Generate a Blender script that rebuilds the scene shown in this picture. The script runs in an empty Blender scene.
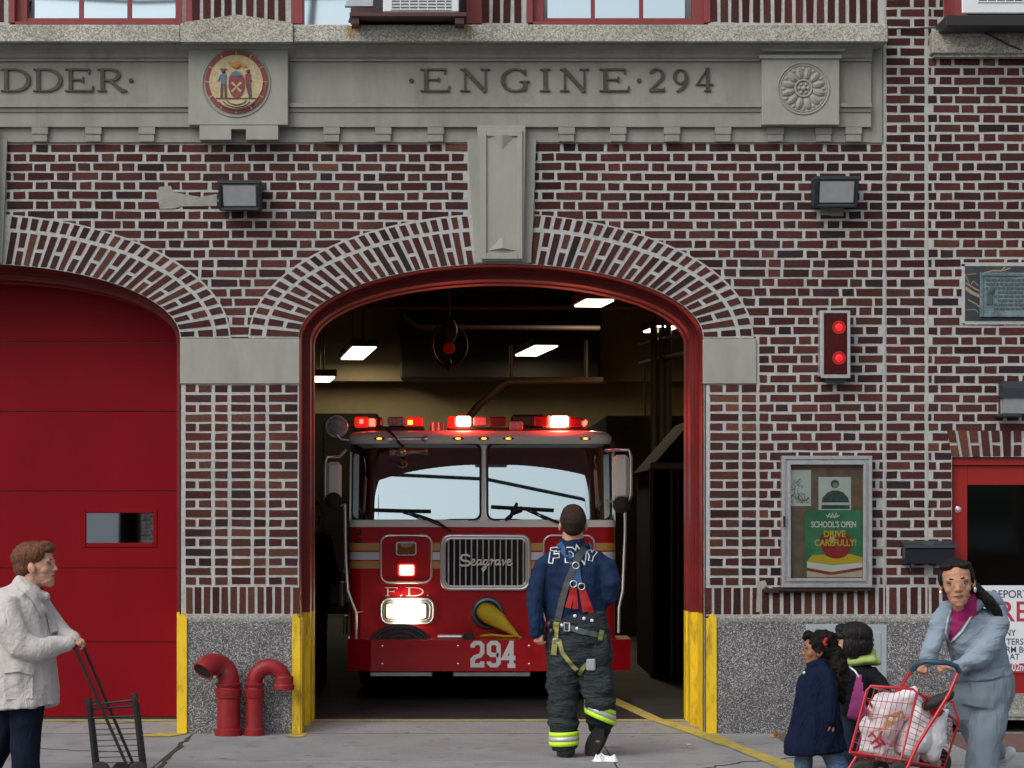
import bpy, math, random
from mathutils import Vector, Matrix, noise
from mathutils.bvhtree import BVHTree
R = math.radians
PI = math.pi
random.seed(7)
scene = bpy.context.scene
COL = scene.collection

# ---------- camera frame: the facade is the plane Y=0, X to the right, Z up, metres
DIST, FPX, VX, VY, EYE = 17.0, 2278.0, 460.0, 512.0, 1.65
def W(px, py, Y=0.0):
    k = (DIST + Y) / FPX
    return Vector(((px - VX) * k, Y, EYE + (VY - py) * k))
FS = FPX / DIST
def fx(px): return (px - VX) / FS
def fz(py): return EYE + (VY - py) / FS
TY = 2.6
TS = FPX / (DIST + TY)
def tx(px): return (px - VX) / TS
def tz(py): return EYE + (VY - py) / TS

# ---------- materials
def new_mat(name):
    m = bpy.data.materials.new(name)
    m.use_nodes = True
    nt = m.node_tree
    b = nt.nodes['Principled BSDF']
    return m, nt, b
def mat(name, col, rough=.6, metal=0., var=.0, vscale=8., bump=0., bscale=60., spec=None, emit=None, estr=0., coat=0., dirt=None, dscale=3., damt=.5, sheen=0., stretch=None, fold=0., fscale=(9, 9, 9)):
    m, nt, b = new_mat(name)
    N, L = nt.nodes, nt.links
    b.inputs['Base Color'].default_value = (*col, 1)
    b.inputs['Roughness'].default_value = rough
    b.inputs['Metallic'].default_value = metal
    if spec is not None: b.inputs['Specular IOR Level'].default_value = spec
    if coat: b.inputs['Coat Weight'].default_value = coat; b.inputs['Coat Roughness'].default_value = .08
    if sheen: b.inputs['Sheen Weight'].default_value = sheen
    tc = N.new('ShaderNodeTexCoord')
    src = tc.outputs['Object']
    if stretch:
        mp = N.new('ShaderNodeMapping'); mp.inputs['Scale'].default_value = stretch
        L.new(src, mp.inputs['Vector']); src = mp.outputs['Vector']
    last = None
    if var:
        n = N.new('ShaderNodeTexNoise'); n.inputs['Scale'].default_value = vscale; n.inputs['Detail'].default_value = 6
        n.inputs['Roughness'].default_value = .65
        L.new(src, n.inputs['Vector'])
        cr = N.new('ShaderNodeValToRGB')
        cr.color_ramp.elements[0].position = .3; cr.color_ramp.elements[1].position = .7
        cr.color_ramp.elements[0].color = (*[max(0, c * (1 - var)) for c in col], 1)
        cr.color_ramp.elements[1].color = (*[min(1, c * (1 + var)) for c in col], 1)
        L.new(n.outputs['Fac'], cr.inputs['Fac']); last = cr.outputs['Color']
    if dirt:
        n2 = N.new('ShaderNodeTexNoise'); n2.inputs['Scale'].default_value = dscale; n2.inputs['Detail'].default_value = 9; n2.inputs['Roughness'].default_value = .7
        L.new(src, n2.inputs['Vector'])
        r2 = N.new('ShaderNodeMapRange'); r2.inputs['From Min'].default_value = .5; r2.inputs['From Max'].default_value = .72
        r2.inputs['To Max'].default_value = damt
        L.new(n2.outputs['Fac'], r2.inputs['Value'])
        mx = N.new('ShaderNodeMix'); mx.data_type = 'RGBA'
        L.new(r2.outputs['Result'], mx.inputs['Factor'])
        if last: L.new(last, mx.inputs['A'])
        else: mx.inputs['A'].default_value = (*col, 1)
        mx.inputs['B'].default_value = (*dirt, 1)
        last = mx.outputs['Result']
    if last: L.new(last, b.inputs['Base Color'])
    if fold:
        mp3 = N.new('ShaderNodeMapping'); mp3.inputs['Scale'].default_value = fscale; L.new(tc.outputs['Object'], mp3.inputs['Vector'])
        nf = N.new('ShaderNodeTexNoise'); nf.inputs['Scale'].default_value = 1; nf.inputs['Detail'].default_value = 3; nf.inputs['Distortion'].default_value = 1.1
        L.new(mp3.outputs['Vector'], nf.inputs['Vector'])
        rf_ = N.new('ShaderNodeMath'); rf_.operation = 'SUBTRACT'; rf_.inputs[1].default_value = .5; L.new(nf.outputs['Fac'], rf_.inputs[0])
        ab = N.new('ShaderNodeMath'); ab.operation = 'ABSOLUTE'; L.new(rf_.outputs[0], ab.inputs[0])
        bf = N.new('ShaderNodeBump'); bf.inputs['Strength'].default_value = fold; bf.inputs['Distance'].default_value = .05
        L.new(ab.outputs[0], bf.inputs['Height']); L.new(bf.outputs['Normal'], b.inputs['Normal'])
    if bump:
        n3 = N.new('ShaderNodeTexNoise'); n3.inputs['Scale'].default_value = bscale; n3.inputs['Detail'].default_value = 5
        L.new(src, n3.inputs['Vector'])
        bp = N.new('ShaderNodeBump'); bp.inputs['Strength'].default_value = bump; bp.inputs['Distance'].default_value = .01
        L.new(n3.outputs['Fac'], bp.inputs['Height']); L.new(bp.outputs['Normal'], b.inputs['Normal'])
        if fold: L.new(bf.outputs['Normal'], bp.inputs['Normal'])
    if emit:
        b.inputs['Emission Color'].default_value = (*emit, 1); b.inputs['Emission Strength'].default_value = estr
    return m

def glass_mat(name, refl, tint, rough=.02, trans=.5):
    m = bpy.data.materials.new(name); m.use_nodes = True
    nt = m.node_tree; N, L = nt.nodes, nt.links; N.clear()
    out = N.new('ShaderNodeOutputMaterial'); t = N.new('ShaderNodeBsdfTransparent'); g = N.new('ShaderNodeBsdfGlossy')
    t.inputs['Color'].default_value = (*tint, 1); g.inputs['Roughness'].default_value = rough
    g.inputs['Color'].default_value = (.93, .98, 1, 1)
    fr = N.new('ShaderNodeLayerWeight'); fr.inputs['Blend'].default_value = .3
    mr = N.new('ShaderNodeMapRange'); mr.inputs['To Min'].default_value = refl; mr.inputs['To Max'].default_value = 1
    L.new(fr.outputs['Fresnel'], mr.inputs['Value'])
    mx = N.new('ShaderNodeMixShader'); L.new(mr.outputs['Result'], mx.inputs['Fac'])
    L.new(t.outputs[0], mx.inputs[1]); L.new(g.outputs[0], mx.inputs[2]); L.new(mx.outputs[0], out.inputs['Surface'])
    return m

def brick_mat():
    m, nt, b = new_mat('brick'); N, L = nt.nodes, nt.links
    at = N.new('ShaderNodeAttribute'); at.attribute_name = 'bc'
    tc = N.new('ShaderNodeTexCoord')
    n = N.new('ShaderNodeTexNoise'); n.inputs['Scale'].default_value = 45; n.inputs['Detail'].default_value = 8; n.inputs['Roughness'].default_value = .7
    L.new(tc.outputs['Object'], n.inputs['Vector'])
    mr = N.new('ShaderNodeMapRange'); mr.inputs['From Min'].default_value = .3; mr.inputs['From Max'].default_value = .7; mr.inputs['To Min'].default_value = .62; mr.inputs['To Max'].default_value = 1.35
    L.new(n.outputs['Fac'], mr.inputs['Value'])
    mul = N.new('ShaderNodeMix'); mul.data_type = 'RGBA'; mul.blend_type = 'MULTIPLY'; mul.inputs['Factor'].default_value = 1
    n0 = N.new('ShaderNodeTexNoise'); n0.inputs['Scale'].default_value = 1.1; n0.inputs['Detail'].default_value = 7; L.new(tc.outputs['Object'], n0.inputs['Vector'])
    m0 = N.new('ShaderNodeMapRange'); m0.inputs['From Min'].default_value = .32; m0.inputs['From Max'].default_value = .68; m0.inputs['To Min'].default_value = .62; m0.inputs['To Max'].default_value = 1.15
    L.new(n0.outputs['Fac'], m0.inputs['Value'])
    mm = N.new('ShaderNodeMath'); mm.operation = 'MULTIPLY'; L.new(mr.outputs['Result'], mm.inputs[0]); L.new(m0.outputs['Result'], mm.inputs[1])
    L.new(at.outputs['Color'], mul.inputs['A']); L.new(mm.outputs[0], mul.inputs['B'])
    # mortar smears
    n2 = N.new('ShaderNodeTexNoise'); n2.inputs['Scale'].default_value = 28; n2.inputs['Detail'].default_value = 10; n2.inputs['Roughness'].default_value = .75
    L.new(tc.outputs['Object'], n2.inputs['Vector'])
    m2 = N.new('ShaderNodeMapRange'); m2.inputs['From Min'].default_value = .62; m2.inputs['From Max'].default_value = .76; m2.inputs['To Max'].default_value = .55
    L.new(n2.outputs['Fac'], m2.inputs['Value'])
    mx = N.new('ShaderNodeMix'); mx.data_type = 'RGBA'
    L.new(m2.outputs['Result'], mx.inputs['Factor']); L.new(mul.outputs['Result'], mx.inputs['A']); mx.inputs['B'].default_value = (.27, .25, .25, 1)
    L.new(mx.outputs['Result'], b.inputs['Base Color'])
    b.inputs['Roughness'].default_value = .72
    b.inputs['Specular IOR Level'].default_value = .12
    bp = N.new('ShaderNodeBump'); bp.inputs['Strength'].default_value = .5; bp.inputs['Distance'].default_value = .004
    L.new(n.outputs['Fac'], bp.inputs['Height']); L.new(bp.outputs['Normal'], b.inputs['Normal'])
    return m

def speckle_mat(name, base, darkc, lightc, scale, rough=.75, bump=.5):
    m, nt, b = new_mat(name); N, L = nt.nodes, nt.links
    tc = N.new('ShaderNodeTexCoord')
    v = N.new('ShaderNodeTexVoronoi'); v.inputs['Scale'].default_value = scale; v.inputs['Randomness'].default_value = 1
    L.new(tc.outputs['Object'], v.inputs['Vector'])
    sp = N.new('ShaderNodeSeparateColor'); L.new(v.outputs['Color'], sp.inputs['Color'])
    cr = N.new('ShaderNodeValToRGB'); e = cr.color_ramp.elements
    e[0].position = 0; e[0].color = (*darkc, 1); e[1].position = 1; e[1].color = (*lightc, 1)
    a = e.new(.3); a.color = (*darkc, 1); a = e.new(.38); a.color = (*base, 1); a = e.new(.78); a.color = (*base, 1); a = e.new(.86); a.color = (*lightc, 1)
    L.new(sp.outputs['Red'], cr.inputs['Fac'])
    n = N.new('ShaderNodeTexNoise'); n.inputs['Scale'].default_value = 2.2; n.inputs['Detail'].default_value = 8; L.new(tc.outputs['Object'], n.inputs['Vector'])
    mr = N.new('ShaderNodeMapRange'); mr.inputs['From Min'].default_value = .3; mr.inputs['From Max'].default_value = .7; mr.inputs['To Min'].default_value = .72; mr.inputs['To Max'].default_value = 1.2
    L.new(n.outputs['Fac'], mr.inputs['Value'])
    mul = N.new('ShaderNodeMix'); mul.data_type = 'RGBA'; mul.blend_type = 'MULTIPLY'; mul.inputs['Factor'].default_value = 1
    L.new(cr.outputs['Color'], mul.inputs['A']); L.new(mr.outputs['Result'], mul.inputs['B'])
    L.new(mul.outputs['Result'], b.inputs['Base Color']); b.inputs['Roughness'].default_value = rough
    bp = N.new('ShaderNodeBump'); bp.inputs['Strength'].default_value = bump; bp.inputs['Distance'].default_value = .004
    L.new(v.outputs['Distance'], bp.inputs['Height']); L.new(bp.outputs['Normal'], b.inputs['Normal'])
    return m

M = {}
M['brick'] = brick_mat()
M['mortar'] = mat('mortar', (.41, .42, .415), .9, spec=.2, var=.16, vscale=30, bump=.6, bscale=120, dirt=(.24, .24, .25), dscale=2.5, damt=.5)
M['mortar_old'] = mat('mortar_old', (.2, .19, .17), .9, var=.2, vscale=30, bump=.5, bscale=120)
M['stone'] = mat('limestone', (.255, .255, .228), .85, var=.12, vscale=3, bump=.25, bscale=150, dirt=(.15, .15, .13), dscale=2.6, damt=.6, stretch=(2., 1.5, .5))
M['stone_light'] = mat('limestone_pale', (.29, .295, .265), .85, var=.1, vscale=4, bump=.25, bscale=150, dirt=(.20, .20, .175), dscale=3.5, damt=.5, stretch=(1.6, 1.5, .6))
M['concrete'] = speckle_mat('rough_sill_concrete', (.37, .36, .31), (.22, .215, .19), (.5, .49, .43), 110)
M['granite'] = speckle_mat('pebbled_granite', (.155, .155, .16), (.06, .062, .066), (.46, .46, .47), 175, .75, .5)
M['gran_cap'] = speckle_mat('granite_cap', (.26, .255, .24), (.17, .165, .15), (.36, .36, .34), 120)
M['door_red'] = mat('door_red', (.19, .003, .008), .5, var=.14, vscale=1.0, bump=.08, bscale=300, spec=.10, stretch=(1, 1, .5))
M['frame_red'] = mat('frame_red', (.15, .004, .004), .5, var=.25, vscale=7, coat=.06, bump=.3, bscale=25, dirt=(.09, .012, .01), dscale=6, damt=.6)
M['entry_red'] = mat('entry_red', (.27, .010, .009), .4, var=.06, vscale=3)
M['yellow'] = mat('yellow_paint', (.78, .52, .01), .5, var=.08, vscale=6, dirt=(.16, .10, .02), dscale=9, damt=.85, bump=.2, bscale=80, stretch=(1.6, 1.6, .5))
M['road_yellow'] = mat('road_yellow', (.42, .33, .06), .8, var=.2, vscale=10, dirt=(.17, .16, .13), dscale=9, damt=.95)
M['win_red'] = mat('window_red', (.2, .028, .03), .5, var=.1)
M['win_dark'] = mat('window_brown', (.06, .02, .02), .5)
M['glass_up'] = glass_mat('window_glass', .72, (.5, .55, .55), .03)
for nd in M['glass_up'].node_tree.nodes:
    if nd.type == 'BSDF_GLOSSY': nd.inputs['Color'].default_value = (.74, .88, .96, 1)
M['glass_dark'] = glass_mat('door_glass', .07, (.35, .33, .3), .04)
M['glass_ref'] = glass_mat('mirror_glass', .6, (.2, .2, .2), .02)
M['glass_case'] = glass_mat('case_glass', .03, (.99, 1, .98), .03)
M['wind_glass'] = glass_mat('windscreen_glass', .55, (.45, .5, .5), .008)
for nd in M['wind_glass'].node_tree.nodes:
    if nd.type == 'BSDF_GLOSSY': nd.inputs['Color'].default_value = (.80, .97, 1, 1)
M['curtain'] = mat('curtain', (.6, .64, .66), .9, var=.08)
M['pipe_red'] = mat('pipe_red', (.24, .012, .016), .45, var=.2, vscale=9, bump=.25, bscale=45, dirt=(.10, .035, .035), dscale=9, damt=.8, spec=.3)
M['black'] = mat('black_paint', (.012, .012, .013), .4)
M['blackish'] = mat('black_rubber', (.02, .02, .02), .75)
M['bluegrey'] = mat('box_blue_black', (.018, .023, .032), .38)
M['dark'] = mat('dark_void', (.01, .01, .01), .9)
M['alu'] = mat('aluminium', (.55, .56, .58), .35, .75, var=.12, vscale=20, bump=.1)
M['steel'] = mat('galvanised_steel', (.38, .43, .47), .5, .35, var=.08, vscale=6)
M['chrome'] = mat('chrome', (.80, .81, .83), .22, .65)
M['bronze'] = mat('bronze_letters', (.048, .042, .030), .5, .2, var=.35, vscale=25, dirt=(.13, .09, .04), dscale=12, damt=.8)
M['lamp_glass'] = mat('lamp_glass', (.3, .31, .33), .15, var=.1, vscale=15, coat=.5)
M['lamp_black'] = mat('lamp_black', (.02, .025, .032), .45)
M['sidewalk'] = None
M['paper'] = mat('paper', (.74, .80, .78), .8, var=.05)
M['white'] = mat('white_paint', (.72, .74, .76), .4)
M['signwhite'] = mat('sign_white', (.66, .68, .72), .5, var=.04)
M['navy_ink'] = mat('navy_ink', (.02, .035, .10), .6)
M['red_ink'] = mat('red_ink', (.34, .03, .05), .6)

# ---------- mesh builder
class MB:
    def __init__(s): s.v = []; s.f = []; s.mi = []; s.sm = []; s.fc = []; s.hascol = False
    def add(s, vs, fs, m=0, smooth=False, col=None):
        o = len(s.v); s.v.extend([tuple(v) for v in vs])
        for f in fs:
            s.f.append(tuple(i + o for i in f)); s.mi.append(m); s.sm.append(smooth); s.fc.append(col)
        if col: s.hascol = True
    def box(s, x0, x1, y0, y1, z0, z1, m=0, bev=0):
        if bev: return s.bbox(x0, x1, y0, y1, z0, z1, bev, m)
        v = [(x, y, z) for z in (z0, z1) for y in (y0, y1) for x in (x0, x1)]
        s.add(v, [(0, 2, 3, 1), (4, 5, 7, 6), (0, 1, 5, 4), (2, 6, 7, 3), (0, 4, 6, 2), (1, 3, 7, 5)], m)
    def bbox(s, x0, x1, y0, y1, z0, z1, b, m=0):
        b = min(b, abs(x1 - x0) * .45, abs(y1 - y0) * .45, abs(z1 - z0) * .45)
        X, Y, Z = (x0, x1), (y0, y1), (z0, z1); vs = []; idx = {}
        for i in (0, 1):
            for j in (0, 1):
                for k in (0, 1):
                    sx, sy, sz = (1, -1)[i], (1, -1)[j], (1, -1)[k]
                    for a, p in (('x', (X[i], Y[j] + sy * b, Z[k] + sz * b)), ('y', (X[i] + sx * b, Y[j], Z[k] + sz * b)), ('z', (X[i] + sx * b, Y[j] + sy * b, Z[k]))):
                        idx[(i, j, k, a)] = len(vs); vs.append(p)
        fs = []
        for i in (0, 1): fs.append([idx[(i, j, k, 'x')] for j, k in ((0, 0), (0, 1), (1, 1), (1, 0))])
        for j in (0, 1): fs.append([idx[(i, j, k, 'y')] for i, k in ((0, 0), (1, 0), (1, 1), (0, 1))])
        for k in (0, 1): fs.append([idx[(i, j, k, 'z')] for i, j in ((0, 0), (0, 1), (1, 1), (1, 0))])
        for i in (0, 1):
            for j in (0, 1): fs.append([idx[(i, j, 0, 'x')], idx[(i, j, 1, 'x')], idx[(i, j, 1, 'y')], idx[(i, j, 0, 'y')]])
        for i in (0, 1):
            for k in (0, 1): fs.append([idx[(i, 0, k, 'x')], idx[(i, 1, k, 'x')], idx[(i, 1, k, 'z')], idx[(i, 0, k, 'z')]])
        for j in (0, 1):
            for k in (0, 1): fs.append([idx[(0, j, k, 'y')], idx[(1, j, k, 'y')], idx[(1, j, k, 'z')], idx[(0, j, k, 'z')]])
        for i in (0, 1):
            for j in (0, 1):
                for k in (0, 1): fs.append([idx[(i, j, k, a)] for a in 'xyz'])
        s.add(vs, fs, m)
    def fbox(s, px0, px1, py0, py1, y0, y1, m=0, b=0):   # box given by facade measures
        p, q = W(px0, py1, min(y0, .05)), W(px1, py0, min(y0, .05)); s.box(p.x, q.x, y0, y1, p.z, q.z, m, b)
    def prism(s, poly, y0, y1, m=0, smooth=False):       # poly of (x,z), between depths y0 (front) and y1
        n = len(poly)
        v = [(x, y0, z) for x, z in poly] + [(x, y1, z) for x, z in poly]
        s.add(v, [tuple(range(n)), tuple(range(2 * n - 1, n - 1, -1))], m)
        s.add(v, [(i, (i + 1) % n, n + (i + 1) % n, n + i) for i in range(n)], m, smooth)
    def prismx(s, prof, x0, x1, m=0):                     # profile of (y,z) swept in x
        n = len(prof)
        v = [(x0, y, z) for y, z in prof] + [(x1, y, z) for y, z in prof]
        s.add(v, [tuple(range(n)), tuple(range(2 * n - 1, n - 1, -1))] + [(i, (i + 1) % n, n + (i + 1) % n, n + i) for i in range(n)], m)
    def rings(s, rings, m=0, smooth=True, cap=True, closed=False):
        n = len(rings[0]); v = [p for r in rings for p in r]; fs = []
        k = len(rings)
        for a in range(k - 1 + (1 if closed else 0)):
            b = (a + 1) % k
            for i in range(n):
                j = (i + 1) % n; fs.append((a * n + i, a * n + j, b * n + j, b * n + i))
        s.add(v, fs, m, smooth)
        if cap and not closed:
            s.add(rings[0], [tuple(range(n - 1, -1, -1))], m, False)
            s.add(rings[-1], [tuple(range(n))], m, False)
    def tube(s, pts, r, seg=10, m=0, closed=False):
        pts = [Vector(p) for p in pts]; rs = r if isinstance(r, (list, tuple)) else [r] * len(pts)
        rings = []; n = len(pts); prev = None
        for i, p in enumerate(pts):
            if closed: d = pts[(i + 1) % n] - pts[i - 1]
            else: d = pts[min(i + 1, n - 1)] - pts[max(i - 1, 0)]
            d.normalize()
            if prev is None:
                u = d.orthogonal().normalized()
            else:
                u = prev - d * prev.dot(d); u.normalize()
            prev = u; w = d.cross(u)
            rings.append([p + (u * math.cos(t) + w * math.sin(t)) * rs[i] for t in [2 * PI * k / seg for k in range(seg)]])
        if closed: s.rings(rings, m, True, False, True)
        else: s.rings(rings, m)
    def lathe(s, c, axis, prof, seg=24, m=0, smooth=True):  # prof (along, radius)
        c = Vector(c); a = Vector(axis).normalized(); u = a.orthogonal().normalized(); w = a.cross(u)
        rr = [[c + a * h + (u * math.cos(2 * PI * k / seg) + w * math.sin(2 * PI * k / seg)) * max(r, 1e-4) for k in range(seg)] for h, r in prof]
        for i in range(len(rr) - 1): s.rings([rr[i], rr[i + 1]], m, smooth, False)
        s.add(rr[0], [tuple(range(seg - 1, -1, -1))], m); s.add(rr[-1], [tuple(range(seg))], m)
    def ell(s, c, r, m=0, seg=16, rot=None):
        c = Vector(c); n = seg // 2 + 1; rings = []
        for i in range(n):
            t = PI * (i + .02) / (n - 1 + .04); rr = math.sin(t); z = math.cos(t)
            ring = []
            for k in range(seg):
                p = Vector((math.cos(2 * PI * k / seg) * rr * r[0], math.sin(2 * PI * k / seg) * rr * r[1], z * r[2]))
                if rot: p = rot @ p
                ring.append(c + p)
            rings.append(ring)
        s.rings(rings, m)
    def limb(s, pts, m=0, seg=16):   # pts: (Vector, ru, rv)
        P = [(Vector(p), a, b) for p, a, b in pts]; rings = []; n = len(P)
        def ring(c, u, w, a, b): return [c + u * math.cos(2 * PI * k / seg) * a + w * math.sin(2 * PI * k / seg) * b for k in range(seg)]
        fr = []
        for i in range(n):
            d = (P[min(i + 1, n - 1)][0] - P[max(i - 1, 0)][0]).normalized()
            ref = Vector((0, 1, 0)) if abs(d.y) < .93 else Vector((0, 0, 1))
            u = d.cross(ref).normalized(); w = u.cross(d).normalized()
            if fr and fr[-1][1].dot(u) < 0 and abs(fr[-1][1].dot(u)) > .3: u = -u; w = -w
            fr.append((d, u, w))
        for e, sgn in ((0, -1),):
            d, u, w = fr[0]; c, a, b = P[0]; rr = min(a, b) if min(a, b) < .062 else .025
            for t in (.15, .5, .85): rings.append(ring(c - d * rr * math.cos(t * PI / 2), u, w, a * math.sin(t * PI / 2), b * math.sin(t * PI / 2)))
        for (c, a, b), (d, u, w) in zip(P, fr): rings.append(ring(c, u, w, a, b))
        d, u, w = fr[-1]; c, a, b = P[-1]; rr = min(a, b) if min(a, b) < .062 else .025
        for t in (.85, .5, .15): rings.append(ring(c + d * rr * math.cos(t * PI / 2), u, w, a * math.sin(t * PI / 2), b * math.sin(t * PI / 2)))
        s.rings(rings, m)
    def build(s, name, mats, parent=None, kind=None, recalc=True):
        me = bpy.data.meshes.new(name); me.from_pydata(s.v, [], s.f)
        if not isinstance(mats, (list, tuple)): mats = [mats]
        for m in mats: me.materials.append(m)
        me.polygons.foreach_set('material_index', s.mi); me.polygons.foreach_set('use_smooth', s.sm)
        if s.hascol:
            at = me.color_attributes.new('bc', 'FLOAT_COLOR', 'CORNER'); buf = []
            for f, c in zip(s.f, s.fc):
                c = c or (.3, .3, .3); buf.extend([c[0], c[1], c[2], 1.] * len(f))
            at.data.foreach_set('color', buf)
        me.update()
        if recalc:
            import bmesh
            bm = bmesh.new(); bm.from_mesh(me); bmesh.ops.recalc_face_normals(bm, faces=bm.faces); bm.to_mesh(me); bm.free()
        o = bpy.data.objects.new(name, me); COL.objects.link(o)
        if parent: o.parent = parent; o.matrix_parent_inverse = parent.matrix_world.inverted() if False else Matrix.Translation(-Vector(parent_world(parent)))
        if kind: o['kind'] = kind
        return o
def parent_world(p):
    v = Vector(p.location); q = p.parent
    return v if not q else v   # parts are built in world space; a part's own location stays zero
def empty(name, loc, label, cat, group=None):
    o = bpy.data.objects.new(name, None); o.location = loc; o.empty_display_size = .1; COL.objects.link(o)
    o['label'] = label; o['category'] = cat
    if group: o['group'] = group
    return o
def tag(o, label, cat, group=None):
    o['label'] = label; o['category'] = cat
    if group: o['group'] = group
    return o
def lab(o, label): o['label'] = label; return o

def reparent(o, p):
    o.parent = p

# ---------- ribbons and letters
def ribbon(mb, pts, w, fn, h=.006, m=0, closed=False, dens=None):
    """stroke of width w (number or list) along 2D pts; fn(u,v,h)->Vector"""
    P = [Vector(p) for p in pts]; ws = list(w) if isinstance(w, (list, tuple)) else [w] * len(P)
    if dens:
        Q = []; V = []
        for i in range(len(P) - 1):
            k = max(1, int((P[i + 1] - P[i]).length / dens))
            for j in range(k): Q.append(P[i].lerp(P[i + 1], j / k)); V.append(ws[i] + (ws[i + 1] - ws[i]) * j / k)
        Q.append(P[-1]); V.append(ws[-1]); P, ws = Q, V
    n = len(P); Lp = []; Rp = []
    for i in range(n):
        if closed: a, b = P[i - 1], P[(i + 1) % n]
        else: a, b = P[max(i - 1, 0)], P[min(i + 1, n - 1)]
        d1 = (P[i] - a); d2 = (b - P[i])
        d1 = d1.normalized() if d1.length > 1e-9 else d2.normalized(); d2 = d2.normalized() if d2.length > 1e-9 else d1
        t = (d1 + d2); t = t.normalized() if t.length > 1e-6 else d1
        nn = Vector((-t.y, t.x)); c = max(.45, nn.dot(Vector((-d1.y, d1.x))))
        Lp.append(P[i] + nn * ws[i] / 2 / c); Rp.append(P[i] - nn * ws[i] / 2 / c)
    k = n if closed else n - 1
    vs = []
    for i in range(n): vs += [fn(Lp[i].x, Lp[i].y, h), fn(Rp[i].x, Rp[i].y, h), fn(Lp[i].x, Lp[i].y, 0), fn(Rp[i].x, Rp[i].y, 0)]
    fs = []
    for i in range(k):
        a = 4 * i; b = 4 * ((i + 1) % n)
        fs += [(a, a + 1, b + 1, b), (a, b, b + 2, a + 2), (a + 1, a + 3, b + 3, b + 1)]
    if not closed: fs += [(0, 2, 3, 1), (4 * n - 4, 4 * n - 3, 4 * n - 1, 4 * n - 2)]
    mb.add(vs, fs, m)
def arc(cx, cy, rx, ry, a0, a1, n=16): return [(cx + rx * math.cos(R(a0 + (a1 - a0) * i / n)), cy + ry * math.sin(R(a0 + (a1 - a0) * i / n))) for i in range(n + 1)]
def arcw(a0, a1, thin, thick, n=16, ph=0): return [thin + (thick - thin) * abs(math.cos(R(a0 + (a1 - a0) * i / n + ph))) ** 1.5 for i in range(n + 1)]
TK, TN = .17, .075
def G(ch):
    """serif capital: list of (points, widths); box width"""
    S = []
    def st(x, y0=0, y1=1, w=TK): S.append(([(x, y0), (x, y1)], w))
    def sf(x0, x1, y): S.append(([(x0, y), (x1, y)], TN * .8))
    b, t = .03, .97
    if ch == 'D':
        st(.17); sf(0, .3, b); sf(0, .3, t)
        S.append(([(.17, t)] + arc(.42, .5, .48, t - .5, 90, -90, 20) + [(.17, b)], [TN] + arcw(90, -90, TN, TK * 1.1, 20) + [TN])); wd = .98
    elif ch in 'EF':
        st(.17); sf(0, .3, b); sf(.0, .3, t)
        S.append(([(.17, t), (.76, t)], TN)); S.append(([(.76, 1.0), (.74, .76)], [TN * 1.4, TN * .5]))
        S.append(([(.17, .52), (.56, .52)], TN)); S.append(([(.56, .64), (.56, .40)], TN * .8))
        if ch == 'E': S.append(([(.17, b), (.82, b)], TN)); S.append(([(.84, 0), (.88, .26)], [TN * 1.5, TN * .5]))
        wd = .9 if ch == 'E' else .8
    elif ch == 'R':
        st(.17); sf(0, .32, b); sf(0, .3, t)
        S.append(([(.17, t)] + arc(.42, .73, .3, .24, 90, -90, 14) + [(.17, .49)], [TN] + arcw(90, -90, TN, TK, 14) + [TN]))
        S.append(([(.42, .5), (.82, .05), (1.0, .03)], [TK * .9, TK * .9, TN])); wd = 1.0
    elif ch == 'N':
        st(.16, w=TN); st(.82, w=TN); S.append(([(.12, 1), (.82, 0)], TK)); sf(0, .32, b); sf(0, .2, t); sf(.66, .98, t); wd = .98
    elif ch == 'G':
        S.append((arc(.5, .5, .42, .475, 40, 325, 26), arcw(40, 325, TN, TK * 1.05, 26)))
        S.append(([(.82, .98), (.82, .72)], [TN * .7, TN])); st(.82, .05, .43); sf(.64, .98, .43); wd = .98
    elif ch == 'I': st(.17); sf(0, .34, b); sf(0, .34, t); wd = .34
    elif ch == 'L':
        st(.17); sf(0, .3, b); sf(0, .34, t); S.append(([(.17, b), (.74, b)], TN)); S.append(([(.76, 0), (.8, .28)], [TN * 1.5, TN * .5])); wd = .82
    elif ch == 'A':
        S.append(([(.1, 0), (.48, 1)], TN)); S.append(([(.46, 1), (.86, 0)], TK)); sf(0, .24, b); sf(.7, 1.0, b); S.append(([(.22, .36), (.7, .36)], TN)); wd = 1.0
    elif ch == '2':
        S.append((arc(.4, .7, .3, .27, 160, -40, 16) + [(.12, .08)], arcw(160, -40, TN, TK, 16) + [TN * 1.2]))
        S.append(([(.06, .06), (.74, .06)], TK * .8)); S.append(([(.76, .0), (.78, .2)], [TN, TN * .5])); wd = .8
    elif ch == '9':
        S.append((arc(.38, .66, .28, .3, 0, 360, 24), arcw(0, 360, TN, TK * .9, 24)))
        S.append(([(.68, .7), (.66, .4), (.48, .14), (.2, .0)], [TK * .9, TK, TK * .7, TN])); wd = .74
    elif ch == '4':
        st(.6, 0, 1); S.append(([(.6, .98), (.04, .3), (.9, .3)], TN)); sf(.42, .78, b); wd = .9
    elif ch == '.':
        S.append((arc(.1, .06, .04, .04, 0, 360, 10), TK * .6)); wd = .2
    return S, wd
def glyph(mb, ch, x0, x1, ytop, ybot, fn, h, m=0):
    S, wd = G(ch); sx = (x1 - x0) / wd; sy = (ybot - ytop)
    for i, (pts, w) in enumerate(S):
        sc = min(sx, sy)
        ww = [a * sc for a in w] if isinstance(w, list) else w * sc
        ribbon(mb, [(x0 + p[0] * sx, ybot - p[1] * sy) for p in pts], ww, fn, h + .00025 * i, m)
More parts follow.
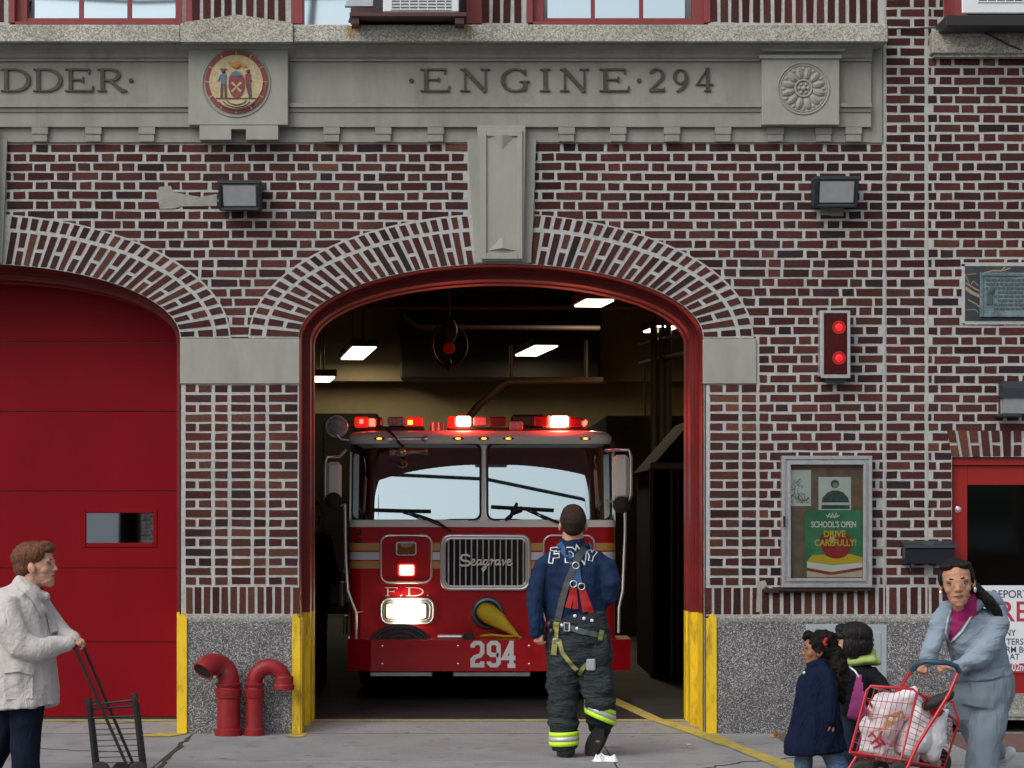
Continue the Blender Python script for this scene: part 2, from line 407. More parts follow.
def block_digit(mb, ch, x0, x1, y0, y1, w, fn, h, m=0):
    """chamfered athletic digit; y0 top y1 bottom in px"""
    a, b, c, d = x0 + w / 2, x1 - w / 2, y0 + w / 2, y1 - w / 2; k = w * .55; mid = (y0 + y1) / 2
    if ch == '2':
        P = [[(a, c + w * 1.1), (a, c + k), (a + k, c), (b - k, c), (b, c + k), (b, mid - w * .3), (b - k, mid + w * .35), (a + k, mid + w * .7), (a, mid + w * 1.3), (a, d), (b + w / 2, d)], [(b, d), (b, d - w * .9)]]
    elif ch == '9':
        P = [[(b, mid + w * .2), (a + k, mid + w * .2), (a, mid - w * .3), (a, c + k), (a + k, c), (b - k, c), (b, c + k), (b, d - k), (b - k, d), (a + k, d), (a, d - k), (a, d - w * .9)]]
    elif ch == '4':
        P = [[(b - w * .4, d + w / 2), (b - w * .4, c - w / 2)], [(b - w * .4, c), (a, mid + w * .9), (b + w * .5, mid + w * .9)], [(b - w * 1.3, d + w * .1), (b + w * .5, d + w * .1)]]
    for i, p in enumerate(P): ribbon(mb, p, w, fn, h + .0003 * i, m)

def text_obj(name, s, size, loc, material, parent, align='LEFT', sx=1., bold=0., ext=.0015, rot=(PI / 2, 0, 0)):
    cu = bpy.data.curves.new(name, 'FONT'); cu.body = s; cu.size = size; cu.align_x = align; cu.extrude = ext; cu.offset = bold
    o = bpy.data.objects.new(name, cu); COL.objects.link(o); bpy.context.view_layer.update()
    me = bpy.data.meshes.new_from_object(o); COL.objects.unlink(o); bpy.data.objects.remove(o)
    mw = Matrix.Translation(Vector(loc)) @ Matrix.Rotation(rot[2], 4, 'Z') @ Matrix.Rotation(rot[0], 4, 'X') @ Matrix.Diagonal((sx, 1, 1, 1))
    me.transform(mw)
    me.materials.clear(); me.materials.append(material)
    o = bpy.data.objects.new(name, me); COL.objects.link(o)
    if parent: o.parent = parent; o.matrix_parent_inverse = Matrix.Translation(-Vector(parent_world(parent)))
    return o
# =====================================================  FIREHOUSE
rng = random.Random(11)
house = empty('firehouse', (0, 0, 0), 'two bay brick firehouse with limestone lettered band, arched bays and yellow corner guards', 'firehouse')
BR = [(.075, .029, .027), (.066, .026, .026), (.085, .033, .028), (.048, .025, .025), (.036, .024, .027), (.062, .026, .024), (.085, .042, .033), (.070, .026, .025), (.050, .025, .027)]
BWt = [6, 6, 5, 3, 1.6, 6, 3, 6, 4]
BROWN = [(.095, .042, .030), (.075, .032, .026), (.11, .052, .036), (.05, .028, .028), (.085, .035, .029)]
def bcol(brown=0.):
    c = rng.choice(BROWN) if rng.random() < brown else rng.choices(BR, BWt)[0]
    k = rng.uniform(.68, 1.15); return (c[0] * k, c[1] * k * .88, c[2] * k * .86)
def brick4(mb, q, y, brown=0.):   # q: four (x,z) corners
    cx = sum(p[0] for p in q) / 4; cz = sum(p[1] for p in q) / 4
    j = .0026; tz_ = noise.noise(Vector((cx * .9, cz * 3.1, 0))) * .008 + rng.uniform(-.0012, .0012); q = [(a, b + tz_) for a, b in q]
    q = [(a + rng.uniform(-j, j), b + rng.uniform(-j, j)) for a, b in q]
    d = .0022; yy = y + rng.uniform(-.002, .001)
    inn = []
    for a, b in q:
        l = math.hypot(a - cx, b - cz) or 1; inn.append((a - (a - cx) / l * d, b - (b - cz) / l * d))
    v = [(a, yy, b) for a, b in inn] + [(a, yy + .002, b) for a, b in q] + [(a, y + .02, b) for a, b in q]
    f = [(0, 1, 2, 3)] + [(i, (i + 1) % 4, 4 + (i + 1) % 4, 4 + i) for i in range(4)] + [(4 + i, 4 + (i + 1) % 4, 8 + (i + 1) % 4, 8 + i) for i in range(4)]
    mb.add(v, f, 0, False, bcol(brown))
def brick(mb, x0, x1, y0, y1, y=0., brown=0.):  # px
    if x1 - x0 < 1.2: return
    brick4(mb, [(fx(x0), fz(y0)), (fx(x1), fz(y0)), (fx(x1), fz(y1)), (fx(x0), fz(y1))], y, brown)

CW = 9.63
A1 = dict(c=501., a=202., b=74.); A0 = dict(c=-27., a=207., b=74.); SPR = 338.
def arch_y(A, x, grow=0.):
    t = (x - A['c']) / (A['a'] + grow)
    return None if abs(t) >= 1 else SPR - (A['b'] + grow) * math.sqrt(1 - t * t)

wall = MB()
def flemish(x0, x1, row, yt, yb, y=0., brown=0., phase=0.):
    S, Hd, J = 25.8, 11.8, 3.1; Pd = S + Hd + 2 * J
    x = x0 - Pd + ((row % 2) * (Pd / 2) + phase) % Pd + rng.uniform(-1.3, 1.3)
    i = 0
    while x < x1:
        for wd in (S, Hd):
            jj = rng.uniform(-.5, .5)
            a, b = x + jj, x + wd + jj
            a2, b2 = max(a, x0), min(b, x1)
            if b2 - a2 > 2.5: brick(wall, a2, b2, yt, yb, y, brown)
            x += wd + J
def cols_row(segs, row, yt, yb, y=0., brown=0.):
    for (a, b, sp) in segs:
        if sp and row % 2: 
            m = a + (b - a) * sp; brick(wall, a, m - 1.6, yt, yb, y, brown); brick(wall, m + 1.6, b, yt, yb, y, brown)
        else: brick(wall, a, b, yt, yb, y, brown)
PIER = [(185.5, 211, .46), (215, 227.5, 0), (231.5, 250.5, 0), (254, 265.5, 0), (269, 297.5, .5)]
def sub(iv, a, b):
    out = []
    for x0, x1 in iv:
        if b <= x0 or a >= x1: out.append((x0, x1)); continue
        if a > x0: out.append((x0, a))
        if b < x1: out.append((b, x1))
    return out
TOPY = -64
r0 = -int((143 - TOPY) / CW)
for r in range(r0, 46):
    yt = 143 + r * CW + 1.22; yb = 143 + (r + 1) * CW - 1.22; ym = (yt + yb) / 2
    if ym < 146: iv = []
    elif ym < SPR:
        iv = [(-350, 882.6)]
        for A in (A0, A1):
            ay = arch_y(A, A['c'], 26)
            if ym > ay - 4:
                t = (SPR - ym) / (A['b'] + 26)
                hw = (A['a'] + 26) * math.sqrt(max(0, 1 - min(1, t) ** 2))
                hw = max(hw, 20)
                iv = sub(iv, A['c'] - hw, A['c'] + hw)
            iv = sub(iv, A['c'] - 33.5, A['c'] + 33.5)
        for a, b in iv: flemish(a, b, r, yt, yb, brown=.12 if ym < 230 and a < 520 else 0)
    else:
        cols_row(PIER, r, yt, yb, 0, .55 if ym > 384 else .2)
        cols_row([(-a - 54 + 0 * b, 0, 0) for a, b, c in []], r, yt, yb)
        flemish(-351, -236, r, yt, yb)
        cols_row([(710, 738.5, .5), (742, 756, 0)], r, yt, yb, 0, .5)
        flemish(759.5, 882.6, r, yt, yb, brown=.25, phase=11)
    # to the right of the first vertical joint, all heights
    iv = [(886, 924.5, 1), (928.5, 1150, 2)]
    for a, b, k in iv:
        if k == 1:
            if ym < 23 and False: continue
            cols_row([(886.5, 910, 0), (914, 924.5, 0)] if r % 2 else [(886.5, 897, 0), (900.5, 924.5, 0)], 0, yt, yb)
        else:
            if ym < 30: iv2 = [(928.5, 943), (1080, 1150)]
            elif ym < 57: iv2 = [(928.5, 931.5), (1092, 1150)]
            elif ym > 456: iv2 = [(928.5, 951.5), (1086, 1150)]
            elif ym > 428: iv2 = [(928.5, 951.5 - (456 - ym) * .17), (1086 + (456 - ym) * .17, 1150)]
            else: iv2 = [(928.5, 1150)]
            for c, d in iv2: flemish(c, d, r, yt, yb, phase=5, brown=.3 if ym > 430 else 0)
# soldier courses above the granite
x = 186.
while x < 297: brick(wall, x, x + 6.3, 587.5, 614, 0, .5); x += 8.9
x = 704.5
while x < 950:
    brick(wall, x, x + 7.2, 587.5, 614, 0, .6); x += 9.6 if x < 760 else 10.6
x = -349.
while x < -238: brick(wall, x, x + 6.3, 587.5, 614); x += 8.9
x = 1087.
while x < 1150: brick(wall, x, x + 7.2, 587.5, 614); x += 10.6
# soldiers between the upper windows
for a, b in ((192.5, 290), (482, 528), (710, 881), (-100, 9), (-345, -240)):
    x = a
    while x < b - 6: brick(wall, x, x + 7.2, -66 + 46 * 0, 22.5, 0, 0) if False else [brick(wall, x, x + 7.2, yy, yy + 26.5, 0) for yy in (-4, -34, -64)]; x += 10.7
# flared flat arch above the red entry
x = 948.
n = 13
for i in range(n):
    u0 = i / n; u1 = (i + .72) / n
    a0 = 952 + 134 * u0; a1 = 952 + 134 * u1; b0 = 947 + 144 * u0; b1 = 947 + 144 * u1
    def q(v0, v1): return [(fx(b0 + (a0 - b0) * v0), fz(430 + 26 * v0)), (fx(b1 + (a1 - b1) * v0), fz(430 + 26 * v0)), (fx(b1 + (a1 - b1) * v1), fz(430 + 26 * v1)), (fx(b0 + (a0 - b0) * v1), fz(430 + 26 * v1))]
    if i % 2: brick4(wall, q(0, 1), -.004, .3)
    else: brick4(wall, q(0, .46), -.004, .3); brick4(wall, q(.58, 1), -.004, .3)
# mortar backing
def sheet(mb, x0, x1, y0, y1, y=.003, m=1):
    mb.add([(fx(x0), y, fz(y0)), (fx(x1), y, fz(y0)), (fx(x1), y, fz(y1)), (fx(x0), y, fz(y1))], [(0, 1, 2, 3)], m)
def arch_sheet(A, x0, x1, ytop, grow=22):
    n = 60; v = []; f = []
    for i in range(n + 1):
        x = x0 + (x1 - x0) * i / n; ay = arch_y(A, x, grow)
        ay = SPR if ay is None else ay
        v += [(fx(x), .003, fz(ytop)), (fx(x), .003, fz(ay))]
        if i: f.append((2 * i - 2, 2 * i, 2 * i + 1, 2 * i - 1))
    wall.add(v, f, 1)
arch_sheet(A0, -233, 181, 140); arch_sheet(A1, 299, 706, 140)
sheet(wall, 181, 299, 140, 616); sheet(wall, -351, -233, 140, 616); sheet(wall, 706, 883, 140, 616)
sheet(wall, 883, 952, TOPY, 616); sheet(wall, 952, 1086, 25, 457); sheet(wall, 1086, 1152, TOPY, 616); sheet(wall, 952, 1086, TOPY, 0) if False else None
for a, b in ((192, 291), (482, 528), (708, 883), (-100, 10), (-351, -240)): sheet(wall, a, b, TOPY, 25)
# thick joints at the two vertical seams
wall.fbox(883.4, 885, TOPY, 616, -.0025, .004, 1)
wall.fbox(925.4, 927.4, TOPY, 616, -.0005, .004, 1)
# jamb returns of brick (sides of the openings)
for xx, s in ((181, 1), (299, -1), (-233, -1), (704, 1), (952, -1), (1086, 1)):
    wall.box(fx(xx), fx(xx) + .004 * s, .004, .32, 0, fz(SPR if xx < 900 else 457), 1)
wall.build('brick_wall', [M['brick'], M['mortar']], house)
# solid wall core behind the skin (piers and spandrels) so that the wall has thickness
core = MB()
for a, b in ((181, 299), (-351, -233)): core.box(fx(a) + .006, fx(b) - .006, .03, .62, 0, 6.4)
core.box(fx(704) + .006, fx(952) - .006, .03, .62, 0, 6.4); core.box(fx(1086) + .006, fx(1152), .03, .62, 0, 6.4)
for A in (A0, A1):
    n = 40; xs = [A['c'] - A['a'] + 2 * A['a'] * i / n for i in range(n + 1)]
    lo = [(fx(x), fz((arch_y(A, x, 2) if arch_y(A, x, 2) is not None else SPR)) + .02) for x in xs]
    for i in range(n): core.prism([lo[i], lo[i + 1], (lo[i + 1][0], fz(28)), (lo[i][0], fz(28))], .03, .62)
core.box(fx(952), fx(1086), .03, .62, fz(456), fz(30))
core.build('wall_core', [M['mortar_old']], house)

# arch rings
def ring_pts(A, t, rr): return (A['c'] + (A['a'] + rr) * math.cos(t), SPR - (A['b'] + rr) * math.sin(t))
for A in (A1, A0):
    rb = MB()
    # equal arc length parameters on the middle ellipse
    N = 2000; acc = [0.]; pp = ring_pts(A, 0, 25)
    for i in range(1, N + 1):
        q = ring_pts(A, PI * i / N, 25); acc.append(acc[-1] + math.hypot(q[0] - pp[0], q[1] - pp[1])); pp = q
    def par(s):
        lo = 0; hi = N
        while hi - lo > 1:
            mid = (lo + hi) // 2
            if acc[mid] < s: lo = mid
            else: hi = mid
        return PI * lo / N
    tot = acc[-1]; n = int(tot / 9.7)
    def vq(t0, t1, ra, rb_):
        pts = [ring_pts(A, t0, ra), ring_pts(A, t1, ra), ring_pts(A, t1, rb_), ring_pts(A, t0, rb_)]
        return [(fx(p[0]), fz(p[1])) for p in pts]
    for i in range(n):
        t0 = par((i + .16) * tot / n); t1 = par((i + .80) * tot / n)
        pm = ring_pts(A, (t0 + t1) / 2, 25)
        if abs(pm[0] - A['c']) < 31 + (262 - pm[1]) * .0: continue
        if i % 2: brick4(rb, vq(t0, t1, .8, 33), -.009, .25)
        else:
            brick4(rb, vq(t0, t1, .8, 14.6), -.009, .3); brick4(rb, vq(t0, t1, 18.4, 33), -.009, .25)
    n2 = int(tot / 9.4)
    for i in range(n2):
        t0 = par((i + .2) * tot / n2); t1 = par((i + .8) * tot / n2); pm = ring_pts(A, (t0 + t1) / 2, 25)
        if abs(pm[0] - A['c']) < 33: continue
        brick4(rb, vq(t0, t1, 37, 48.6), -.009, .25)
    K = 90; v = []; f = []
    for i in range(K + 1):
        t = PI * i / K
        for rr, y in ((0, .3), (0, -.002), (0.3, -.005), (50.5, -.005), (50.5, .02)):
            p = ring_pts(A, t, rr); v.append((fx(p[0]), y, fz(p[1])))
        if i:
            a = 5 * (i - 1); b = 5 * i
            f += [(a + j, a + j + 1, b + j + 1, b + j) for j in (1, 2, 3)]
    rb.add(v, f, 1)
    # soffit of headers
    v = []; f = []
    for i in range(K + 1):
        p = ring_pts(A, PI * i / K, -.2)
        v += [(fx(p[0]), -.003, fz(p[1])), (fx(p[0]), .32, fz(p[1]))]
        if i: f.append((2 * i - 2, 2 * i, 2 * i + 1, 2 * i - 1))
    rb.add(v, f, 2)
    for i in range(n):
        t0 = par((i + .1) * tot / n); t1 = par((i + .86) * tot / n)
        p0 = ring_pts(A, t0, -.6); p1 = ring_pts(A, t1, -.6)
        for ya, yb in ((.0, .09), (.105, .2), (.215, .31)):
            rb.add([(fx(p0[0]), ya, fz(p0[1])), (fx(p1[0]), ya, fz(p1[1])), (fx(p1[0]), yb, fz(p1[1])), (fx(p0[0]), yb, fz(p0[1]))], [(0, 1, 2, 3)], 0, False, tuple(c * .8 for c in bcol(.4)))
    rb.build('brick_arch', [M['brick'], M['mortar'], M['mortar_old']], house, recalc=False)
    # keystone
    c = A['c']; kb = MB()
    kb.prism([(fx(c - 34), fz(140)), (fx(c + 35), fz(140)), (fx(c + 30), fz(263)), (fx(c - 26), fz(263))], -.035, .3)
    kb.prism([(fx(c - 24), fz(127.5)), (fx(c + 24), fz(127.5)), (fx(c + 22), fz(262)), (fx(c - 19), fz(262))], -.10, -.03)
    fr = MB()
    # raised rim round the sunken panel
    xi0, xi1, y0, y1 = c - 14.5, c + 16.5, 136, 253.5
    for (a, b, c_, d) in ((xi0 - 6, xi0, 130, 259), (xi1, xi1 + 5, 130, 259)): kb.fbox(a, b, c_, d, -.116, -.098, 0, .003)
    kb.fbox(xi0, xi1, 130, y0, -.1158, -.098, 0, .003); kb.fbox(xi0, xi1, y1, 259, -.1158, -.098, 0, .003)
    mx_ = (xi0 + xi1) / 2
    def P3(x, y, d): return (fx(x), d, fz(y))
    kb.add([P3(xi0 + 1, 136.5, -.101), P3(xi1 - 1, 136.5, -.101), P3(mx_, 152, -.101), P3(mx_, 138, -.128)], [(0, 1, 3), (1, 2, 3), (2, 0, 3)])
    kb.add([P3(xi0 + 2, 252, -.101), P3(xi1 - 2, 252, -.101), P3(mx_, 238, -.101), P3(mx_, 250, -.130)], [(0, 1, 3), (1, 2, 3), (2, 0, 3)])
    kb.build('keystone', M['stone_light'], house)
# impost blocks
for a, b in ((180, 299.5), (-352, -232), (703, 756.5)):
    k = MB(); k.fbox(a, b, 338.5, 383.8, -.012, .3, 0, .004); k.build('impost_block', M['stone_light'], house)
# granite plinths
for a, b in ((187, 293), (-344, -240), (715, 951.5), (1086.5, 1152)):
    g = MB(); g.box(fx(a), fx(b), -.03, .3, -.02, fz(621)); 
    g.prismx([(-.032, fz(621.5)), (-.032, fz(618)), (-.004, fz(614.6)), (.02, fz(614.6)), (.02, fz(621.5))], fx(a), fx(b), 1)
    g.build('granite_plinth', [M['granite'], M['gran_cap']], house)

# ---- entablature
XL, XR = -352, 871
ent = MB()
ent.fbox(XL, 882.5, 26, 142.6, -.014, .02)                           # backing slab
def zd(y, p): return EYE + (VY - y) * (DIST - p) / FPX
def course(prof, x0=XL, x1=XR): ent.prismx([(-p, zd(y, p)) for p, y in prof] + [(.0, zd(prof[-1][1], prof[-1][0])), (.0, zd(prof[0][1], prof[0][0]))], fx(x0), W(x1, 0, -.05).x)
course([(.20, 42), (.20, 45), (.17, 47), (.13, 50), (.10, 54), (.09, 57.5), (.075, 57.6), (.075, 61)])
course([(.052, 61.01), (.052, 103)])
course([(.085, 103.01), (.085, 107), (.066, 107.2), (.066, 109), (.072, 109.2), (.064, 112), (.054, 112.1), (.054, 126.8)])
course([(.018, 126.81), (.018, 142)])
for x in (31.5, 85, 138.5, 323.5, 375, 427.5, 558.5, 610, 664, 715, 767.5, 815.5, 845.5, -22 - 60, -22 - 112, -190, -245):
    ent.fbox(x, x + 16.5, 127, 134, -.052, -.01, 0, .002); ent.fbox(x + .8, x + 15.7, 134, 141.5, -.045, -.01, 0, .002)
ent.build('lettered_band', M['stone'], house)
# joints of the band
# sill course
sc_ = MB()
def sillrow(x0, x1, y0=24.5): sc_.fbox(x0, x1, y0, 41.8, -.26, .1, 0, .006)
sillrow(XL, 180); sillrow(293, 888)
sc_.prism([(W(a, 0, -.285).x, W(0, b, -.285).z) for a, b in ((180.3, 41.8), (180.3, 24), (184, 22), (236.5, 14.5), (289, 22), (292.7, 24), (292.7, 41.8))], -.285, .1)
sc_.build('sill_course', M['concrete'], house)
M['rust'] = mat('rust_stain', (.30, .19, .08), .9, var=.3, vscale=30)
rs = MB(); rr_ = random.Random(8)
for cx_, w_ in ((350, 3.5), (353.5, 2), (466, 2.5), (470, 1.5)):
    q_ = [W(cx_ - w_, 26, -.26), W(cx_ + w_, 26, -.26), W(cx_ + w_ * .4, 36 + rr_.uniform(-2, 4), -.26), W(cx_ - w_ * .2, 39, -.26)]
    rs.prism([(p_.x, p_.z) for p_ in q_], -.2615, -.258)
lab(rs.build('rust_stain', M['rust'], house), 'orange rust stains running down the sill under the air conditioner')
ws = MB(); ws.fbox(932, 1092, 30.5, 53, -.10, .1, 0, .006); ws.fbox(934, 1090, 53, 57, -.07, .1); ws.build('window_sill', M['concrete'], house)

# letters
let = MB()
def FN(y):
    return lambda u, v, h: Vector((fx(u), y - h, fz(v)))
fn = FN(-.052)
for ch, a, b in (('L', -62, -38), ('A', -34, -1), ('D', 2.5, 32.5), ('D', 34.5, 64), ('E', 66.5, 95), ('R', 98.5, 128), ('E', 420.5, 450), ('N', 460, 490), ('G', 500, 529.5), ('I', 539.5, 550), ('N', 559.5, 588.5), ('E', 599, 629)):
    glyph(let, ch, a, b, 70.3, 93, fn, .016)
    if ch == 'R': let.build('bronze_lettering', M['bronze'], house); let = MB()
let.build('bronze_lettering', M['bronze'], house); let = MB()
for ch, a, b, t in (('2', 647.5, 664, 70), ('9', 671.5, 687, 70.5), ('4', 695, 712.5, 69.5)): glyph(let, ch, a, b, t, 93, fn, .016)
for x in (132, 411.5, 638.5):
    dt = MB(); dt.lathe((fx(x), -.05, fz(82)), (0, -1, 0), [(0, .017), (.014, .017), (.018, .012)], 14); dt.build('bronze_dot', M['bronze'], house)

let.build('bronze_lettering', M['bronze'], house)
# medallion block with the city seal
med = MB()
med.fbox(188.5, 288, 45, 125, -.13, -.01, 0, .004)
med.fbox(199.5, 278, 124.9, 129, -.125, -.01)
med.fbox(199.5, 231, 129, 139.5, -.125, -.01); med.fbox(246, 278, 129, 139.5, -.125, -.01)
med.fbox(182, 294, 42.4, 48, -.165, -.01, 0, .004)
def circ(cx, cy, r, n=48): return [(fx(cx) + r / FS * math.cos(2 * PI * i / n), fz(cy) + r / FS * math.sin(2 * PI * i / n)) for i in range(n)]
o = med.build('medallion_block', M['stone_light'], house)
tor = MB(); 
tor.tube([(fx(238) + 33.5 / FS * math.cos(t), -.131, fz(86.5) + 33.5 / FS * math.sin(t)) for t in [2 * PI * i / 48 for i in range(48)]], .007, 6, 0, True)
tor.build('ring_groove', M['stone'], o)
M['seal_cream'] = mat('seal_cream', (.42, .35, .2), .6, var=.25, vscale=30, bump=.4, bscale=60)
M['seal_red'] = mat('seal_red', (.19, .03, .03), .55, var=.2, vscale=30)
M['seal_blue'] = mat('seal_blue', (.07, .14, .2), .6)
M['seal_orange'] = mat('seal_orange', (.4, .17, .03), .6, var=.3, vscale=50)
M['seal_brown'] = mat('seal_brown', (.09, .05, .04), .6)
sl = MB(); C0 = (238, 85.5)
sl.prism(circ(*C0, 31), -.142, -.12, 1); sl.prism(circ(*C0, 26.6), -.150, -.14, 0)
for i in range(12):
    a = 2 * PI * i / 12; cx, cz = fx(C0[0]), fz(C0[1]); r1, r2 = 26.6 / FS, 31 / FS
    ribbon(sl, [(math.cos(a) * r1, math.sin(a) * r1), (math.cos(a) * r2, math.sin(a) * r2)], .006, lambda u, v, h: Vector((cx + u, -.142 - h, cz + v)), .003, 0)
sfn = FN(-.150)
def spoly(pts, m, d=.006): sl.prism([(fx(a), fz(b)) for a, b in pts], -.150 - d, -.149, m)
spoly([(231, 81), (246, 81), (246.5, 91), (244, 98), (238.5, 103), (233, 98), (230.5, 91)], 1, .008)
for k in (0, 1, 2, 3):
    a = PI / 4 + k * PI / 2
    ribbon(sl, [(238.5, 91), (238.5 + 6.5 * math.cos(a), 91 + 6.5 * math.sin(a))], [1, 2.4], sfn, .011, 0)
spoly([(232, 80), (234, 76.5), (238, 74.5), (242, 76.5), (245, 80)], 2, .009)
sl.ell((fx(238.5), -.157, fz(69)), (.035, .009, .028), 3, 10); ribbon(sl, [(230, 66), (234, 69), (238, 70), (243, 68), (249, 71)], [1, 3, 4, 4, 1], sfn, .009, 3)
# two supporters
for cx, col, s in ((225.5, 2, 1), (250, 1, -1)):
    ribbon(sl, [(cx, 78), (cx, 88)], [5.5, 5], sfn, .008, col); ribbon(sl, [(cx - 1.6, 88), (cx - 2 * s, 101)], 2.2, sfn, .007, 4); ribbon(sl, [(cx + 1.6, 88), (cx + 2.4, 101)], 2.2, sfn, .0072, 4)
    sl.ell((fx(cx), -.156, fz(75.5)), (.014, .008, .017), 4, 8); ribbon(sl, [(cx - 2.4, 79), (cx - 4.5 * s - 1, 85)], 1.3, sfn, .007, col)
    if s > 0: ribbon(sl, [(cx - 3, 73.2), (cx + 3, 73.2)], 1.2, sfn, .009, 4)
ribbon(sl, [(218, 102), (258, 102)], 1., sfn, .006, 4)
for rr in (10, 14, 18): ribbon(sl, arc(238.5, 102, rr, rr * .62, 20, 160, 12), .9, sfn, .006, 4)
sl.build('city_seal', [M['seal_cream'], M['seal_red'], M['seal_blue'], M['seal_orange'], M['seal_brown']], o)

# rosette block
ros = MB()
ros.fbox(762, 839.5, 58, 124.8, -.12, -.01, 0, .004)
ros.add([(fx(a), y, fz(b)) for a, b, y in ((753, 45, -.19), (849, 45, -.19), (841, 55, -.135), (761, 55, -.135), (753, 45, -.01), (849, 45, -.01), (841, 55, -.01), (761, 55, -.01))], [(0, 1, 2, 3), (0, 4, 5, 1), (3, 2, 6, 7), (0, 3, 7, 4), (1, 5, 6, 2)])
ros.fbox(760, 841.5, 55, 58.2, -.14, -.01)
o = ros.build('rosette_block', M['stone_light'], house)
rz = MB(); cx, cz = fx(801), fz(91.5)
def ringt(r, w, y): rz.tube([(cx + r / FS * math.cos(t), y, cz + r / FS * math.sin(t)) for t in [2 * PI * i / 40 for i in range(40)]], w, 6, 0, True)
ringt(25.5, .007, -.122); ringt(23, .005, -.121); ringt(8.2, .008, -.126)
for i in range(12):
    a = 2 * PI * i / 12 + PI / 12; rot = Matrix.Rotation(-a, 3, 'Y')
    rz.ell((cx + 15.6 / FS * math.cos(a), -.121, cz + 15.6 / FS * math.sin(a)), (.050, .016, .026), 0, 10, rot)
    rz.ell((cx + 15.6 / FS * math.cos(a), -.133, cz + 15.6 / FS * math.sin(a)), (.035, .007, .005), 1, 8, rot)
    a += PI / 12; rot = Matrix.Rotation(-a, 3, 'Y')
    rz.ell((cx + 20 / FS * math.cos(a), -.119, cz + 20 / FS * math.sin(a)), (.02, .01, .014), 0, 8, rot)
for i in range(6):
    a = PI / 3 * i; rz.ell((cx + 4.6 / FS * math.cos(a), -.124, cz + 4.6 / FS * math.sin(a)), (.014, .012, .014), 0, 8)
rz.ell((cx, -.126, cz), (.021, .018, .021), 0, 10)
rz.build('rosette', [M['stone_light'], M['stone']], o)

# ---- red steel door frames with yellow feet
for A in (A1, A0):
    c, a, b = A['c'], A['a'], A['b']
    fm = MB(); K = 48; ZT = fz(614)
    def loop(dx, dz, xin):
        L = [(fx(c - a + xin), 0.), (fx(c - a + xin), ZT)]
        for i in range(K + 1):
            t = PI - PI * i / K; L.append((fx(c + (a - xin) * math.cos(t)), fz(SPR - (b - dz) * math.sin(t))))
        L += [(fx(c + a - xin), ZT), (fx(c + a - xin), 0.)]
        return L
    prof = [(0.2, .4, .012), (.6, .6, -.001 + .013), (1.6, 1.2, .30), (1.6, 1.2, .30), (4, 5, .30), (4.4, 5.6, .315), (8.4, 11, .315), (8.6, 11.2, .33), (8.6, 11.2, .52), (10, 12.6, .53), (10, 12.6, .70)]
    lp = [(loop(0, dz, xi), y) for xi, dz, y in prof]
    n = len(lp[0][0]); v = []; 
    for L, y in lp: v += [(p[0], y, p[1]) for p in L]
    f = []; g = []
    for j in range(len(lp) - 1):
        for i in range(n - 1):
            q = (j * n + i, j * n + i + 1, (j + 1) * n + i + 1, (j + 1) * n + i)
            if j == 0 and 1 < i < n - 3: continue
            (g if i in (0, n - 2) else f).append(q)
    fm.add(v, f, 0); fm.add(v, g, 1)
    fm.build('door_frame', [M['frame_red'], M['yellow']], house, recalc=False)
for x0, x1, s in ((177.5, 187.5, -1), (292.5, 300.5, 1), (707.5, 716, -1), (-241, -232, 1)):
    y = MB()
    zt = fz(617); 
    y.prism([(fx(x0), 0.), (fx(x1), 0.), (fx(x1), zt - .02 if s > 0 else zt), (fx((x0 + x1) / 2), zt + .03), (fx(x0), zt if s > 0 else zt - .02)], -.042, .1)
    if x0 > 600 or x0 > 250:
        xx = fx(x1) if s > 0 else fx(x0)
        y.box(xx - .012, xx + .012, -.03, .33, 0, zt - .01)
    lab(y.build('corner_guard', M['yellow'], house), 'yellow painted steel corner guard with chamfered top')

# ---- closed left garage door
gd = MB(); c, a, b = A0['c'], A0['a'], A0['b']; DY = .60; BOT = .065
def archz(x, xin=9, dz=12):
    t = (x - c) / (a - xin); return fz(SPR) if abs(t) >= 1 else fz(SPR - (b - dz) * math.sqrt(1 - t * t))
k129 = FPX / (DIST + DY)
def zY(py): return EYE + (VY - py) / k129
seams = [411.5, 342, 491, 568, 642]
zs = sorted([zY(s) for s in seams] + [BOT]); zs.append(zs[-1] + .58); zs.append(zs[-1] + .58)
xl, xr = fx(c - a + 8), fx(c + a - 8)
wx0, wx1, wz0, wz1 = None, None, None, None
def xY(px): return (px - VX) / k129
wx0, wx1, wz1, wz0 = xY(85.5), xY(153.5), zY(512.5), zY(543.5)
for i in range(len(zs) - 1):
    za, zb = zs[i] + .004, zs[i + 1] - .004
    if za < wz0 < zb:
        for (x0, x1, z0, z1) in ((xl, wx0, za, zb), (wx1, xr, za, zb), (wx0, wx1, za, wz0), (wx0, wx1, wz1, zb)): gd.box(x0, x1, DY, DY + .05, z0, z1)
    else:
        n = 30; pts = []
        for j in range(n + 1):
            x = xl + (xr - xl) * j / n; z = min(zb, EYE + (archz((x * FS + VX)) - EYE) + .06)
            pts.append((x, z))
        for j in range(n):
            if pts[j][1] <= za and pts[j + 1][1] <= za: continue
            gd.prism([(pts[j][0], za), (pts[j + 1][0], za), (pts[j + 1][0], max(pts[j + 1][1], za + .001)), (pts[j][0], max(pts[j][1], za + .001))], DY, DY + .05)
    gd.box(xl, xr, DY + .012, DY + .045, zb - .002, zb + .010, 1)
o = gd.build('garage_door', [M['door_red'], M['black']], house)
w = MB()
for (p, q, r, s) in ((wx0 - .03, wx0 + .004, wz0 - .03, wz1 + .03), (wx1 - .004, wx1 + .03, wz0 - .03, wz1 + .03)): w.box(p, q, DY - .008, DY + .03, r, s, 0, .004)
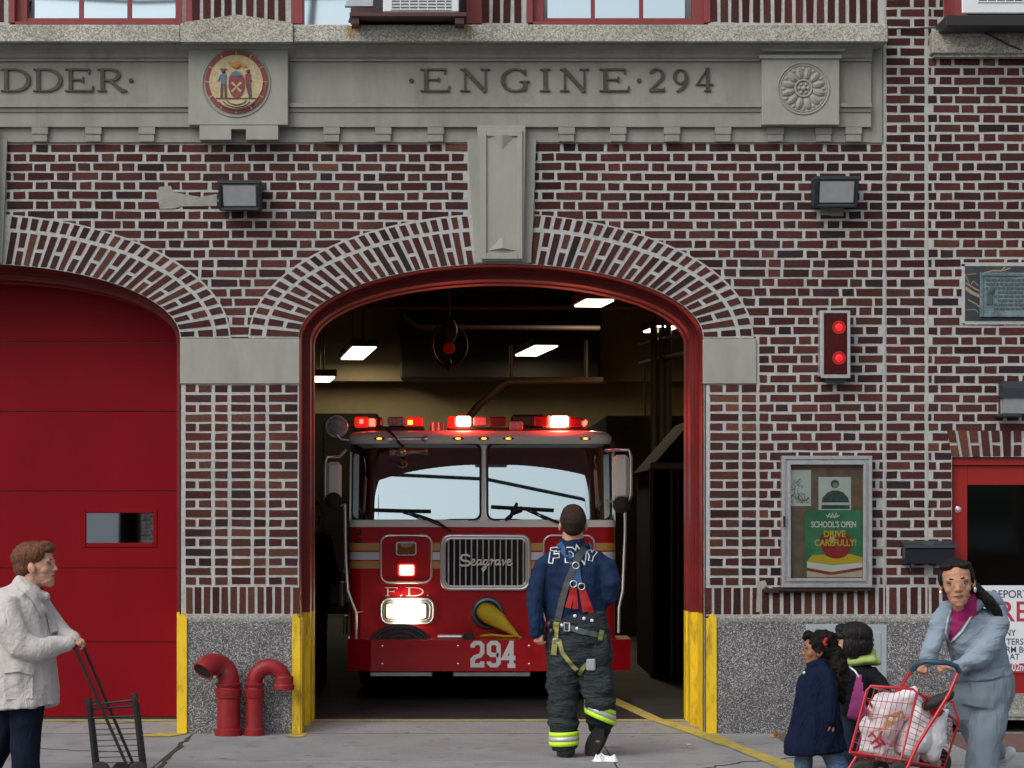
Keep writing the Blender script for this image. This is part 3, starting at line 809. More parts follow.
w.box(wx0 + .004, wx1 - .004, DY - .0075, DY + .03, wz1 - .004, wz1 + .03, 0, .004); w.box(wx0 + .004, wx1 - .004, DY - .0075, DY + .03, wz0 - .03, wz0 + .004, 0, .004)
w.build('window_frame', M['door_red'], o)
w = MB(); w.box(wx0 + .005, wx1 - .005, DY + .012, DY + .018, wz0 + .005, wz1 - .005); w.build('pane', M['glass_ref'], o)
w = MB(); w.box(xl, xr, DY - .005, DY + .055, BOT - .055, BOT); w.build('rubber_seal', M['blackish'], o)

# ---- upper windows
def upwin(px0, px1, panes, cut=None):
    fr = MB(); z0, z1 = fz(23), fz(TOPY)
    fr.box(fx(px0), fx(px0 + 16), .05, .14, z0, z1, 0, .004); fr.box(fx(px1 - 16), fx(px1), .05, .14, z0, z1, 0, .004)
    fr.box(fx(px0) - .012, fx(px0 + 5), -.004, .06, z0, z1, 0, .004); fr.box(fx(px1 - 5), fx(px1) + .012, -.004, .06, z0, z1, 0, .004)
    fr.box(fx(px0 + 16), fx(px1 - 16), .052, .14, z0, fz(16.5), 0, .003)
    for a, b in zip(panes[:-1], panes[1:]): fr.box(fx(a[1]), fx(b[0]), .065, .12, fz(16.5), z1)
    fr.box(fx(px0 + 5.1), fx(px1 - 5.1), -.003, .3, z0 - .01, fz(21.6), 0)
    o = fr.build('window', M['win_red'], house)
    for a, b in panes:
        p = MB(); p.box(fx(a), fx(b), .09, .096, fz(16.5), z1); p.build('pane', M['glass_up'], o)
    c_ = MB(); nn = 40
    v = []; f = []
    for i in range(nn + 1):
        x = fx(px0 + 14) + (fx(px1 - 14) - fx(px0 + 14)) * i / nn; y = .3 + .02 * math.sin(i * 1.7)
        v += [(x, y, z0), (x, y, z1)]
        if i: f.append((2 * i - 2, 2 * i, 2 * i + 1, 2 * i - 1))
    c_.add(v, f, 0, True); c_.build('curtain', M['curtain'], o)
upwin(10, 191, [(32.5, 77.5), (81.5, 126), (130, 174)])
upwin(528, 709, [(548, 591.5), (595.5, 640), (644, 686)])
# window with the air conditioner
fr = MB(); z0, z1 = fz(24), fz(TOPY)
fr.box(fx(291), fx(303), -.004, .14, z0, z1, 0, .004); fr.box(fx(466), fx(482), -.004, .14, z0, z1, 0, .004); fr.box(fx(303), fx(466), .06, .12, fz(-18), fz(-24))
o = fr.build('window', M['win_red'], house)
p = MB(); p.box(fx(303), fx(350), .09, .096, z0, z1); p.box(fx(350.3), fx(466), .09, .096, fz(-18), z1); p.build('pane', M['glass_up'], o)
c_ = MB(); c_.box(fx(300), fx(470), .3, .31, z0, z1); c_.build('curtain', M['curtain'], o)
p = MB(); p.box(fx(351), fx(466), .07, .085, fz(23), fz(-18)); p.build('filler_panel', M['win_dark'], o)
# right window above the pale sill
fr = MB(); z0, z1 = fz(30), fz(TOPY)
fr.box(fx(943.5), fx(958), -.004, .14, z0, z1, 0, .004); fr.box(fx(1066), fx(1080), -.004, .14, z0, z1, 0, .004); fr.box(fx(958), fx(1066), .0, .14, z0, fz(16), 1)
o = fr.build('window', [M['win_red'], M['win_dark']], house)
p = MB(); p.box(fx(958), fx(1066), .09, .096, fz(-20), z1); p.build('pane', M['glass_up'], o)
p = MB(); p.box(fx(958), fx(1066), .3, .31, fz(16), z1); p.build('curtain', M['curtain'], o)

# ---- red entry door at the right
ed = MB(); DX0, DX1 = 952.5, 1086
ed.fbox(DX0, DX1, 457.5, 465, .03, .14); ed.fbox(DX0, 967.5, 465.2, 694, .055, .12, 0, .003); ed.fbox(1068, DX1, 465.2, 694, .055, .12, 0, .003)
ed.fbox(967.5, 1068, 465.2, 485, .0555, .12, 0, .003); ed.fbox(967.5, 1068, 640, 694, .0555, .12, 0, .003)
o = ed.build('entry_door', M['entry_red'], house)
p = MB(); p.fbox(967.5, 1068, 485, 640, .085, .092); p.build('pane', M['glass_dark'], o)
p = MB(); p.lathe((fx(959.5), .056, fz(509.5)), (0, -1, 0), [(0, .024), (.006, .024), (.010, .018), (.018, .012), (.02, .004)], 20); p.build('lock_cylinder', M['chrome'], o)
p = MB(); p.fbox(952.5, 1086, 716.5, 720, -.02, .1); p.fbox(952.6, 1086, 694, 716.5, .0, .12); 
lab(p.build('threshold', [M['gran_cap']], o), 'pale concrete threshold below the red door')
p = MB(); p.fbox(952.5, 1086, 713.5, 716.6, -.03, .02); p.build('threshold_edge', M['alu'], o)
# room behind the entry door glass
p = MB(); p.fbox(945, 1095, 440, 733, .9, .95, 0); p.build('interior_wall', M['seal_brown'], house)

# ---- patch and missing brick spots
CP = mat('cement_patch', (.27, .265, .24), .9, var=.2, vscale=15, bump=.4)
pt = MB()
pt.prism([(fx(159), fz(187)), (fx(171), fz(186)), (fx(173), fz(192)), (fx(200), fz(197)), (fx(217), fz(194)), (fx(217), fz(206)), (fx(180), fz(206.5)), (fx(176), fz(208.5)), (fx(160), fz(209)), (fx(157), fz(196))], -.006, .004)
lab(pt.build('cement_patch', CP, house), 'pale cement patch left of the floodlight'); pt = MB()
pt.prism([(fx(820), fz(207)), (fx(842), fz(207)), (fx(840), fz(216)), (fx(821), fz(215))], -.006, .004)
pt.build('cement_patch', CP, house); pt = MB()
pt.prism([(fx(757), fz(586)), (fx(757), fz(582)), (fx(765), fz(580)), (fx(767), fz(585)), (fx(762), fz(590)), (fx(762), fz(612)), (fx(756), fz(612))], -.006, .004)
pt.build('cement_patch', CP, house)
# =====================================================  GROUND, INTERIOR, STREET
def slab_mat():
    m, nt, b = new_mat('sidewalk_concrete'); N, L = nt.nodes, nt.links
    tc = N.new('ShaderNodeTexCoord')
    n1 = N.new('ShaderNodeTexNoise'); n1.inputs['Scale'].default_value = 1.6; n1.inputs['Detail'].default_value = 10; n1.inputs['Roughness'].default_value = .68
    n2 = N.new('ShaderNodeTexNoise'); n2.inputs['Scale'].default_value = 90; n2.inputs['Detail'].default_value = 3
    L.new(tc.outputs['Object'], n1.inputs['Vector']); L.new(tc.outputs['Object'], n2.inputs['Vector'])
    cr = N.new('ShaderNodeValToRGB'); e = cr.color_ramp.elements; e[0].position = .3; e[0].color = (.19, .195, .205, 1); e[1].position = .72; e[1].color = (.30, .305, .315, 1)
    L.new(n1.outputs['Fac'], cr.inputs['Fac'])
    mr = N.new('ShaderNodeMapRange'); mr.inputs['From Min'].default_value = .3; mr.inputs['From Max'].default_value = .7; mr.inputs['To Min'].default_value = .7; mr.inputs['To Max'].default_value = 1.25
    L.new(n2.outputs['Fac'], mr.inputs['Value'])
    mu = N.new('ShaderNodeMix'); mu.data_type = 'RGBA'; mu.blend_type = 'MULTIPLY'; mu.inputs['Factor'].default_value = 1
    L.new(cr.outputs['Color'], mu.inputs['A']); L.new(mr.outputs['Result'], mu.inputs['B'])
    n3 = N.new('ShaderNodeTexNoise'); n3.inputs['Scale'].default_value = 3.5; n3.inputs['Detail'].default_value = 4; L.new(tc.outputs['Object'], n3.inputs['Vector'])
    r3 = N.new('ShaderNodeMapRange'); r3.inputs['From Min'].default_value = .6; r3.inputs['From Max'].default_value = .68; r3.inputs['To Max'].default_value = .4
    L.new(n3.outputs['Fac'], r3.inputs['Value'])
    mx = N.new('ShaderNodeMix'); mx.data_type = 'RGBA'; L.new(r3.outputs['Result'], mx.inputs['Factor']); L.new(mu.outputs['Result'], mx.inputs['A']); mx.inputs['B'].default_value = (.09, .09, .092, 1)
    vo = N.new('ShaderNodeTexVoronoi'); vo.inputs['Scale'].default_value = 4.5; L.new(tc.outputs['Object'], vo.inputs['Vector'])
    rv = N.new('ShaderNodeMapRange'); rv.inputs['From Min'].default_value = .10; rv.inputs['From Max'].default_value = .13; rv.inputs['To Min'].default_value = .6; rv.inputs['To Max'].default_value = 0
    L.new(vo.outputs['Distance'], rv.inputs['Value'])
    mg = N.new('ShaderNodeMix'); mg.data_type = 'RGBA'; L.new(rv.outputs['Result'], mg.inputs['Factor']); L.new(mx.outputs['Result'], mg.inputs['A']); mg.inputs['B'].default_value = (.06, .06, .062, 1)
    L.new(mg.outputs['Result'], b.inputs['Base Color']); b.inputs['Roughness'].default_value = .72; b.inputs['Specular IOR Level'].default_value = .4
    bp = N.new('ShaderNodeBump'); bp.inputs['Strength'].default_value = .35; bp.inputs['Distance'].default_value = .004; L.new(n2.outputs['Fac'], bp.inputs['Height']); L.new(bp.outputs['Normal'], b.inputs['Normal'])
    return m
M['slab'] = slab_mat()
M['joint'] = mat('joint_dirt', (.035, .04, .025), .95, var=.4, vscale=20)
M['rustplate'] = mat('rusty_plate', (.13, .07, .06), .8, var=.3, vscale=15)
M['asphalt'] = mat('asphalt', (.055, .055, .058), .85, var=.25, vscale=25, bump=.4, bscale=200)
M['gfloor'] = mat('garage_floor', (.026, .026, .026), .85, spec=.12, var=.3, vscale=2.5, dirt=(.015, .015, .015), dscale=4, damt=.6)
g = MB(); g.box(-300, 300, -300, 300, -.6, -.30); g.build('ground', M['asphalt'], kind='structure')
def slabgrid():
    s = MB(); j = .006
    # joint lines in X and Y (metres); two of them match the cracks in the photo
    xs = [-40] + [-12 + 2.0 * i for i in range(0, 5)] + [-1.985, 1.02, 3.05, 5.1] + [7 + 2 * i for i in range(4)] + [40]
    ys = [-5.2, -3.6, -1.95 + .0, -.02]
    for a, b in zip(xs[:-1], xs[1:]):
        for c, d in zip(ys[:-1], ys[1:]):
            s.box(a + j, b - j, c + j, d - j, -.25, 0., 0, .004)
    return s
slabgrid().build('sidewalk', M['slab'], kind='structure')
s = MB(); s.box(-40, 40, -5.19, -.03, -.26, -.008); s.build('sidewalk_joint_fill', M['joint'], kind='structure')
# apron sloping up through the two bays, strip of concrete under the facade
s = MB()
for a, b in ((-233, 181), (299, 704)):
    s.add([(fx(a) + .004, -.012, -.0), (fx(b) - .004, -.012, 0), (fx(b) - .004, .6, .05), (fx(a) + .004, .6, .05)], [(0, 1, 2, 3)])
s.build('bay_apron', M['slab'], kind='structure')
s = MB(); s.box(fx(952), fx(1086), -.012, .9, -.1, .004); s.build('entry_step', M['slab'], kind='structure')
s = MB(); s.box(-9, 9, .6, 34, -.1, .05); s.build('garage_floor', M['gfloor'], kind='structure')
# kerb, road, far pavement
s = MB(); s.box(-40, 40, -5.38, -5.2, -.3, .0, 0, .02); s.build('kerb', M['gran_cap'], kind='structure')
s = MB(); s.box(-60, 60, -14.4, -5.38, -.3, -.15); s.build('road', M['asphalt'], kind='structure')
s = MB(); s.box(-60, 60, -21, -14.4, -.3, .0, 0, .02); s.build('far_pavement', M['slab'], kind='structure')
# painted lines
yl = MB()
def gy(px, py, z=.004):   # ground point seen at px,py
    k = (EYE - z) / (py - VY); return ((px - VX) * k, FPX * k - DIST)
def gquad(mb, pts, z=.004, m=0):
    P = [gy(a, b, z) for a, b in pts]; mb.add([(x, y, z) for x, y in P], [tuple(range(len(P)))], m)
yl.add([(1.86, -.9, .005), (1.98, -.9, .005), (2.6, -4.6, .005), (2.36, -4.6, .005)], [(0, 1, 2, 3)])
P = [(1.72, -.03), (1.86, -.03), (1.98, -.9), (1.86, -.9)]
yl.add([(1.70, -.02, .005), (1.9, -.02, .005), (1.98, -.9, .005), (1.84, -.9, .005)], [(0, 1, 2, 3)])
yl.add([(-2.02, -.035, .005), (-1.99 - .28, -.035, .005), (-2.38, -.30, .005), (-2.12, -.30, .005)], [(0, 1, 2, 3)])
yl.add([(-1.25, -.035, .005), (-1.13, -.035, .005), (-1.15, -.32, .005), (-1.28, -.32, .005)], [(0, 1, 2, 3)])
for a, b in ((-233, 181), (299, 704)): yl.add([(fx(a) + .08, .50, .0455), (fx(b) - .08, .50, .0455), (fx(b) - .08, .56, .0505), (fx(a) + .08, .56, .0505)], [(0, 1, 2, 3)])
yl.add([(1.70, -.02, .0045), (1.86, -.02, .0045), (1.56, .6, .054), (1.44, .6, .054)], [(0, 1, 2, 3)])
yl.add([(1.44, .6, .054), (1.56, .6, .054), (1.12, 4.6, .054), (.98, 4.6, .054)], [(0, 1, 2, 3)])
yl.build('painted_lines', M['road_yellow'], kind='structure')
cr_ = MB()
def crack(pts, w=.012):
    rr = random.Random(3); P = []
    for (a, b), (c, d) in zip(pts[:-1], pts[1:]):
        for i in range(8):
            t = i / 8; P.append((a + (c - a) * t + rr.uniform(-.02, .02), b + (d - b) * t + rr.uniform(-.03, .03)))
    P.append(pts[-1]); ribbon(cr_, P, w, lambda u, v, h: Vector((u, v, .001 + h)), .003)
crack([gy(190, 737), gy(172, 752), gy(157, 769)], .03); crack([gy(705, 768), gy(740, 762), gy(800, 757)], .012)
crack([(-4, -1.0), (-3, -1.1), (-2.3, -1.4)], .006)
cr_.build('pavement_cracks', M['joint'], kind='structure')
pl = MB(); pl.box(2.32, 3.25, -1.0, -.06, -.01, .006); pl.box(3.5, 5.6, -1.35, -.1, -.01, .0065); pl.build('sidewalk_cover', M['rustplate'], kind='structure')

# interior of the garage
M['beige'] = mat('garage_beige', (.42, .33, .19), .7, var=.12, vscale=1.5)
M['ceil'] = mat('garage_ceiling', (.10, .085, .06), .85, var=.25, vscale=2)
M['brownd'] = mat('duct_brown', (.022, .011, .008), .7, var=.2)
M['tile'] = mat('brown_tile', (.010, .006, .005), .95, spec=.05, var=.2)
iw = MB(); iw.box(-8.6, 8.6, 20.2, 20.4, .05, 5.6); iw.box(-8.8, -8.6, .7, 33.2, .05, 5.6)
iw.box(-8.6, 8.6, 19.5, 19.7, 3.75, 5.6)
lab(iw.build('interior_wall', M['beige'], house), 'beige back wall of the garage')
iw = MB(); iw.box(3.75, 3.9, .7, 33, .05, 5.6); lab(iw.build('interior_wall', M['beige'], house), 'beige side wall with pipes at the right of the garage')
# inner face of the front wall
iw = MB(); iw.box(fx(-350), fx(299), .701, .74, fz(280), 5.6); iw.box(fx(299), fx(704), .701, .74, fz(262), 5.6); iw.box(fx(704), 3.9, .701, .74, .05, 5.6); iw.box(fx(181), fx(299), .701, .74, .05, fz(262)); iw.build('interior_wall', M['mortar_old'], house)
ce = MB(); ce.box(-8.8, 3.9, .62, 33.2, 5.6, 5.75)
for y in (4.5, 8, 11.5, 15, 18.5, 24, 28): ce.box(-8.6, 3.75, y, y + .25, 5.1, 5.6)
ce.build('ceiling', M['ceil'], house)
rf = MB(); rf.box(fx(-352), fx(1152), .64, 34, 5.76, 6.4); rf.build('roof', M['mortar_old'], house)
sd = MB(); sd.box(fx(-352), fx(-352) + .3, .6, 34, 0, 6.4); sd.box(fx(1152) - .3, fx(1152), .6, 34, 0, 6.4); sd.build('side_wall', M['mortar_old'], house)
M['darkener'] = mat('darkener_black', (.012, .010, .009), .95, spec=.05, var=.3, vscale=3)  # near-black, for boxes added to darken the lower back of the garage
for i, (a, b_) in enumerate(((-8.4, -5.8), (-5.7, -3.2), (-3.1, -1.3))):
    lk = MB(); lk.box(a, b_, 18.8, 19.4, .05, 3.2, 0, .01)
    for k in range(4): lk.box(a + .06 + k * (b_ - a) / 4, a - .02 + (k + 1) * (b_ - a) / 4, 18.775, 18.8, .2, 3.1, 0, .008)
    tag(lk.build('darkener_box', M['darkener']), ('added dark box deep in the garage, behind the closed left bay', 'added dark box deep in the garage, middle one of the row', 'added dark box deep in the garage just left of the truck')[i], 'darkener', 'added dark boxes along the garage wall')
lk = MB(); lk.box(1.9, 3.7, 12.5, 18.2, .05, 2.9, 0, .01); tag(lk.build('darkener_box_right', M['darkener']), 'added dark box deep in the garage at the right of the truck', 'darkbox')  # one more added box, keeps the bay dark right of the truck
# duct block, pipes and the wardrobe-like booth at the right
du = MB(); p0 = W(400, 325, 18.6); p1 = W(600, 379, 18.6); du.box(p0.x, p1.x, 18.6, 19.4, p1.z, p0.z + .6, 0, .03)
du.build('ceiling_duct', M['brownd'], house)
M['pipe_brown'] = mat('pipe_brown', (.13, .07, .035), .5)
pi = MB(); Y = 13
pi.tube([W(468, 418, Y), W(478, 405, Y), W(502, 385, Y), W(508, 381.5, Y), W(603, 381, Y)], .055, 8)
pi.tube([W(511, 381, Y), W(511, 345, Y)], .025, 6); pi.tube([W(586, 381, Y), W(586, 340, Y)], .025, 6)
pi.build('overhead_pipe', M['pipe_brown'], house)
pi = MB(); Y = 9
pi.tube([W(302, 306, Y), W(402, 296, Y), W(404, 318, Y), W(418, 327, Y), W(600, 328, Y)], .03, 6)
pi.tube([W(320, 307, Y), W(640, 307, Y)], .03, 6)
for a, b in ((640, 353), (640, 372)): pi.tube([W(a, b - 9, 14), W(702, b - 40 + 18, 9)], .03, 6)
pi.tube([W(644, 348, 14), W(646, 460, 14)], .015, 6)
for px in (654, 662, 668): pi.tube([W(px, 320, 12), W(px, 640, 12)], .05, 8)
pi.build('conduit', M['brownd'], house)
bo = MB(); Y = 5.0
for a, b in ((650, 653), (670, 673), (676.5, 678.5)): p = W(a, 470, Y); q = W(b, 690, Y); bo.box(p.x, q.x, Y, Y + .08, .05, p.z, 0, .01)
p = W(650, 462, Y); q = W(705, 470, Y); bo.box(p.x, q.x, Y, Y + .08, q.z, p.z, 0, .01)
o = bo.build('booth_frame', mat('booth_frame', (.10, .085, .075), .4, .5), house)
bo = MB(); p = W(653, 470, Y); q = W(710, 690, Y); bo.box(p.x, q.x, Y + .05, Y + 2, .05, p.z - .02); bo.prism([(p.x - .04, p.z), (q.x, p.z), (q.x, p.z + .55), (q.x - .15, p.z + .5)], Y + .05, Y + 2)
bo.build('booth_body', M['tile'], house)
# the sectional door of the middle bay, rolled up flat under the ceiling
od = MB()
for i in range(4): od.box(fx(299) - .05, fx(704) + .05, .85 + i * .62, 1.45 + i * .62, 3.72, 3.77)
od.build('raised_door', M['door_red'], house)
od = MB()
for xx in (fx(299) - .02, fx(704) + .06): od.tube([(xx, .8, .1), (xx, .8, 3.3), (xx, .95, 3.6), (xx, 1.2, 3.68), (xx, 3.6, 3.7)], .025, 8)
od.build('door_track', M['steel'], house)
# hazy hose loop
ho = empty('exhaust_hose', tuple(W(448, 345, 6)), 'black exhaust hose looped below the garage ceiling above the truck', 'hose')
h = MB(); c = W(449, 345, 6); r = 19 * 23 / FPX
h.tube([c + Vector((r * .9 * math.cos(t), .1 * math.sin(2 * t), r * 1.1 * math.sin(t))) for t in [PI * .7 + 2 * PI * i / 40 * .95 for i in range(41)]], .02, 8)
h.tube([c + Vector((0, 0, r)), c + Vector((0, 0, 1.6))], .012, 6); h.ell(c + Vector((0, 0, r * .75)), (.09, .09, .13), 0, 10)
h.ell(c + Vector((.0, 0, -r * 1.05)), (.03, .03, .07), 0, 8)
h.build('hose', M['blackish'], ho)
M['red_dim'] = mat('red_glow', (.04, .003, .003), .9, spec=.1, emit=(1, .02, .01), estr=.05)  # faint red reflection put into a glowing ball, no lamp hangs here
h = MB(); h.ell(c + Vector((0, .05, -.03)), (.06, .05, .06), 0, 12); h.build('red_glow_ball', M['red_dim'], ho)
# fluorescent fittings
M['tube_lit'] = mat('lit_tube', (.8, .8, .7), .5, emit=(1., .93, .70), estr=5.)
def fitting(px, py, dx, zc, L, wid, label):
    k = (zc - EYE) / (VY - py) ; x, y = (px - VX) * k, FPX * k - DIST
    e = empty('ceiling_light', (x, y, zc), label, 'ceiling light', 'fluorescent lights under the garage ceiling')
    a = math.atan(.39 / 3.3) ; ca, sa = math.cos(a), math.sin(a)
    def pt(u, v, z): return (x + u * ca - v * sa * 1., y + v * ca + u * sa, z)
    f = MB()
    def bx(u0, u1, v0, v1, z0, z1, m=0):
        vv = [pt(u, v, z) for z in (z0, z1) for v in (v0, v1) for u in (u0, u1)]
        f.add(vv, [(0, 2, 3, 1), (4, 5, 7, 6), (0, 1, 5, 4), (2, 6, 7, 3), (0, 4, 6, 2), (1, 3, 7, 5)], m)
    bx(-wid / 2 - .03, wid / 2 + .03, -L / 2 - .03, L / 2 + .03, zc + .02, zc + .12); f.build('housing', M['ceil'], e)
    f = MB(); bx(-wid / 2, wid / 2, -L / 2, L / 2, zc, zc + .019); f.build('diffuser', M['tube_lit'], e)
    ld = bpy.data.lights.new('fitting_light', 'AREA'); ld.energy = (11 if y > 9 else 130) * L; ld.color = (1, .86, .58); ld.shape = 'RECTANGLE'; ld.size = wid; ld.size_y = L
    lo = bpy.data.objects.new('fitting_light', ld); COL.objects.link(lo); lo.location = (x, y, zc - .03)
    f = MB()
    for s in (-L * .4, L * .4): p = Vector(pt(0, s, zc + .12)); f.tube([p, (p.x, p.y, 5.6)], .01, 6)
    f.build('hanger', M['black'], e)
fitting(358, 354, 0, 4.05, 2.6, .34, 'lit fluorescent fitting above the left end of the truck roof')
fitting(536, 351.5, 0, 4.05, 2.0, .33, 'lit fluorescent fitting above the middle of the truck roof')
fitting(594, 304, 0, 3.95, .75, .3, 'lit fluorescent fitting nearest under the top of the arch')
fitting(661, 330, 0, 4.0, .9, .28, 'lit fluorescent fitting high at the right side of the bay')
fitting(322, 380, 0, 3.6, 1.2, .3, 'lit fluorescent fitting deep at the left edge of the bay')

# ---- across the street (seen only in reflections)
opp = empty('brick_rowhouse', (0, -24, 0), 'two storey brown rowhouse across the street', 'rowhouse')
M['opp'] = mat('rowhouse_brick', (.16, .09, .07), .85, var=.2, vscale=4)
o = MB(); o.box(-14, 14, -34, -24, 0, 6.0); o.box(-14.2, 14.2, -34, -23.7, 6.0, 6.4, 1); o.build('wall', [M['opp'], M['stone']], opp)
for z in (.9, 3.7):
    for i in range(9):
        x = -12.4 + i * 3.05; o = MB(); o.box(x, x + 1.1, -23.99, -23.9, z, z + 1.5); w_ = o.build('window', M['stone'], opp)
        o = MB(); o.box(x + .08, x + 1.02, -23.9, -23.88, z + .08, z + 1.42); o.build('pane', M['glass_ref'], w_)
sl_ = empty('street_lamp', (-2.1, -14.6, 0), 'grey street lamp with curved arm on the far kerb', 'street lamp')
o = MB(); o.tube([(-2.1, -14.6, 0), (-2.1, -14.6, 4), (-2.1, -14.6, 8.2), (-2.0, -14.2, 8.9), (-1.8, -13.4, 9.2), (-1.6, -12.4, 9.2)], [.1, .08, .06, .05, .04, .04], 10); o.build('pole', M['alu'], sl_)
o = MB(); o.ell((-1.55, -12.1, 9.15), (.16, .36, .1), 0, 12); o.build('lamp_head', M['steel'], sl_)
for nm, pts, lb in (('overhead_cable', [(-12, -12, 8.6), (-4, -11.2, 8.0), (3, -10.6, 8.05), (12, -10, 8.9)], 'black cable strung low above the street'), ('overhead_cable', [(-12, -8, 8.3), (-3, -10, 8.7), (.4, -11.5, 9.3), (3, -14, 10)], 'black cable rising across the street')):
    o = MB(); P = []
    for (a, b) in zip(pts[:-1], pts[1:]):
        for i in range(6): P.append(Vector(a).lerp(Vector(b), i / 6))
    P.append(Vector(pts[-1])); o.tube(P, .03, 6); tag(o.build(nm, M['black']), lb, 'cable')

# parked van across the street, mirrored in the small window of the left bay door
van = empty('parked_van', (-5.2, -13.3, -.15), 'white delivery van parked across the street, seen only in reflections', 'van')
b = MB(); b.prismx([(-14.3, .25), (-14.3, 1.2), (-14.15, 2.05), (-12.6, 2.05), (-12.4, 1.2), (-12.4, .25)], -7.6, -4.6); b.prismx([(-14.3, .25), (-14.3, 1.15), (-12.4, 1.15), (-12.4, .25)], -4.6, -3.3); b.build('body', M['white'], van)
b = MB(); b.prism([(-4.58, 1.16), (-3.75, 1.16), (-4.3, 1.95), (-4.58, 1.95)], -14.1, -12.5); b.build('cab_window', M['glass_ref'], van)
for x, y in ((-6.8, -12.5), (-4.0, -12.5), (-6.8, -14.2), (-4.0, -14.2)):
    b = MB(); b.lathe((x, y, .2), (0, 1, 0), [(0, .2), (0, .33), (.2, .33), (.2, .2)], 24); b.build('wheel', M['blackish'], van)
# =====================================================  THINGS FIXED TO OR STANDING BY THE FACADE
# floodlights
def flood(px0, px1, py0, py1, label, jb):
    cx, cz = fx((px0 + px1) / 2), fz((py0 + py1) / 2)
    e = empty('floodlight', (cx, 0, cz), label, 'floodlight', 'floodlights above the bays')
    p_, q_ = W(px0, py1, -.2), W(px1, py0, -.2); x0, x1, z0, z1 = p_.x, q_.x, p_.z, q_.z
    b = MB()
    # hooded housing, deeper at the top
    prof = [(-.22, z1), (-.22, z1 - .03), (-.165, z0 + .012), (-.15, z0), (-.05, z0 + .01), (-.01, z0 + .04), (-.01, z1 - .01), (-.05, z1 + .012), (-.19, z1 + .012)]
    b.prismx(prof, x0, x1); b.box(x0 - .008, x1 + .008, -.232, -.05, z1 - .012, z1 + .014, 0, .004)
    for xx in (x0 + .006, x1 - .018):
        b.add([(xx, -.236, z1 - .01), (xx + .012, -.236, z1 - .01), (xx + .012, -.182, z0 + .006), (xx, -.182, z0 + .006), (xx, -.2, z1 - .01), (xx + .012, -.2, z1 - .01), (xx + .012, -.15, z0 + .006), (xx, -.15, z0 + .006)], [(0, 1, 2, 3), (0, 4, 5, 1), (3, 2, 6, 7), (0, 3, 7, 4), (1, 5, 6, 2)])
    b.box(x0 + .006, x1 - .006, -.18, -.12, z0 - .003, z0 + .018, 0, .004)
    b.build('housing', M['lamp_black'], e)
    g = MB(); g.add([(x0 + .035, -.2225, z1 - .025), (x1 - .035, -.2225, z1 - .025), (x1 - .035, -.1745, z0 + .03), (x0 + .035, -.1745, z0 + .03)], [(0, 1, 2, 3)])
    g.build('lens', M['lamp_glass'], e)
    if jb:
        g = MB(); g.box(cx - .05, cx + .05, -.03, .0, z0 - .05, z0 + .04, 0, .006); g.build('junction_box', M['stone'], e)
flood(218.5, 260.5, 182.5, 209.5, 'black floodlight above the pillar beside the pale cement patch', 0)
flood(815, 858.5, 178.5, 206, 'black floodlight above the red signal box, under the rosette', 1)
# small wall lamp at the right
e = empty('wall_lamp', (fx(1010), 0, fz(398)), 'small dark wall lamp with pale lower glass above the red entry door', 'wall lamp')
b = MB(); b.prismx([(-.02, fz(381)), (-.11, fz(383)), (-.15, fz(389)), (-.15, fz(399)), (-.02, fz(399))], fx(998.5), fx(1022)); b.fbox(998, 1022.5, 414, 417, -.12, -.005, 0, .004); b.fbox(999, 1021.5, 381, 417, -.02, -.003); b.build('housing', M['lamp_black'], e)
b = MB(); b.prismx([(-.02, fz(399.2)), (-.14, fz(399.2)), (-.105, fz(414)), (-.02, fz(414))], fx(999.5), fx(1021)); b.build('lens', M['lamp_glass'], e)

# red signal box
M['sig_red'] = mat('signal_lens', (.05, .002, .004), .2, var=.5, vscale=40, coat=.3, stretch=(6, 1, .3))
M['sig_spot'] = mat('signal_glow', (.5, .01, .01), .4, emit=(1, .012, .008), estr=.95)
M['sig_halo'] = mat('signal_halo', (.2, .004, .004), .4, emit=(1, .01, .008), estr=.16)  # soft glow round each lamp, made as a dim emitting disc
e = empty('signal_light', (fx(836), 0, fz(344)), 'tall red two lamp signal box with both lamps lit on the brick wall', 'signal light')
b = MB(); b.fbox(822, 850, 312, 377, -.10, -.002, 0, .006); b.fbox(826, 847, 377, 382, -.09, -.01); b.build('housing', M['lamp_black'], e)
b = MB()
for a, c_, d_, g in ((821.2, 824, 310.4, 378), (847.5, 850.4, 310.4, 378)): b.fbox(a, c_, d_, g, -.118, -.098, 0, .002)
b.fbox(824, 847.5, 310.4, 313, -.117, -.098); b.fbox(824, 847.5, 374.5, 378, -.117, -.098)
b.fbox(820, 821.2, 310.5, 376, -.1, -.004)
b.build('frame', M['alu'], e)
b = MB(); b.fbox(824, 847.5, 313, 374.5, -.112, -.10); b.build('lens', M['sig_red'], e)
for y in (328.5, 359):
    b = MB(); b.lathe((fx(836.5), -.112, fz(y)), (0, -1, 0), [(0, .028), (.004, .026), (.007, .006)], 20); o = lab(b.build('lamp', M['sig_spot'], e), 'glowing red lamp'); b = MB(); b.lathe((fx(836.5), -.112, fz(y)), (0, -1, 0), [(0, .05), (.002, .05)], 24); b.build('glow_disc', M['sig_halo'], o)

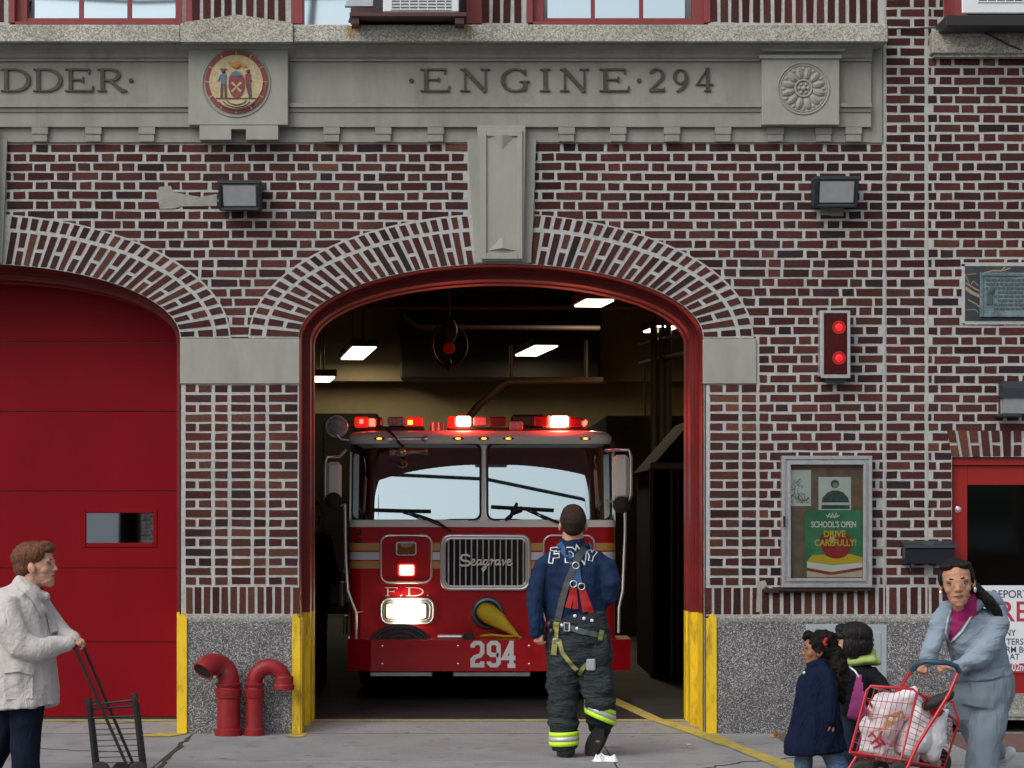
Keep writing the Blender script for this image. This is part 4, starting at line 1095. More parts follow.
# poster case
e = empty('poster_case', (fx(825), 0, fz(521)), 'aluminium framed glass poster case with a green school poster on brick', 'poster case')
b = MB(); X0, X1, Y0, Y1 = 780.5, 870.5, 456, 587
fr_ = [(0, 3.4, -.075), (3.4, 6, -.062), (6, 8.8, -.080)]
for a, c_, y in fr_:
    for (p, q, r, s) in ((X0 + a, X0 + c_, Y0 + a, Y1 - a), (X1 - c_, X1 - a, Y0 + a, Y1 - a)): b.box(fx(p), fx(q), y, -.003, fz(s), fz(r), 0, .002)
    for (p, q, r, s) in ((X0 + c_, X1 - c_, Y0 + a, Y0 + c_), (X0 + c_, X1 - c_, Y1 - c_, Y1 - a)): b.box(fx(p), fx(q), y - .0004, -.003, fz(s), fz(r), 0, .002)
b.build('frame', M['alu'], e)
M['board'] = mat('pin_board', (.23, .155, .11), .85, var=.3, vscale=12, bump=.3, dirt=(.12, .10, .09), dscale=14, damt=.7)
b = MB(); b.fbox(X0 + 8, X1 - 8, Y0 + 8, Y1 - 8, -.012, -.005); b.build('pin_board', M['board'], e)
b = MB(); b.fbox(X0 + 8.5, X1 - 8.5, Y0 + 8.5, Y1 - 8.5, -.058, -.054); b.build('pane', M['glass_case'], e)
b = MB(); b.fbox(X0 + 3, X0 + 5, 516, 527, -.092, -.06, 0, .002); b.build('lock_pull', M['black'], e)
b = MB(); b.fbox(779, 871, 587.2, 591, -.06, .0); b.fbox(764, 850, 588.5, 592.5, -.04, .0); b.build('ledge', M['brownd'], e)
# papers
b = MB(); b.fbox(788.5, 811, 470, 506, -.0165, -.014); o = lab(b.build('drawn_notice', M['paper'], e), 'white sheet with a grey pencil drawing')
b = MB(); f = FN(-.0165); rr = random.Random(5)
for k in range(14):
    P = [(rr.uniform(792, 806), rr.uniform(476, 498))]
    for i in range(5): P.append((min(809, max(790, P[-1][0] + rr.uniform(-5, 6))), min(503, max(472, P[-1][1] + rr.uniform(-5, 6)))))
    ribbon(b, P, .5, f, .0006 + .00005 * k)
ribbon(b, arc(803, 497, 5, 4, 0, 220, 10), 1.6, f, .0016); b.build('pencil_drawing', mat('pencil', (.2, .21, .22), .8), o)
b = MB(); b.fbox(818.5, 851, 477, 511, -.0165, -.014); o = lab(b.build('portrait_print', M['paper'], e), 'pale print of a person in firefighting coat')
M['port'] = mat('portrait_ink', (.05, .10, .095), .8, var=.4, vscale=40)
b = MB()
b.prism([(fx(x), fz(y)) for x, y in ((821, 509), (822, 498), (827, 492.5), (832, 490.5), (838, 490.5), (843, 492.5), (848, 498), (849.5, 509))], -.0175, -.0166, 0)
b.prism(circ(834.5, 484, 4.2, 16), -.0176, -.0166, 0)
b.fbox(822, 849, 502.5, 505, -.0181, -.0176, 1); b.prism(circ(834.8, 485.2, 2.6, 12), -.0181, -.0177, 2)
b.build('portrait', [M['port'], M['paper'], mat('portrait_face', (.3, .33, .3), .8)], o)
M['pgreen'] = mat('poster_green', (.05, .26, .13), .5, var=.35, vscale=5)
M['pyel'] = mat('poster_yellow', (.75, .55, .03), .5); M['pred'] = mat('poster_red', (.36, .015, .015), .45, var=.35, vscale=8)
M['pbook'] = mat('poster_cream', (.62, .52, .40), .6, var=.12, vscale=9); M['pwhite'] = mat('poster_white', (.85, .88, .86), .6)
b = MB(); b.fbox(805, 861.8, 510, 577.5, -.021, -.0185); o = lab(b.build('school_poster', M['pgreen'], e), 'green back to school safety poster with a red apple on books')
def pp(lst, d, m, nm):
    bb = MB(); bb.prism([(fx(x), fz(y)) for x, y in lst], -.021 - d, -.0208 - d * .5, 0); return bb.build(nm, m, o)
pp([(806.5, 561), (812, 555), (850, 554), (861.6, 557.5), (861.6, 562), (832, 565)], .0008, M['pyel'], 'book_cover')
pp([(806.5, 561.3), (832, 565.2), (861.6, 562.2), (861.6, 569), (831, 574.5), (806.5, 570)], .0010, M['pwhite'], 'book_pages')
pp([(806.5, 567.6), (831, 572), (861.6, 567), (861.6, 569.5), (831, 574.8), (806.5, 570.2)], .0014, M['pred'], 'book_edge')
pp([(806.5, 570.6), (831, 575.2), (861.6, 570), (861.6, 577.3), (806.5, 577.3)], .0011, M['pbook'], 'lower_book')
ap = [(819.5, 541), (820.5, 535.5), (824.5, 532.4), (829, 533), (833.5, 534.5), (838, 532.8), (844, 532.4), (849.5, 536), (851.5, 542), (850, 550), (845.5, 556), (839, 558.5), (833, 558.5), (826, 556), (821.5, 549.5)]
pp(ap, .0017, M['pred'], 'apple')
pp([(829, 537.5), (833, 536), (835, 539), (832, 542.5), (828.5, 541.5)], .0021, M['pbook'], 'apple_shine'); pp([(833, 532.6), (835.2, 528.9), (836.4, 529.3), (835, 534)], .0022, M['seal_brown'], 'apple_stalk')
bb = MB(); f = FN(-.0232)
ribbon(bb, [(827, 517.5), (829, 513.5), (830.5, 517.5), (832, 513.3), (834, 517.5), (835.5, 513), (837.5, 517)], .9, f, .001); ribbon(bb, arc(832.5, 514.5, 7, 2.6, 20, 175, 12), .8, f, .0013); bb.build('club_emblem', M['pwhite'], o)
text_obj('headline', "SCHOOL'S OPEN", .062, (fx(833.3), -.0228, fz(527.2)), M['pwhite'], o, 'CENTER', .72, .0016)
text_obj('headline', 'DRIVE', .066, (fx(834), -.0245, fz(536.8)), M['pyel'], o, 'CENTER', .92, .002)
text_obj('headline', 'CAREFULLY!', .066, (fx(835), -.0245, fz(545.6)), M['pyel'], o, 'CENTER', .86, .002)

# bronze plaque on dark stone
e = empty('bronze_plaque', (fx(1002), 0, fz(294)), 'green weathered bronze plaque mounted on dark veined stone', 'plaque')
M['dstone'] = mat('dark_marble', (.035, .04, .05), .35, var=.4, vscale=9)
M['patina'] = mat('bronze_patina', (.13, .19, .21), .55, .3, var=.35, vscale=14, bump=.6, bscale=70, dirt=(.05, .05, .05), dscale=12, damt=.8)
b = MB(); b.fbox(965, 1046, 266, 321, -.01, .004, 0, .002); b.build('stone_slab', M['dstone'], e)
b = MB(); b.fbox(961.8, 965, 264, 323, -.006, .003); b.fbox(961.8, 1049, 262.5, 266, -.006, .003); b.fbox(965, 1049, 321, 324.5, -.0065, .003); b.fbox(1046, 1049, 266, 321, -.006, .003); b.build('mortar_rim', M['mortar'], e)
b = MB(); f = FN(-.010)
for P, w_ in (([(965, 288), (972, 293), (981, 297)], 3.2), ([(965, 283), (975, 289), (982, 292)], 1.2), ([(968, 300), (976, 304), (980, 308)], 1), ([(965, 275), (970, 286), (973, 281), (978, 286)], .6), ([(984, 273), (992, 270.8), (1001, 271), (1005, 267)], 1.3), ([(1003, 271), (1010, 268)], 1.2), ([(966, 310), (975, 309.5), (978, 313)], .6), ([(966, 274.5), (976, 274)], .6)): ribbon(b, P, w_, f, .001)
b.build('stone_vein', mat('stone_vein', (.30, .22, .12), .5), e)
b = MB(); b.fbox(980, 1034, 272.5, 317, -.028, -.009, 0, .004); o = b.build('plate', M['patina'], e)
b = MB()
for p, q, r, s in ((980, 983.5, 272.5, 317), (1030.5, 1034, 272.5, 317)): b.fbox(p, q, r, s, -.037, -.027, 0, .003)
for p, q, r, s in ((983.5, 1030.5, 272.5, 276), (983.5, 1030.5, 313.5, 317)): b.fbox(p, q, r, s, -.0368, -.027, 0, .003)
b.build('rim', M['patina'], o)
b = MB(); b.fbox(987, 993, 289, 305, -.034, -.027, 0, .003); b.ell((fx(990), -.03, fz(291)), (.03, .01, .035), 0, 10); rr = random.Random(2)
for row in range(8):
    x = 994 + (4 if row in (3, 5) else 0)
    if row < 3: x = 986
    while x < 1028:
        wd = rr.uniform(2, 5); b.fbox(x, x + wd, 279 + row * 4.1, 281 + row * 4.1, -.032, -.027); x += wd + 1.3
b.build('relief', mat('plaque_relief', (.05, .075, .085), .6), o)

# letter box
e = empty('letter_box', (fx(926), 0, fz(552)), 'long black wall letter box left of the red entry door', 'letter box')
b = MB(); b.prismx([(-.002, fz(545)), (-.13, fz(546.5)), (-.14, fz(549)), (-.10, fz(563)), (-.002, fz(564))], fx(902), fx(951)); b.build('body', M['bluegrey'], e)
b = MB(); b.prismx([(-.002, fz(540.5)), (-.15, fz(544.5)), (-.155, fz(547.5)), (-.147, fz(547.5)), (-.13, fz(546)), (-.002, fz(545.2))], fx(899.8), fx(952.4)); b.build('lid', M['bluegrey'], e)
b = MB()
for x in (909, 932): b.tube([(fx(x), -.05, fz(564)), (fx(x), -.06, fz(571)), (fx(x + .5), -.085, fz(573)), (fx(x + 1), -.1, fz(570))], .006, 6)
b.build('newspaper_hook', M['black'], e)

# steel access hatch behind the girls
e = empty('access_hatch', (fx(850), 0, fz(660)), 'pale grey steel hatch with louvre slots in the granite base', 'hatch')
b = MB(); b.fbox(806, 887, 624.5, 694, -.040, -.028, 0, .004); b.fbox(812, 881, 632, 690, -.046, -.036, 0, .003); b.build('plate', M['steel'], e)
b = MB()
for y in (638.5, 643.5): b.fbox(826, 874, y, y + 2.8, -.0475, -.044)
b.build('louvre', M['dark'], e)

# standpipes
def pipe_thing(label, cx_px, r, zflange, path, open_end):
    e = empty('standpipe', (fx(cx_px), -.16, 0), label, 'standpipe', 'red standpipes at the granite pillar')
    x = fx(cx_px); Y = -.17
    b = MB(); b.lathe((x, Y, 0), (0, 0, 1), [(0, r * 1.22), (.045, r * 1.22), (.05, r * 1.12), (.055, r * 1.04), (zflange - .06, r), (zflange - .055, r * 1.1), (zflange - .02, r * 1.18), (zflange + .005, r * 1.2), (zflange + .01, r * 1.08), (zflange + .02, r * 1.05), (zflange + .04, r * 1.2), (zflange + .05, r * 1.2), (zflange + .055, r * .98)], 28); b.build('riser', M['pipe_red'], e)
    b = MB(); P = [Vector((x + dx, Y - (max(0, -dx - .05) * 1.15 if open_end else 0), z)) for dx, z in path]; b.tube(P, [r * .97] * len(P), 22)
    b.build('bend', M['pipe_red'], e)
    if open_end:
        d = (P[-1] - P[-2]).normalized(); b = MB(); b.lathe(P[-1] + d * .0005, d, [(0, r * .88), (.0012, r * .88)], 22); b.build('opening', M['dark'], e)
        u_ = d.orthogonal().normalized(); v_ = d.cross(u_); b = MB(); b.tube([P[-1] + (u_ * math.cos(t) + v_ * math.sin(t)) * r * .93 for t in [2 * PI * i / 24 for i in range(24)]], .009, 8, 0, True); b.build('rim', M['pipe_red'], e)
    else:
        b = MB(); e1 = P[-1]; b.lathe(e1, (0, 0, -1), [(-.04, r * 1.0), (-.03, r * 1.12), (.02, r * 1.12), (.03, r * 1.25), (.06, r * 1.25), (.065, r * 1.12), (.068, .02)], 26); b.build('cap', M['pipe_red'], e)
K = [(0, .36)] + [(-.135 + .135 * math.cos(R(a)), .41 + .11 * math.sin(R(a))) for a in range(0, 95, 12)]
pipe_thing('wide red standpipe with open bent end beside the left corner guard', 231, .083, .335, [(0, .36), (0, .42), (-.01, .455), (-.03, .49), (-.06, .515), (-.10, .53), (-.13, .528), (-.155, .508), (-.172, .485)], True)
pipe_thing('narrower red standpipe with capped hooked end on the right of the pair', 256.5, .062, .335, [(0, .35), (.0, .40), (.01, .44), (.035, .475), (.07, .50), (.11, .508), (.15, .50), (.185, .475), (.21, .44), (.218, .40)], False)

# air conditioners
def aircon(px0, px1, py1, depth, label, grillepx, text=None):
    e = empty('air_conditioner', (fx((px0 + px1) / 2), 0, fz(py1)), label, 'air conditioner', 'window air conditioners on the second floor')
    b = MB(); b.fbox(px0, px1, -50, py1, -depth, .12, 0, .008); b.build('casing', M['signwhite'], e)
    g0, g1, gt, gb = grillepx
    b = MB(); b.fbox(g0, g1, gt, gb, -depth - .003, -depth + .01); b.build('coil', mat('coil', (.16, .17, .17), .6, .3, var=.2, vscale=60), e)
    b = MB(); y = gb - .3
    while y > gt: b.fbox(g0, g1, y - 1.1, y, -depth - .008, -depth - .002); y -= 3.1
    x = g0
    while x < g1: b.fbox(x, x + .9, gt, gb, -depth - .0095, -depth - .006); x += 9
    b.build('grille', M['signwhite'], e)
    return e
e = aircon(383, 459, 12, .38, 'white air conditioner sticking out on a black shelf over the sill', (391, 451, -40, 10))
b = MB(); b.fbox(349.5, 467, 12.2, 16.5, -.44, .05, 0, .004); b.fbox(352, 359, 16.5, 23.5, -.42, .05); b.fbox(455, 464, 16.5, 23.5, -.42, .05); lab(b.build('shelf', M['win_dark'], e), 'rusty black support shelf')
b = MB(); b.prism([(fx(346), fz(12)), (fx(348), fz(7)), (fx(356), fz(2)), (fx(366), fz(-6)), (fx(374), fz(-6)), (fx(374), fz(12))], -.2, -.14); b.fbox(374, 383, -60, 12, -.25, -.1, 1); b.build('side_curtain', [M['steel'], M['black']], e)
e = aircon(962, 1062, 13.5, .34, 'white air conditioner with name badge in the far right window', (978, 1060, -40, 2.5))
text_obj('name_badge', 'Friedrich', .068, (fx(998.5), -.3445, fz(11.6)), M['black'], e, 'LEFT', 1.1, .0022)
b = MB(); b.fbox(946, 1078, 15, 26, -.36, .02, 1, .006); b.prism([(fx(945), fz(26)), (fx(945), fz(-20)), (fx(955), fz(-20)), (fx(957), fz(15)), (fx(957), fz(26))], -.33, .0, 0); b.build('cradle', [M['win_red'], M['black']], e)
b = MB(); b.tube([(fx(884), -.02, fz(29.5)), (fx(915), -.025, fz(29.2)), (fx(945), -.11, fz(30)), (fx(968), -.115, fz(31.5)), (fx(985), -.12, fz(38)), (fx(1005), -.118, fz(48)), (fx(1022), -.09, fz(54)), (fx(1060), -.03, fz(60))], .006, 6)
tag(b.build('wall_cable', M['black']), 'thin black cable drooping over the pale window sill', 'cable')

# alarm notice on the entry door
e = empty('door_notice', (fx(1030), .04, fz(624)), 'white door notice with navy and red lettering about reporting a fire', 'notice')
b = MB(); b.fbox(972, 1096, 585.5, 663.5, .045, .054, 0, .001); b.build('board', M['signwhite'], e)
Y = .0445
def tl(s, px, py, size, m, sx=1., bold=.002): text_obj('lettering', s, size, (fx(px), Y, fz(py)), m, e, 'LEFT', sx, bold * .3, .0008)
tl('REPORT', 993, 598, .082, M['navy_ink'], .93, .003)
tl('FIRE', 978, 621.5, .215, M['red_ink'], 1.0, .006)
tl('COMPANY', 978.5, 636, .066, M['navy_ink'], .9, .002)
tl('QUARTERS', 985.5, 645, .066, M['navy_ink'], .9, .002)
tl('ALARM BOX', 992.5, 654 - 1, .066, M['navy_ink'], .9, .002)
tl('LOCATED AT', 974, 661 - 1, .064, M['navy_ink'], .9, .002)
b = MB(); b.fbox(990, 1096, 662.2 - 0, 674 - 1, .0455, .0535, 0, .001); b.build('address_strip', M['red_ink'], e)
text_obj('lettering', '& 102nd ST', .085, (fx(1002.5), .0452, fz(671.3)), M['signwhite'], e, 'LEFT', .68, .0012, .0008)

# crumpled paper on the pavement
def litter(px, py, w_, hgt, label, seed, m):
    x, y = gy(px, py, .003); rr = random.Random(seed); b = MB(); n = 7
    v = []
    for i in range(n):
        for j in range(n):
            v.append((x + w_ * (i / (n - 1) - .5) + rr.uniform(-.01, .01), y + w_ * .7 * (j / (n - 1) - .5) + rr.uniform(-.01, .01), .004 + (hgt * rr.random() if 0 < i < n - 1 and 0 < j < n - 1 else 0)))
    b.add(v, [(i * n + j, i * n + j + 1, (i + 1) * n + j + 1, (i + 1) * n + j) for i in range(n - 1) for j in range(n - 1)], 0)
    tag(b.build('crumpled_paper', m, recalc=False), label, 'litter')
litter(605, 761, .17, .055, 'crumpled white napkin on the sidewalk behind the walking firefighter', 1, M['white'])
litter(689, 745, .03, .01, 'tiny white scrap on the sidewalk left of the yellow line', 2, M['white'])
litter(775, 737, .05, .03, 'small orange leaf scrap by the granite base', 3, M['seal_orange'])
# =====================================================  FIRE ENGINE
eng = empty('fire_engine', (tx(484), TY, .05), 'red fire engine numbered 294 with white cab roof, lit beacons and headlamp', 'fire engine')
M['eng_red'] = mat('engine_red', (.44, .006, .012), .3, var=.08, vscale=2, coat=.35, spec=.3, dirt=(.14, .008, .01), dscale=5, damt=.35)
M['eng_white'] = mat('engine_white', (.84, .84, .79), .35, coat=.4)
M['gold'] = mat('gold_stripe', (.52, .31, .07), .4)
M['refl'] = mat('white_stripe', (.62, .66, .74), .4)
M['amber'] = mat('amber_lens', (.25, .07, .005), .2, coat=.6)
M['amber_on'] = mat('amber_lit', (.8, .3, .02), .3, emit=(1, .36, .04), estr=3.5)
M['beacon_on'] = mat('beacon_lit', (1, .1, .1), .3, emit=(1, .05, .03), estr=7)
M['beacon_core'] = mat('beacon_core', (1, .6, .5), .3, emit=(1, .30, .22), estr=9)
M['beacon_dim'] = mat('beacon_dim', (.4, .01, .01), .25, emit=(1, .02, .01), estr=.6)
M['beacon_off'] = mat('beacon_off', (.10, .006, .008), .2, coat=.7, var=.3, vscale=60)
M['clear'] = mat('clear_lens', (.35, .37, .4), .2, var=.5, vscale=70)
M['head_on'] = mat('headlamp_lit', (1, .9, .7), .3, emit=(1., .78, .40), estr=1.9)
M['head_on2'] = mat('headlamp_lit_soft', (1, .9, .75), .3, emit=(1., .84, .52), estr=1.25)
M['cab_in'] = mat('cab_interior', (.035, .028, .026), .8, var=.3)
def T(px, py, d=0): return Vector((tx(px), TY + d, tz(py)))
def tb(mb, x0, x1, y0, y1, d0, d1, m=0, b=0): mb.box(tx(x0), tx(x1), TY + d0, TY + d1, tz(y1), tz(y0), m, b)
def rrect(x0, x1, y0, y1, r, n=5):   # rounded outline in px
    P = []
    for cx, cy, a in ((x1 - r, y0 + r, -90), (x1 - r, y1 - r, 0), (x0 + r, y1 - r, 90), (x0 + r, y0 + r, 180)):
        for i in range(n + 1): t = R(a + 90 * i / n); P.append((cx + r * math.cos(t), cy + r * math.sin(t)))
    return P
def tpoly(mb, P, d0, d1, m=0, smooth=False): mb.prism([(tx(a), tz(b)) for a, b in P], TY + d0, TY + d1, m, smooth)
def tfn(d): return lambda u, v, h: Vector((tx(u), TY + d - h, tz(v)))
XL_, XR_ = 349, 616
# lower cab: plan outline with rounded corners, swept up
def plan(inset=0., r=.10, back=2.3):
    x0, x1 = tx(XL_) + inset, tx(XR_) - inset; P = []
    for i in range(7): t = PI / 2 * i / 6; P.append((x0 + r - r * math.cos(t), TY + inset + r - r * math.sin(t)))
    for i in range(7): t = PI / 2 * i / 6; P.append((x1 - r + r * math.sin(t), TY + inset + r - r * math.cos(t)))
    P += [(x1, TY + back), (x0, TY + back)]
    return P
def sweep(mb, P, zs, m=0, smooth=False):
    n = len(P); mb.rings([[Vector((x, y, z)) for x, y in P] for z in zs], m, smooth)
b = MB(); sweep(b, plan(), [tz(660), tz(527)]); b.build('cab_body', M['eng_red'], eng)
b = MB(); sweep(b, plan(-.004), [tz(527), tz(520)]); b.build('belt_band', M['eng_white'], eng)
# sloping front: glass leans back 13 degrees from y=520 to 443
LEAN = math.tan(R(13.3)); HB = tz(520)
def lean(z): return (z - HB) * LEAN
def L_(px, py, d=0): return Vector((tx(px), TY + d + lean(tz(py)), tz(py)))
b = MB()
# posts and header round the two panes (white), following the lean
def lbox(mb, x0, x1, y0, y1, d0, d1, m=0):
    v = [L_(x, y, d) for y in (y1, y0) for d in (d0, d1) for x in (x0, x1)]
    mb.add(v, [(0, 2, 3, 1), (4, 5, 7, 6), (0, 1, 5, 4), (2, 6, 7, 3), (0, 4, 6, 2), (1, 3, 7, 5)], m)
lbox(b, 480.5, 487.5, 442, 521, .0, .06); lbox(b, XL_, XL_ + 1.6, 442, 521, .06, .14); lbox(b, XR_ - 1.6, XR_, 442, 521, .06, .14)
b.build('windscreen_post', M['eng_white'], eng)
# roof cap
def roofring(z, ins, dy):
    x0, x1 = tx(346.5) + ins, tx(610.5 + 3) - ins; y0 = TY + lean(tz(443)) - .07 + dy; r = .16; P = []
    for i in range(7): t = PI / 2 * i / 6; P.append(Vector((x0 + r - r * math.cos(t), y0 + r - r * math.sin(t), z)))
    for i in range(7): t = PI / 2 * i / 6; P.append(Vector((x1 - r + r * math.sin(t), y0 + r - r * math.cos(t), z)))
    P += [Vector((x1, TY + 2.3, z)), Vector((x0, TY + 2.3, z))]
    return P
b = MB(); b.rings([roofring(tz(443.5), .01, .012), roofring(tz(441.5), 0, 0), roofring(tz(437), 0, .0), roofring(tz(433.5), .015, .015), roofring(tz(431), .05, .05), roofring(tz(429.8), .13, .13)], 0, True); b.build('roof', M['eng_white'], eng)
# panes
def pane(x0, x1, side, nm):
    b = MB(); n = 16; v = []; f = []
    def bend(px):
        o = .0
        w_ = 24.
        if side < 0 and px < x0 + w_: t = (x0 + w_ - px) / w_; o = .13 * t * t
        if side > 0 and px > x1 - w_: t = (px - x1 + w_) / w_; o = .13 * t * t
        return .008 + o
    outline = rrect(x0, x1, 443.5, 519.5, 7, 6)
    # grid clipped by rounded corners: use columns
    for i in range(n * 2 + 1):
        px = x0 + (x1 - x0) * i / (n * 2); e_ = min(px - x0, x1 - px); cut = 0 if e_ >= 7 else 7 - math.sqrt(max(0, 49 - (7 - e_) ** 2))
        for j in range(7): py = 443.5 + cut + (76 - 2 * cut) * j / 6; v.append(L_(px, py, bend(px)))
        if i: f += [((i - 1) * 7 + j, i * 7 + j, i * 7 + j + 1, (i - 1) * 7 + j + 1) for j in range(6)]
    b.add(v, f, 0, True); w_ = b.build('windscreen', M['wind_glass'], eng, recalc=False)
    for p in w_.data.polygons: pass
    g = MB(); P = [L_(a, c, bend(max(x0, min(x1, a))) - .004) for a, c in rrect(x0 - .3, x1 + .3, 443, 520, 7.5, 6)]; g.tube(P, .012, 8, 0, True); g.build('rubber_seal', M['blackish'], w_)
    g = MB(); P = [L_(a, c, bend(max(x0, min(x1, a))) - .010) for a, c in rrect(x0 - 1.6, x1 + 1.6, 442, 521.2, 8, 6)]; g.tube(P, .006, 6, 0, True); g.build('chrome_trim', M['chrome'], w_)
pane(350.5, 480.5, -1, ''); pane(487.5, 612.5, 1, '')
# cab interior: dark tub with seats, wheel, dash
b = MB(); b.box(tx(XL_) + .03, tx(XR_) - .03, TY + 2.2, TY + 2.28, tz(520), tz(436)); b.box(tx(XL_) + .02, tx(XR_) - .02, TY + .05, TY + 2.28, tz(522), tz(519.5)); b.build('cab_interior', M['cab_in'], eng)
b = MB()
for s in (350, 614.5):
    b.box(tx(s) - .0, tx(s) + .03 if s < 400 else tx(s) + .0, TY + .25, TY + .42, tz(520), tz(440)); b.box(tx(s) - .0, tx(s) + .03, TY + 1.2, TY + 2.3, tz(520), tz(440))
b.box(tx(XL_), tx(XL_) + .03, TY + .2, TY + 2.3, tz(452), tz(440)); b.box(tx(XR_) - .03, tx(XR_), TY + .2, TY + 2.3, tz(452), tz(440))
b.build('cab_side', M['cab_in'], eng)
for c in (400, 560):
    b = MB(); b.bbox(tx(c) - .26, tx(c) + .26, TY + 1.2, TY + 1.36, tz(520), tz(462), .06); b.bbox(tx(c) - .14, tx(c) + .14, TY + 1.22, TY + 1.34, tz(463), tz(452), .05); b.build('seat', M['blackish'], eng)
b = MB(); b.tube([T(565 + 20 * math.cos(t), 512 - 6 * math.sin(t), .55 - .12 * math.sin(t)) for t in [2 * PI * i / 24 for i in range(24)]], .018, 8, 0, True); b.build('steering_wheel', M['black'], eng)
b = MB(); b.add([T(374, 519, .22), T(423, 519, .22), T(422, 497, .30), T(374, 496, .30)], [(0, 1, 2, 3)]); lab(b.build('dash_sheet', M['paper'], eng), 'white sheet lying behind the windscreen')
# wipers
def wiper(P, w_):
    b = MB(); b.tube([L_(a, c, -.03) for a, c in P], w_, 6); return b
b = wiper([(370, 509), (400, 510), (431, 510.5)], .009); o = b.build('wiper', M['blackish'], eng)
b = wiper([(403, 511), (420, 515.5)], .008); b.tube([L_(420, 515.5, -.03), T(438, 522, -.03), T(451, 531, -.03)], .009, 6); b.tube([L_(403, 510, -.035), L_(425, 519, -.04), T(449, 529, -.02)], .005, 6); b.build('wiper_arm', M['blackish'], o)
b = wiper([(491, 506), (520, 507.5), (554, 509.5)], .009); b.tube([L_(517, 503, -.03), L_(511, 515, -.03), L_(505, 520, -.03)], .014, 6); b.tube([L_(511, 512, -.03), L_(522, 508, -.03)], .02, 6); o = b.build('wiper', M['blackish'], eng)
b = wiper([(527, 508.5), (541, 515)], .007); b.tube([L_(541, 515, -.03), T(560, 523, -.03)], .009, 6); b.tube([L_(529, 507, -.035), L_(545, 518, -.03), T(562, 525, -.02)], .005, 6); b.build('wiper_arm', M['blackish'], o)
# markers on the roof
yr = TY + lean(tz(443)) - .07
for x in (379, 458, 484, 508.5, 586):
    b = MB(); b.ell((tx(x), yr, tz(438.3)), (.05, .02, .014), 0, 12); o = b.build('marker_lamp', M['blackish'], eng)
    b = MB(); b.ell((tx(x), yr - .012, tz(438.3)), (.028, .014, .009), 0, 10); lab(b.build('amber_lens', M['amber_on'], o), 'lit amber lens')
# air horn and small lamp over the left pane
b = MB(); b.lathe(T(427, 439.3, -.05), (-1, 0, 0), [(0, .03), (.02, .028), (.05, .016), (.26, .012), (.3, .03), (.33, .03)], 12); b.build('air_horn', M['chrome'], eng)
b = MB(); b.tube([T(386, 428, .0), T(394, 436, -.05), T(400, 444, -.06), T(404, 447, -.05)], .012, 6); o = b.build('lamp_bracket', M['blackish'], eng)
b = MB(); b.ell(T(401.5, 452.5, -.05), (.045, .04, .035), 0, 12); b.build('spot_lens', mat('brass_lens', (.5, .42, .2), .2, .6), o)
# light bars
yb = TY + .42
def seg(nm, x0, x1, y0, y1, m, par, d=.0, rr=.012):
    b = MB(); b.bbox(tx(x0), tx(x1), yb - .16 + d, yb + .16, tz(y1), tz(y0), rr); return b.build(nm, m, par)
base = MB(); base.bbox(tx(352), tx(424), yb - .13, yb + .13, tz(430), tz(425), .01); o = base.build('light_bar', M['black'], eng)
for args in (('beacon_lens', 353, 367.5, 415.5, 426.5, 'beacon_dim', 0), ('clear_lens', 374, 381, 416, 425, 'beacon_off', 0), ('clear_lens', 386.5, 404, 415.5, 424.5, 'clear', 0), ('beacon_lens', 405.5, 422, 415.5, 425, 'beacon_dim', 0)): seg(args[0], args[1], args[2], args[3], args[4], M[args[5]], o)
seg('flash_lamp', 358, 362, 418, 422.5, M['beacon_on'], o, -.01, .003); seg('flash_lamp', 368, 373, 417.2, 424, M['beacon_on'], o, -.004, .003); seg('flash_lamp', 407, 412, 419, 423.5, M['amber_on'], o, -.01, .003)
base = MB(); base.bbox(tx(447), tx(592), yb - .13, yb + .13, tz(430), tz(426), .01); base.bbox(tx(512), tx(546), yb - .14, yb + .12, tz(426), tz(413), .02); o = base.build('light_bar', M['black'], eng)
for nm, a, c, y0, y1, m in (('beacon_lens', 447.5, 455.5, 415, 427, 'beacon_dim'), ('flash_lamp', 456, 471, 414.8, 424.2, 'beacon_core'), ('clear_lens', 473.5, 487.5, 415.5, 424, 'clear'), ('beacon_lens', 489.5, 507, 415.5, 425, 'beacon_off'), ('clear_lens', 510, 524, 420, 429, 'clear'), ('beacon_lens', 535, 549, 414.5, 425, 'beacon_off'), ('flash_lamp', 552, 570, 414.5, 425, 'beacon_core'), ('beacon_lens', 571, 584, 416, 426, 'beacon_off'), ('flash_lamp', 586, 589, 418.5, 424, 'beacon_on'), ('beacon_lens', 549.3, 551.8, 414, 426, 'beacon_on'), ('beacon_lens', 570.2, 572.6, 415, 426, 'beacon_dim')): seg(nm, a, c, y0, y1, M[m], o)
for x in (381, 412, 463, 500, 530, 570): 
    b = MB(); b.box(tx(x) - .04, tx(x) + .04, yb - .1, yb + .1, tz(431.5), tz(429.5)); b.build('bar_foot', M['chrome'], eng)
for x in (431.5, 437.5, 443): 
    b = MB(); b.tube([T(x, 430, .35), T(x, 421, .35)], .02, 8); b.build('aerial_stub', M['alu'], eng)
# real light of the beacons
for px, py in ((463, 419), (561, 420)):
    ld = bpy.data.lights.new('beacon_light', 'POINT'); ld.energy = 7; ld.color = (1, .03, .015); ld.shadow_soft_size = .06
    lo = bpy.data.objects.new('beacon_light', ld); COL.objects.link(lo); lo.location = (tx(px), yb - .26, tz(py))
# round spot at the upper left
b = MB(); b.lathe(T(336, 426, .15), (0, -1, 0), [(-.1, .03), (-.06, .07), (0, .095), (.02, .1), (.03, .095)], 20); b.tube([T(336, 434, .1), T(340, 439, .1), T(349, 440, .1)], .012, 6); o = b.build('spot_lamp', M['chrome'], eng)
b = MB(); b.lathe(T(336, 426, .12), (0, -1, 0), [(0, .085), (.012, .06), (.018, .02)], 18); b.build('lens', M['clear'], o)
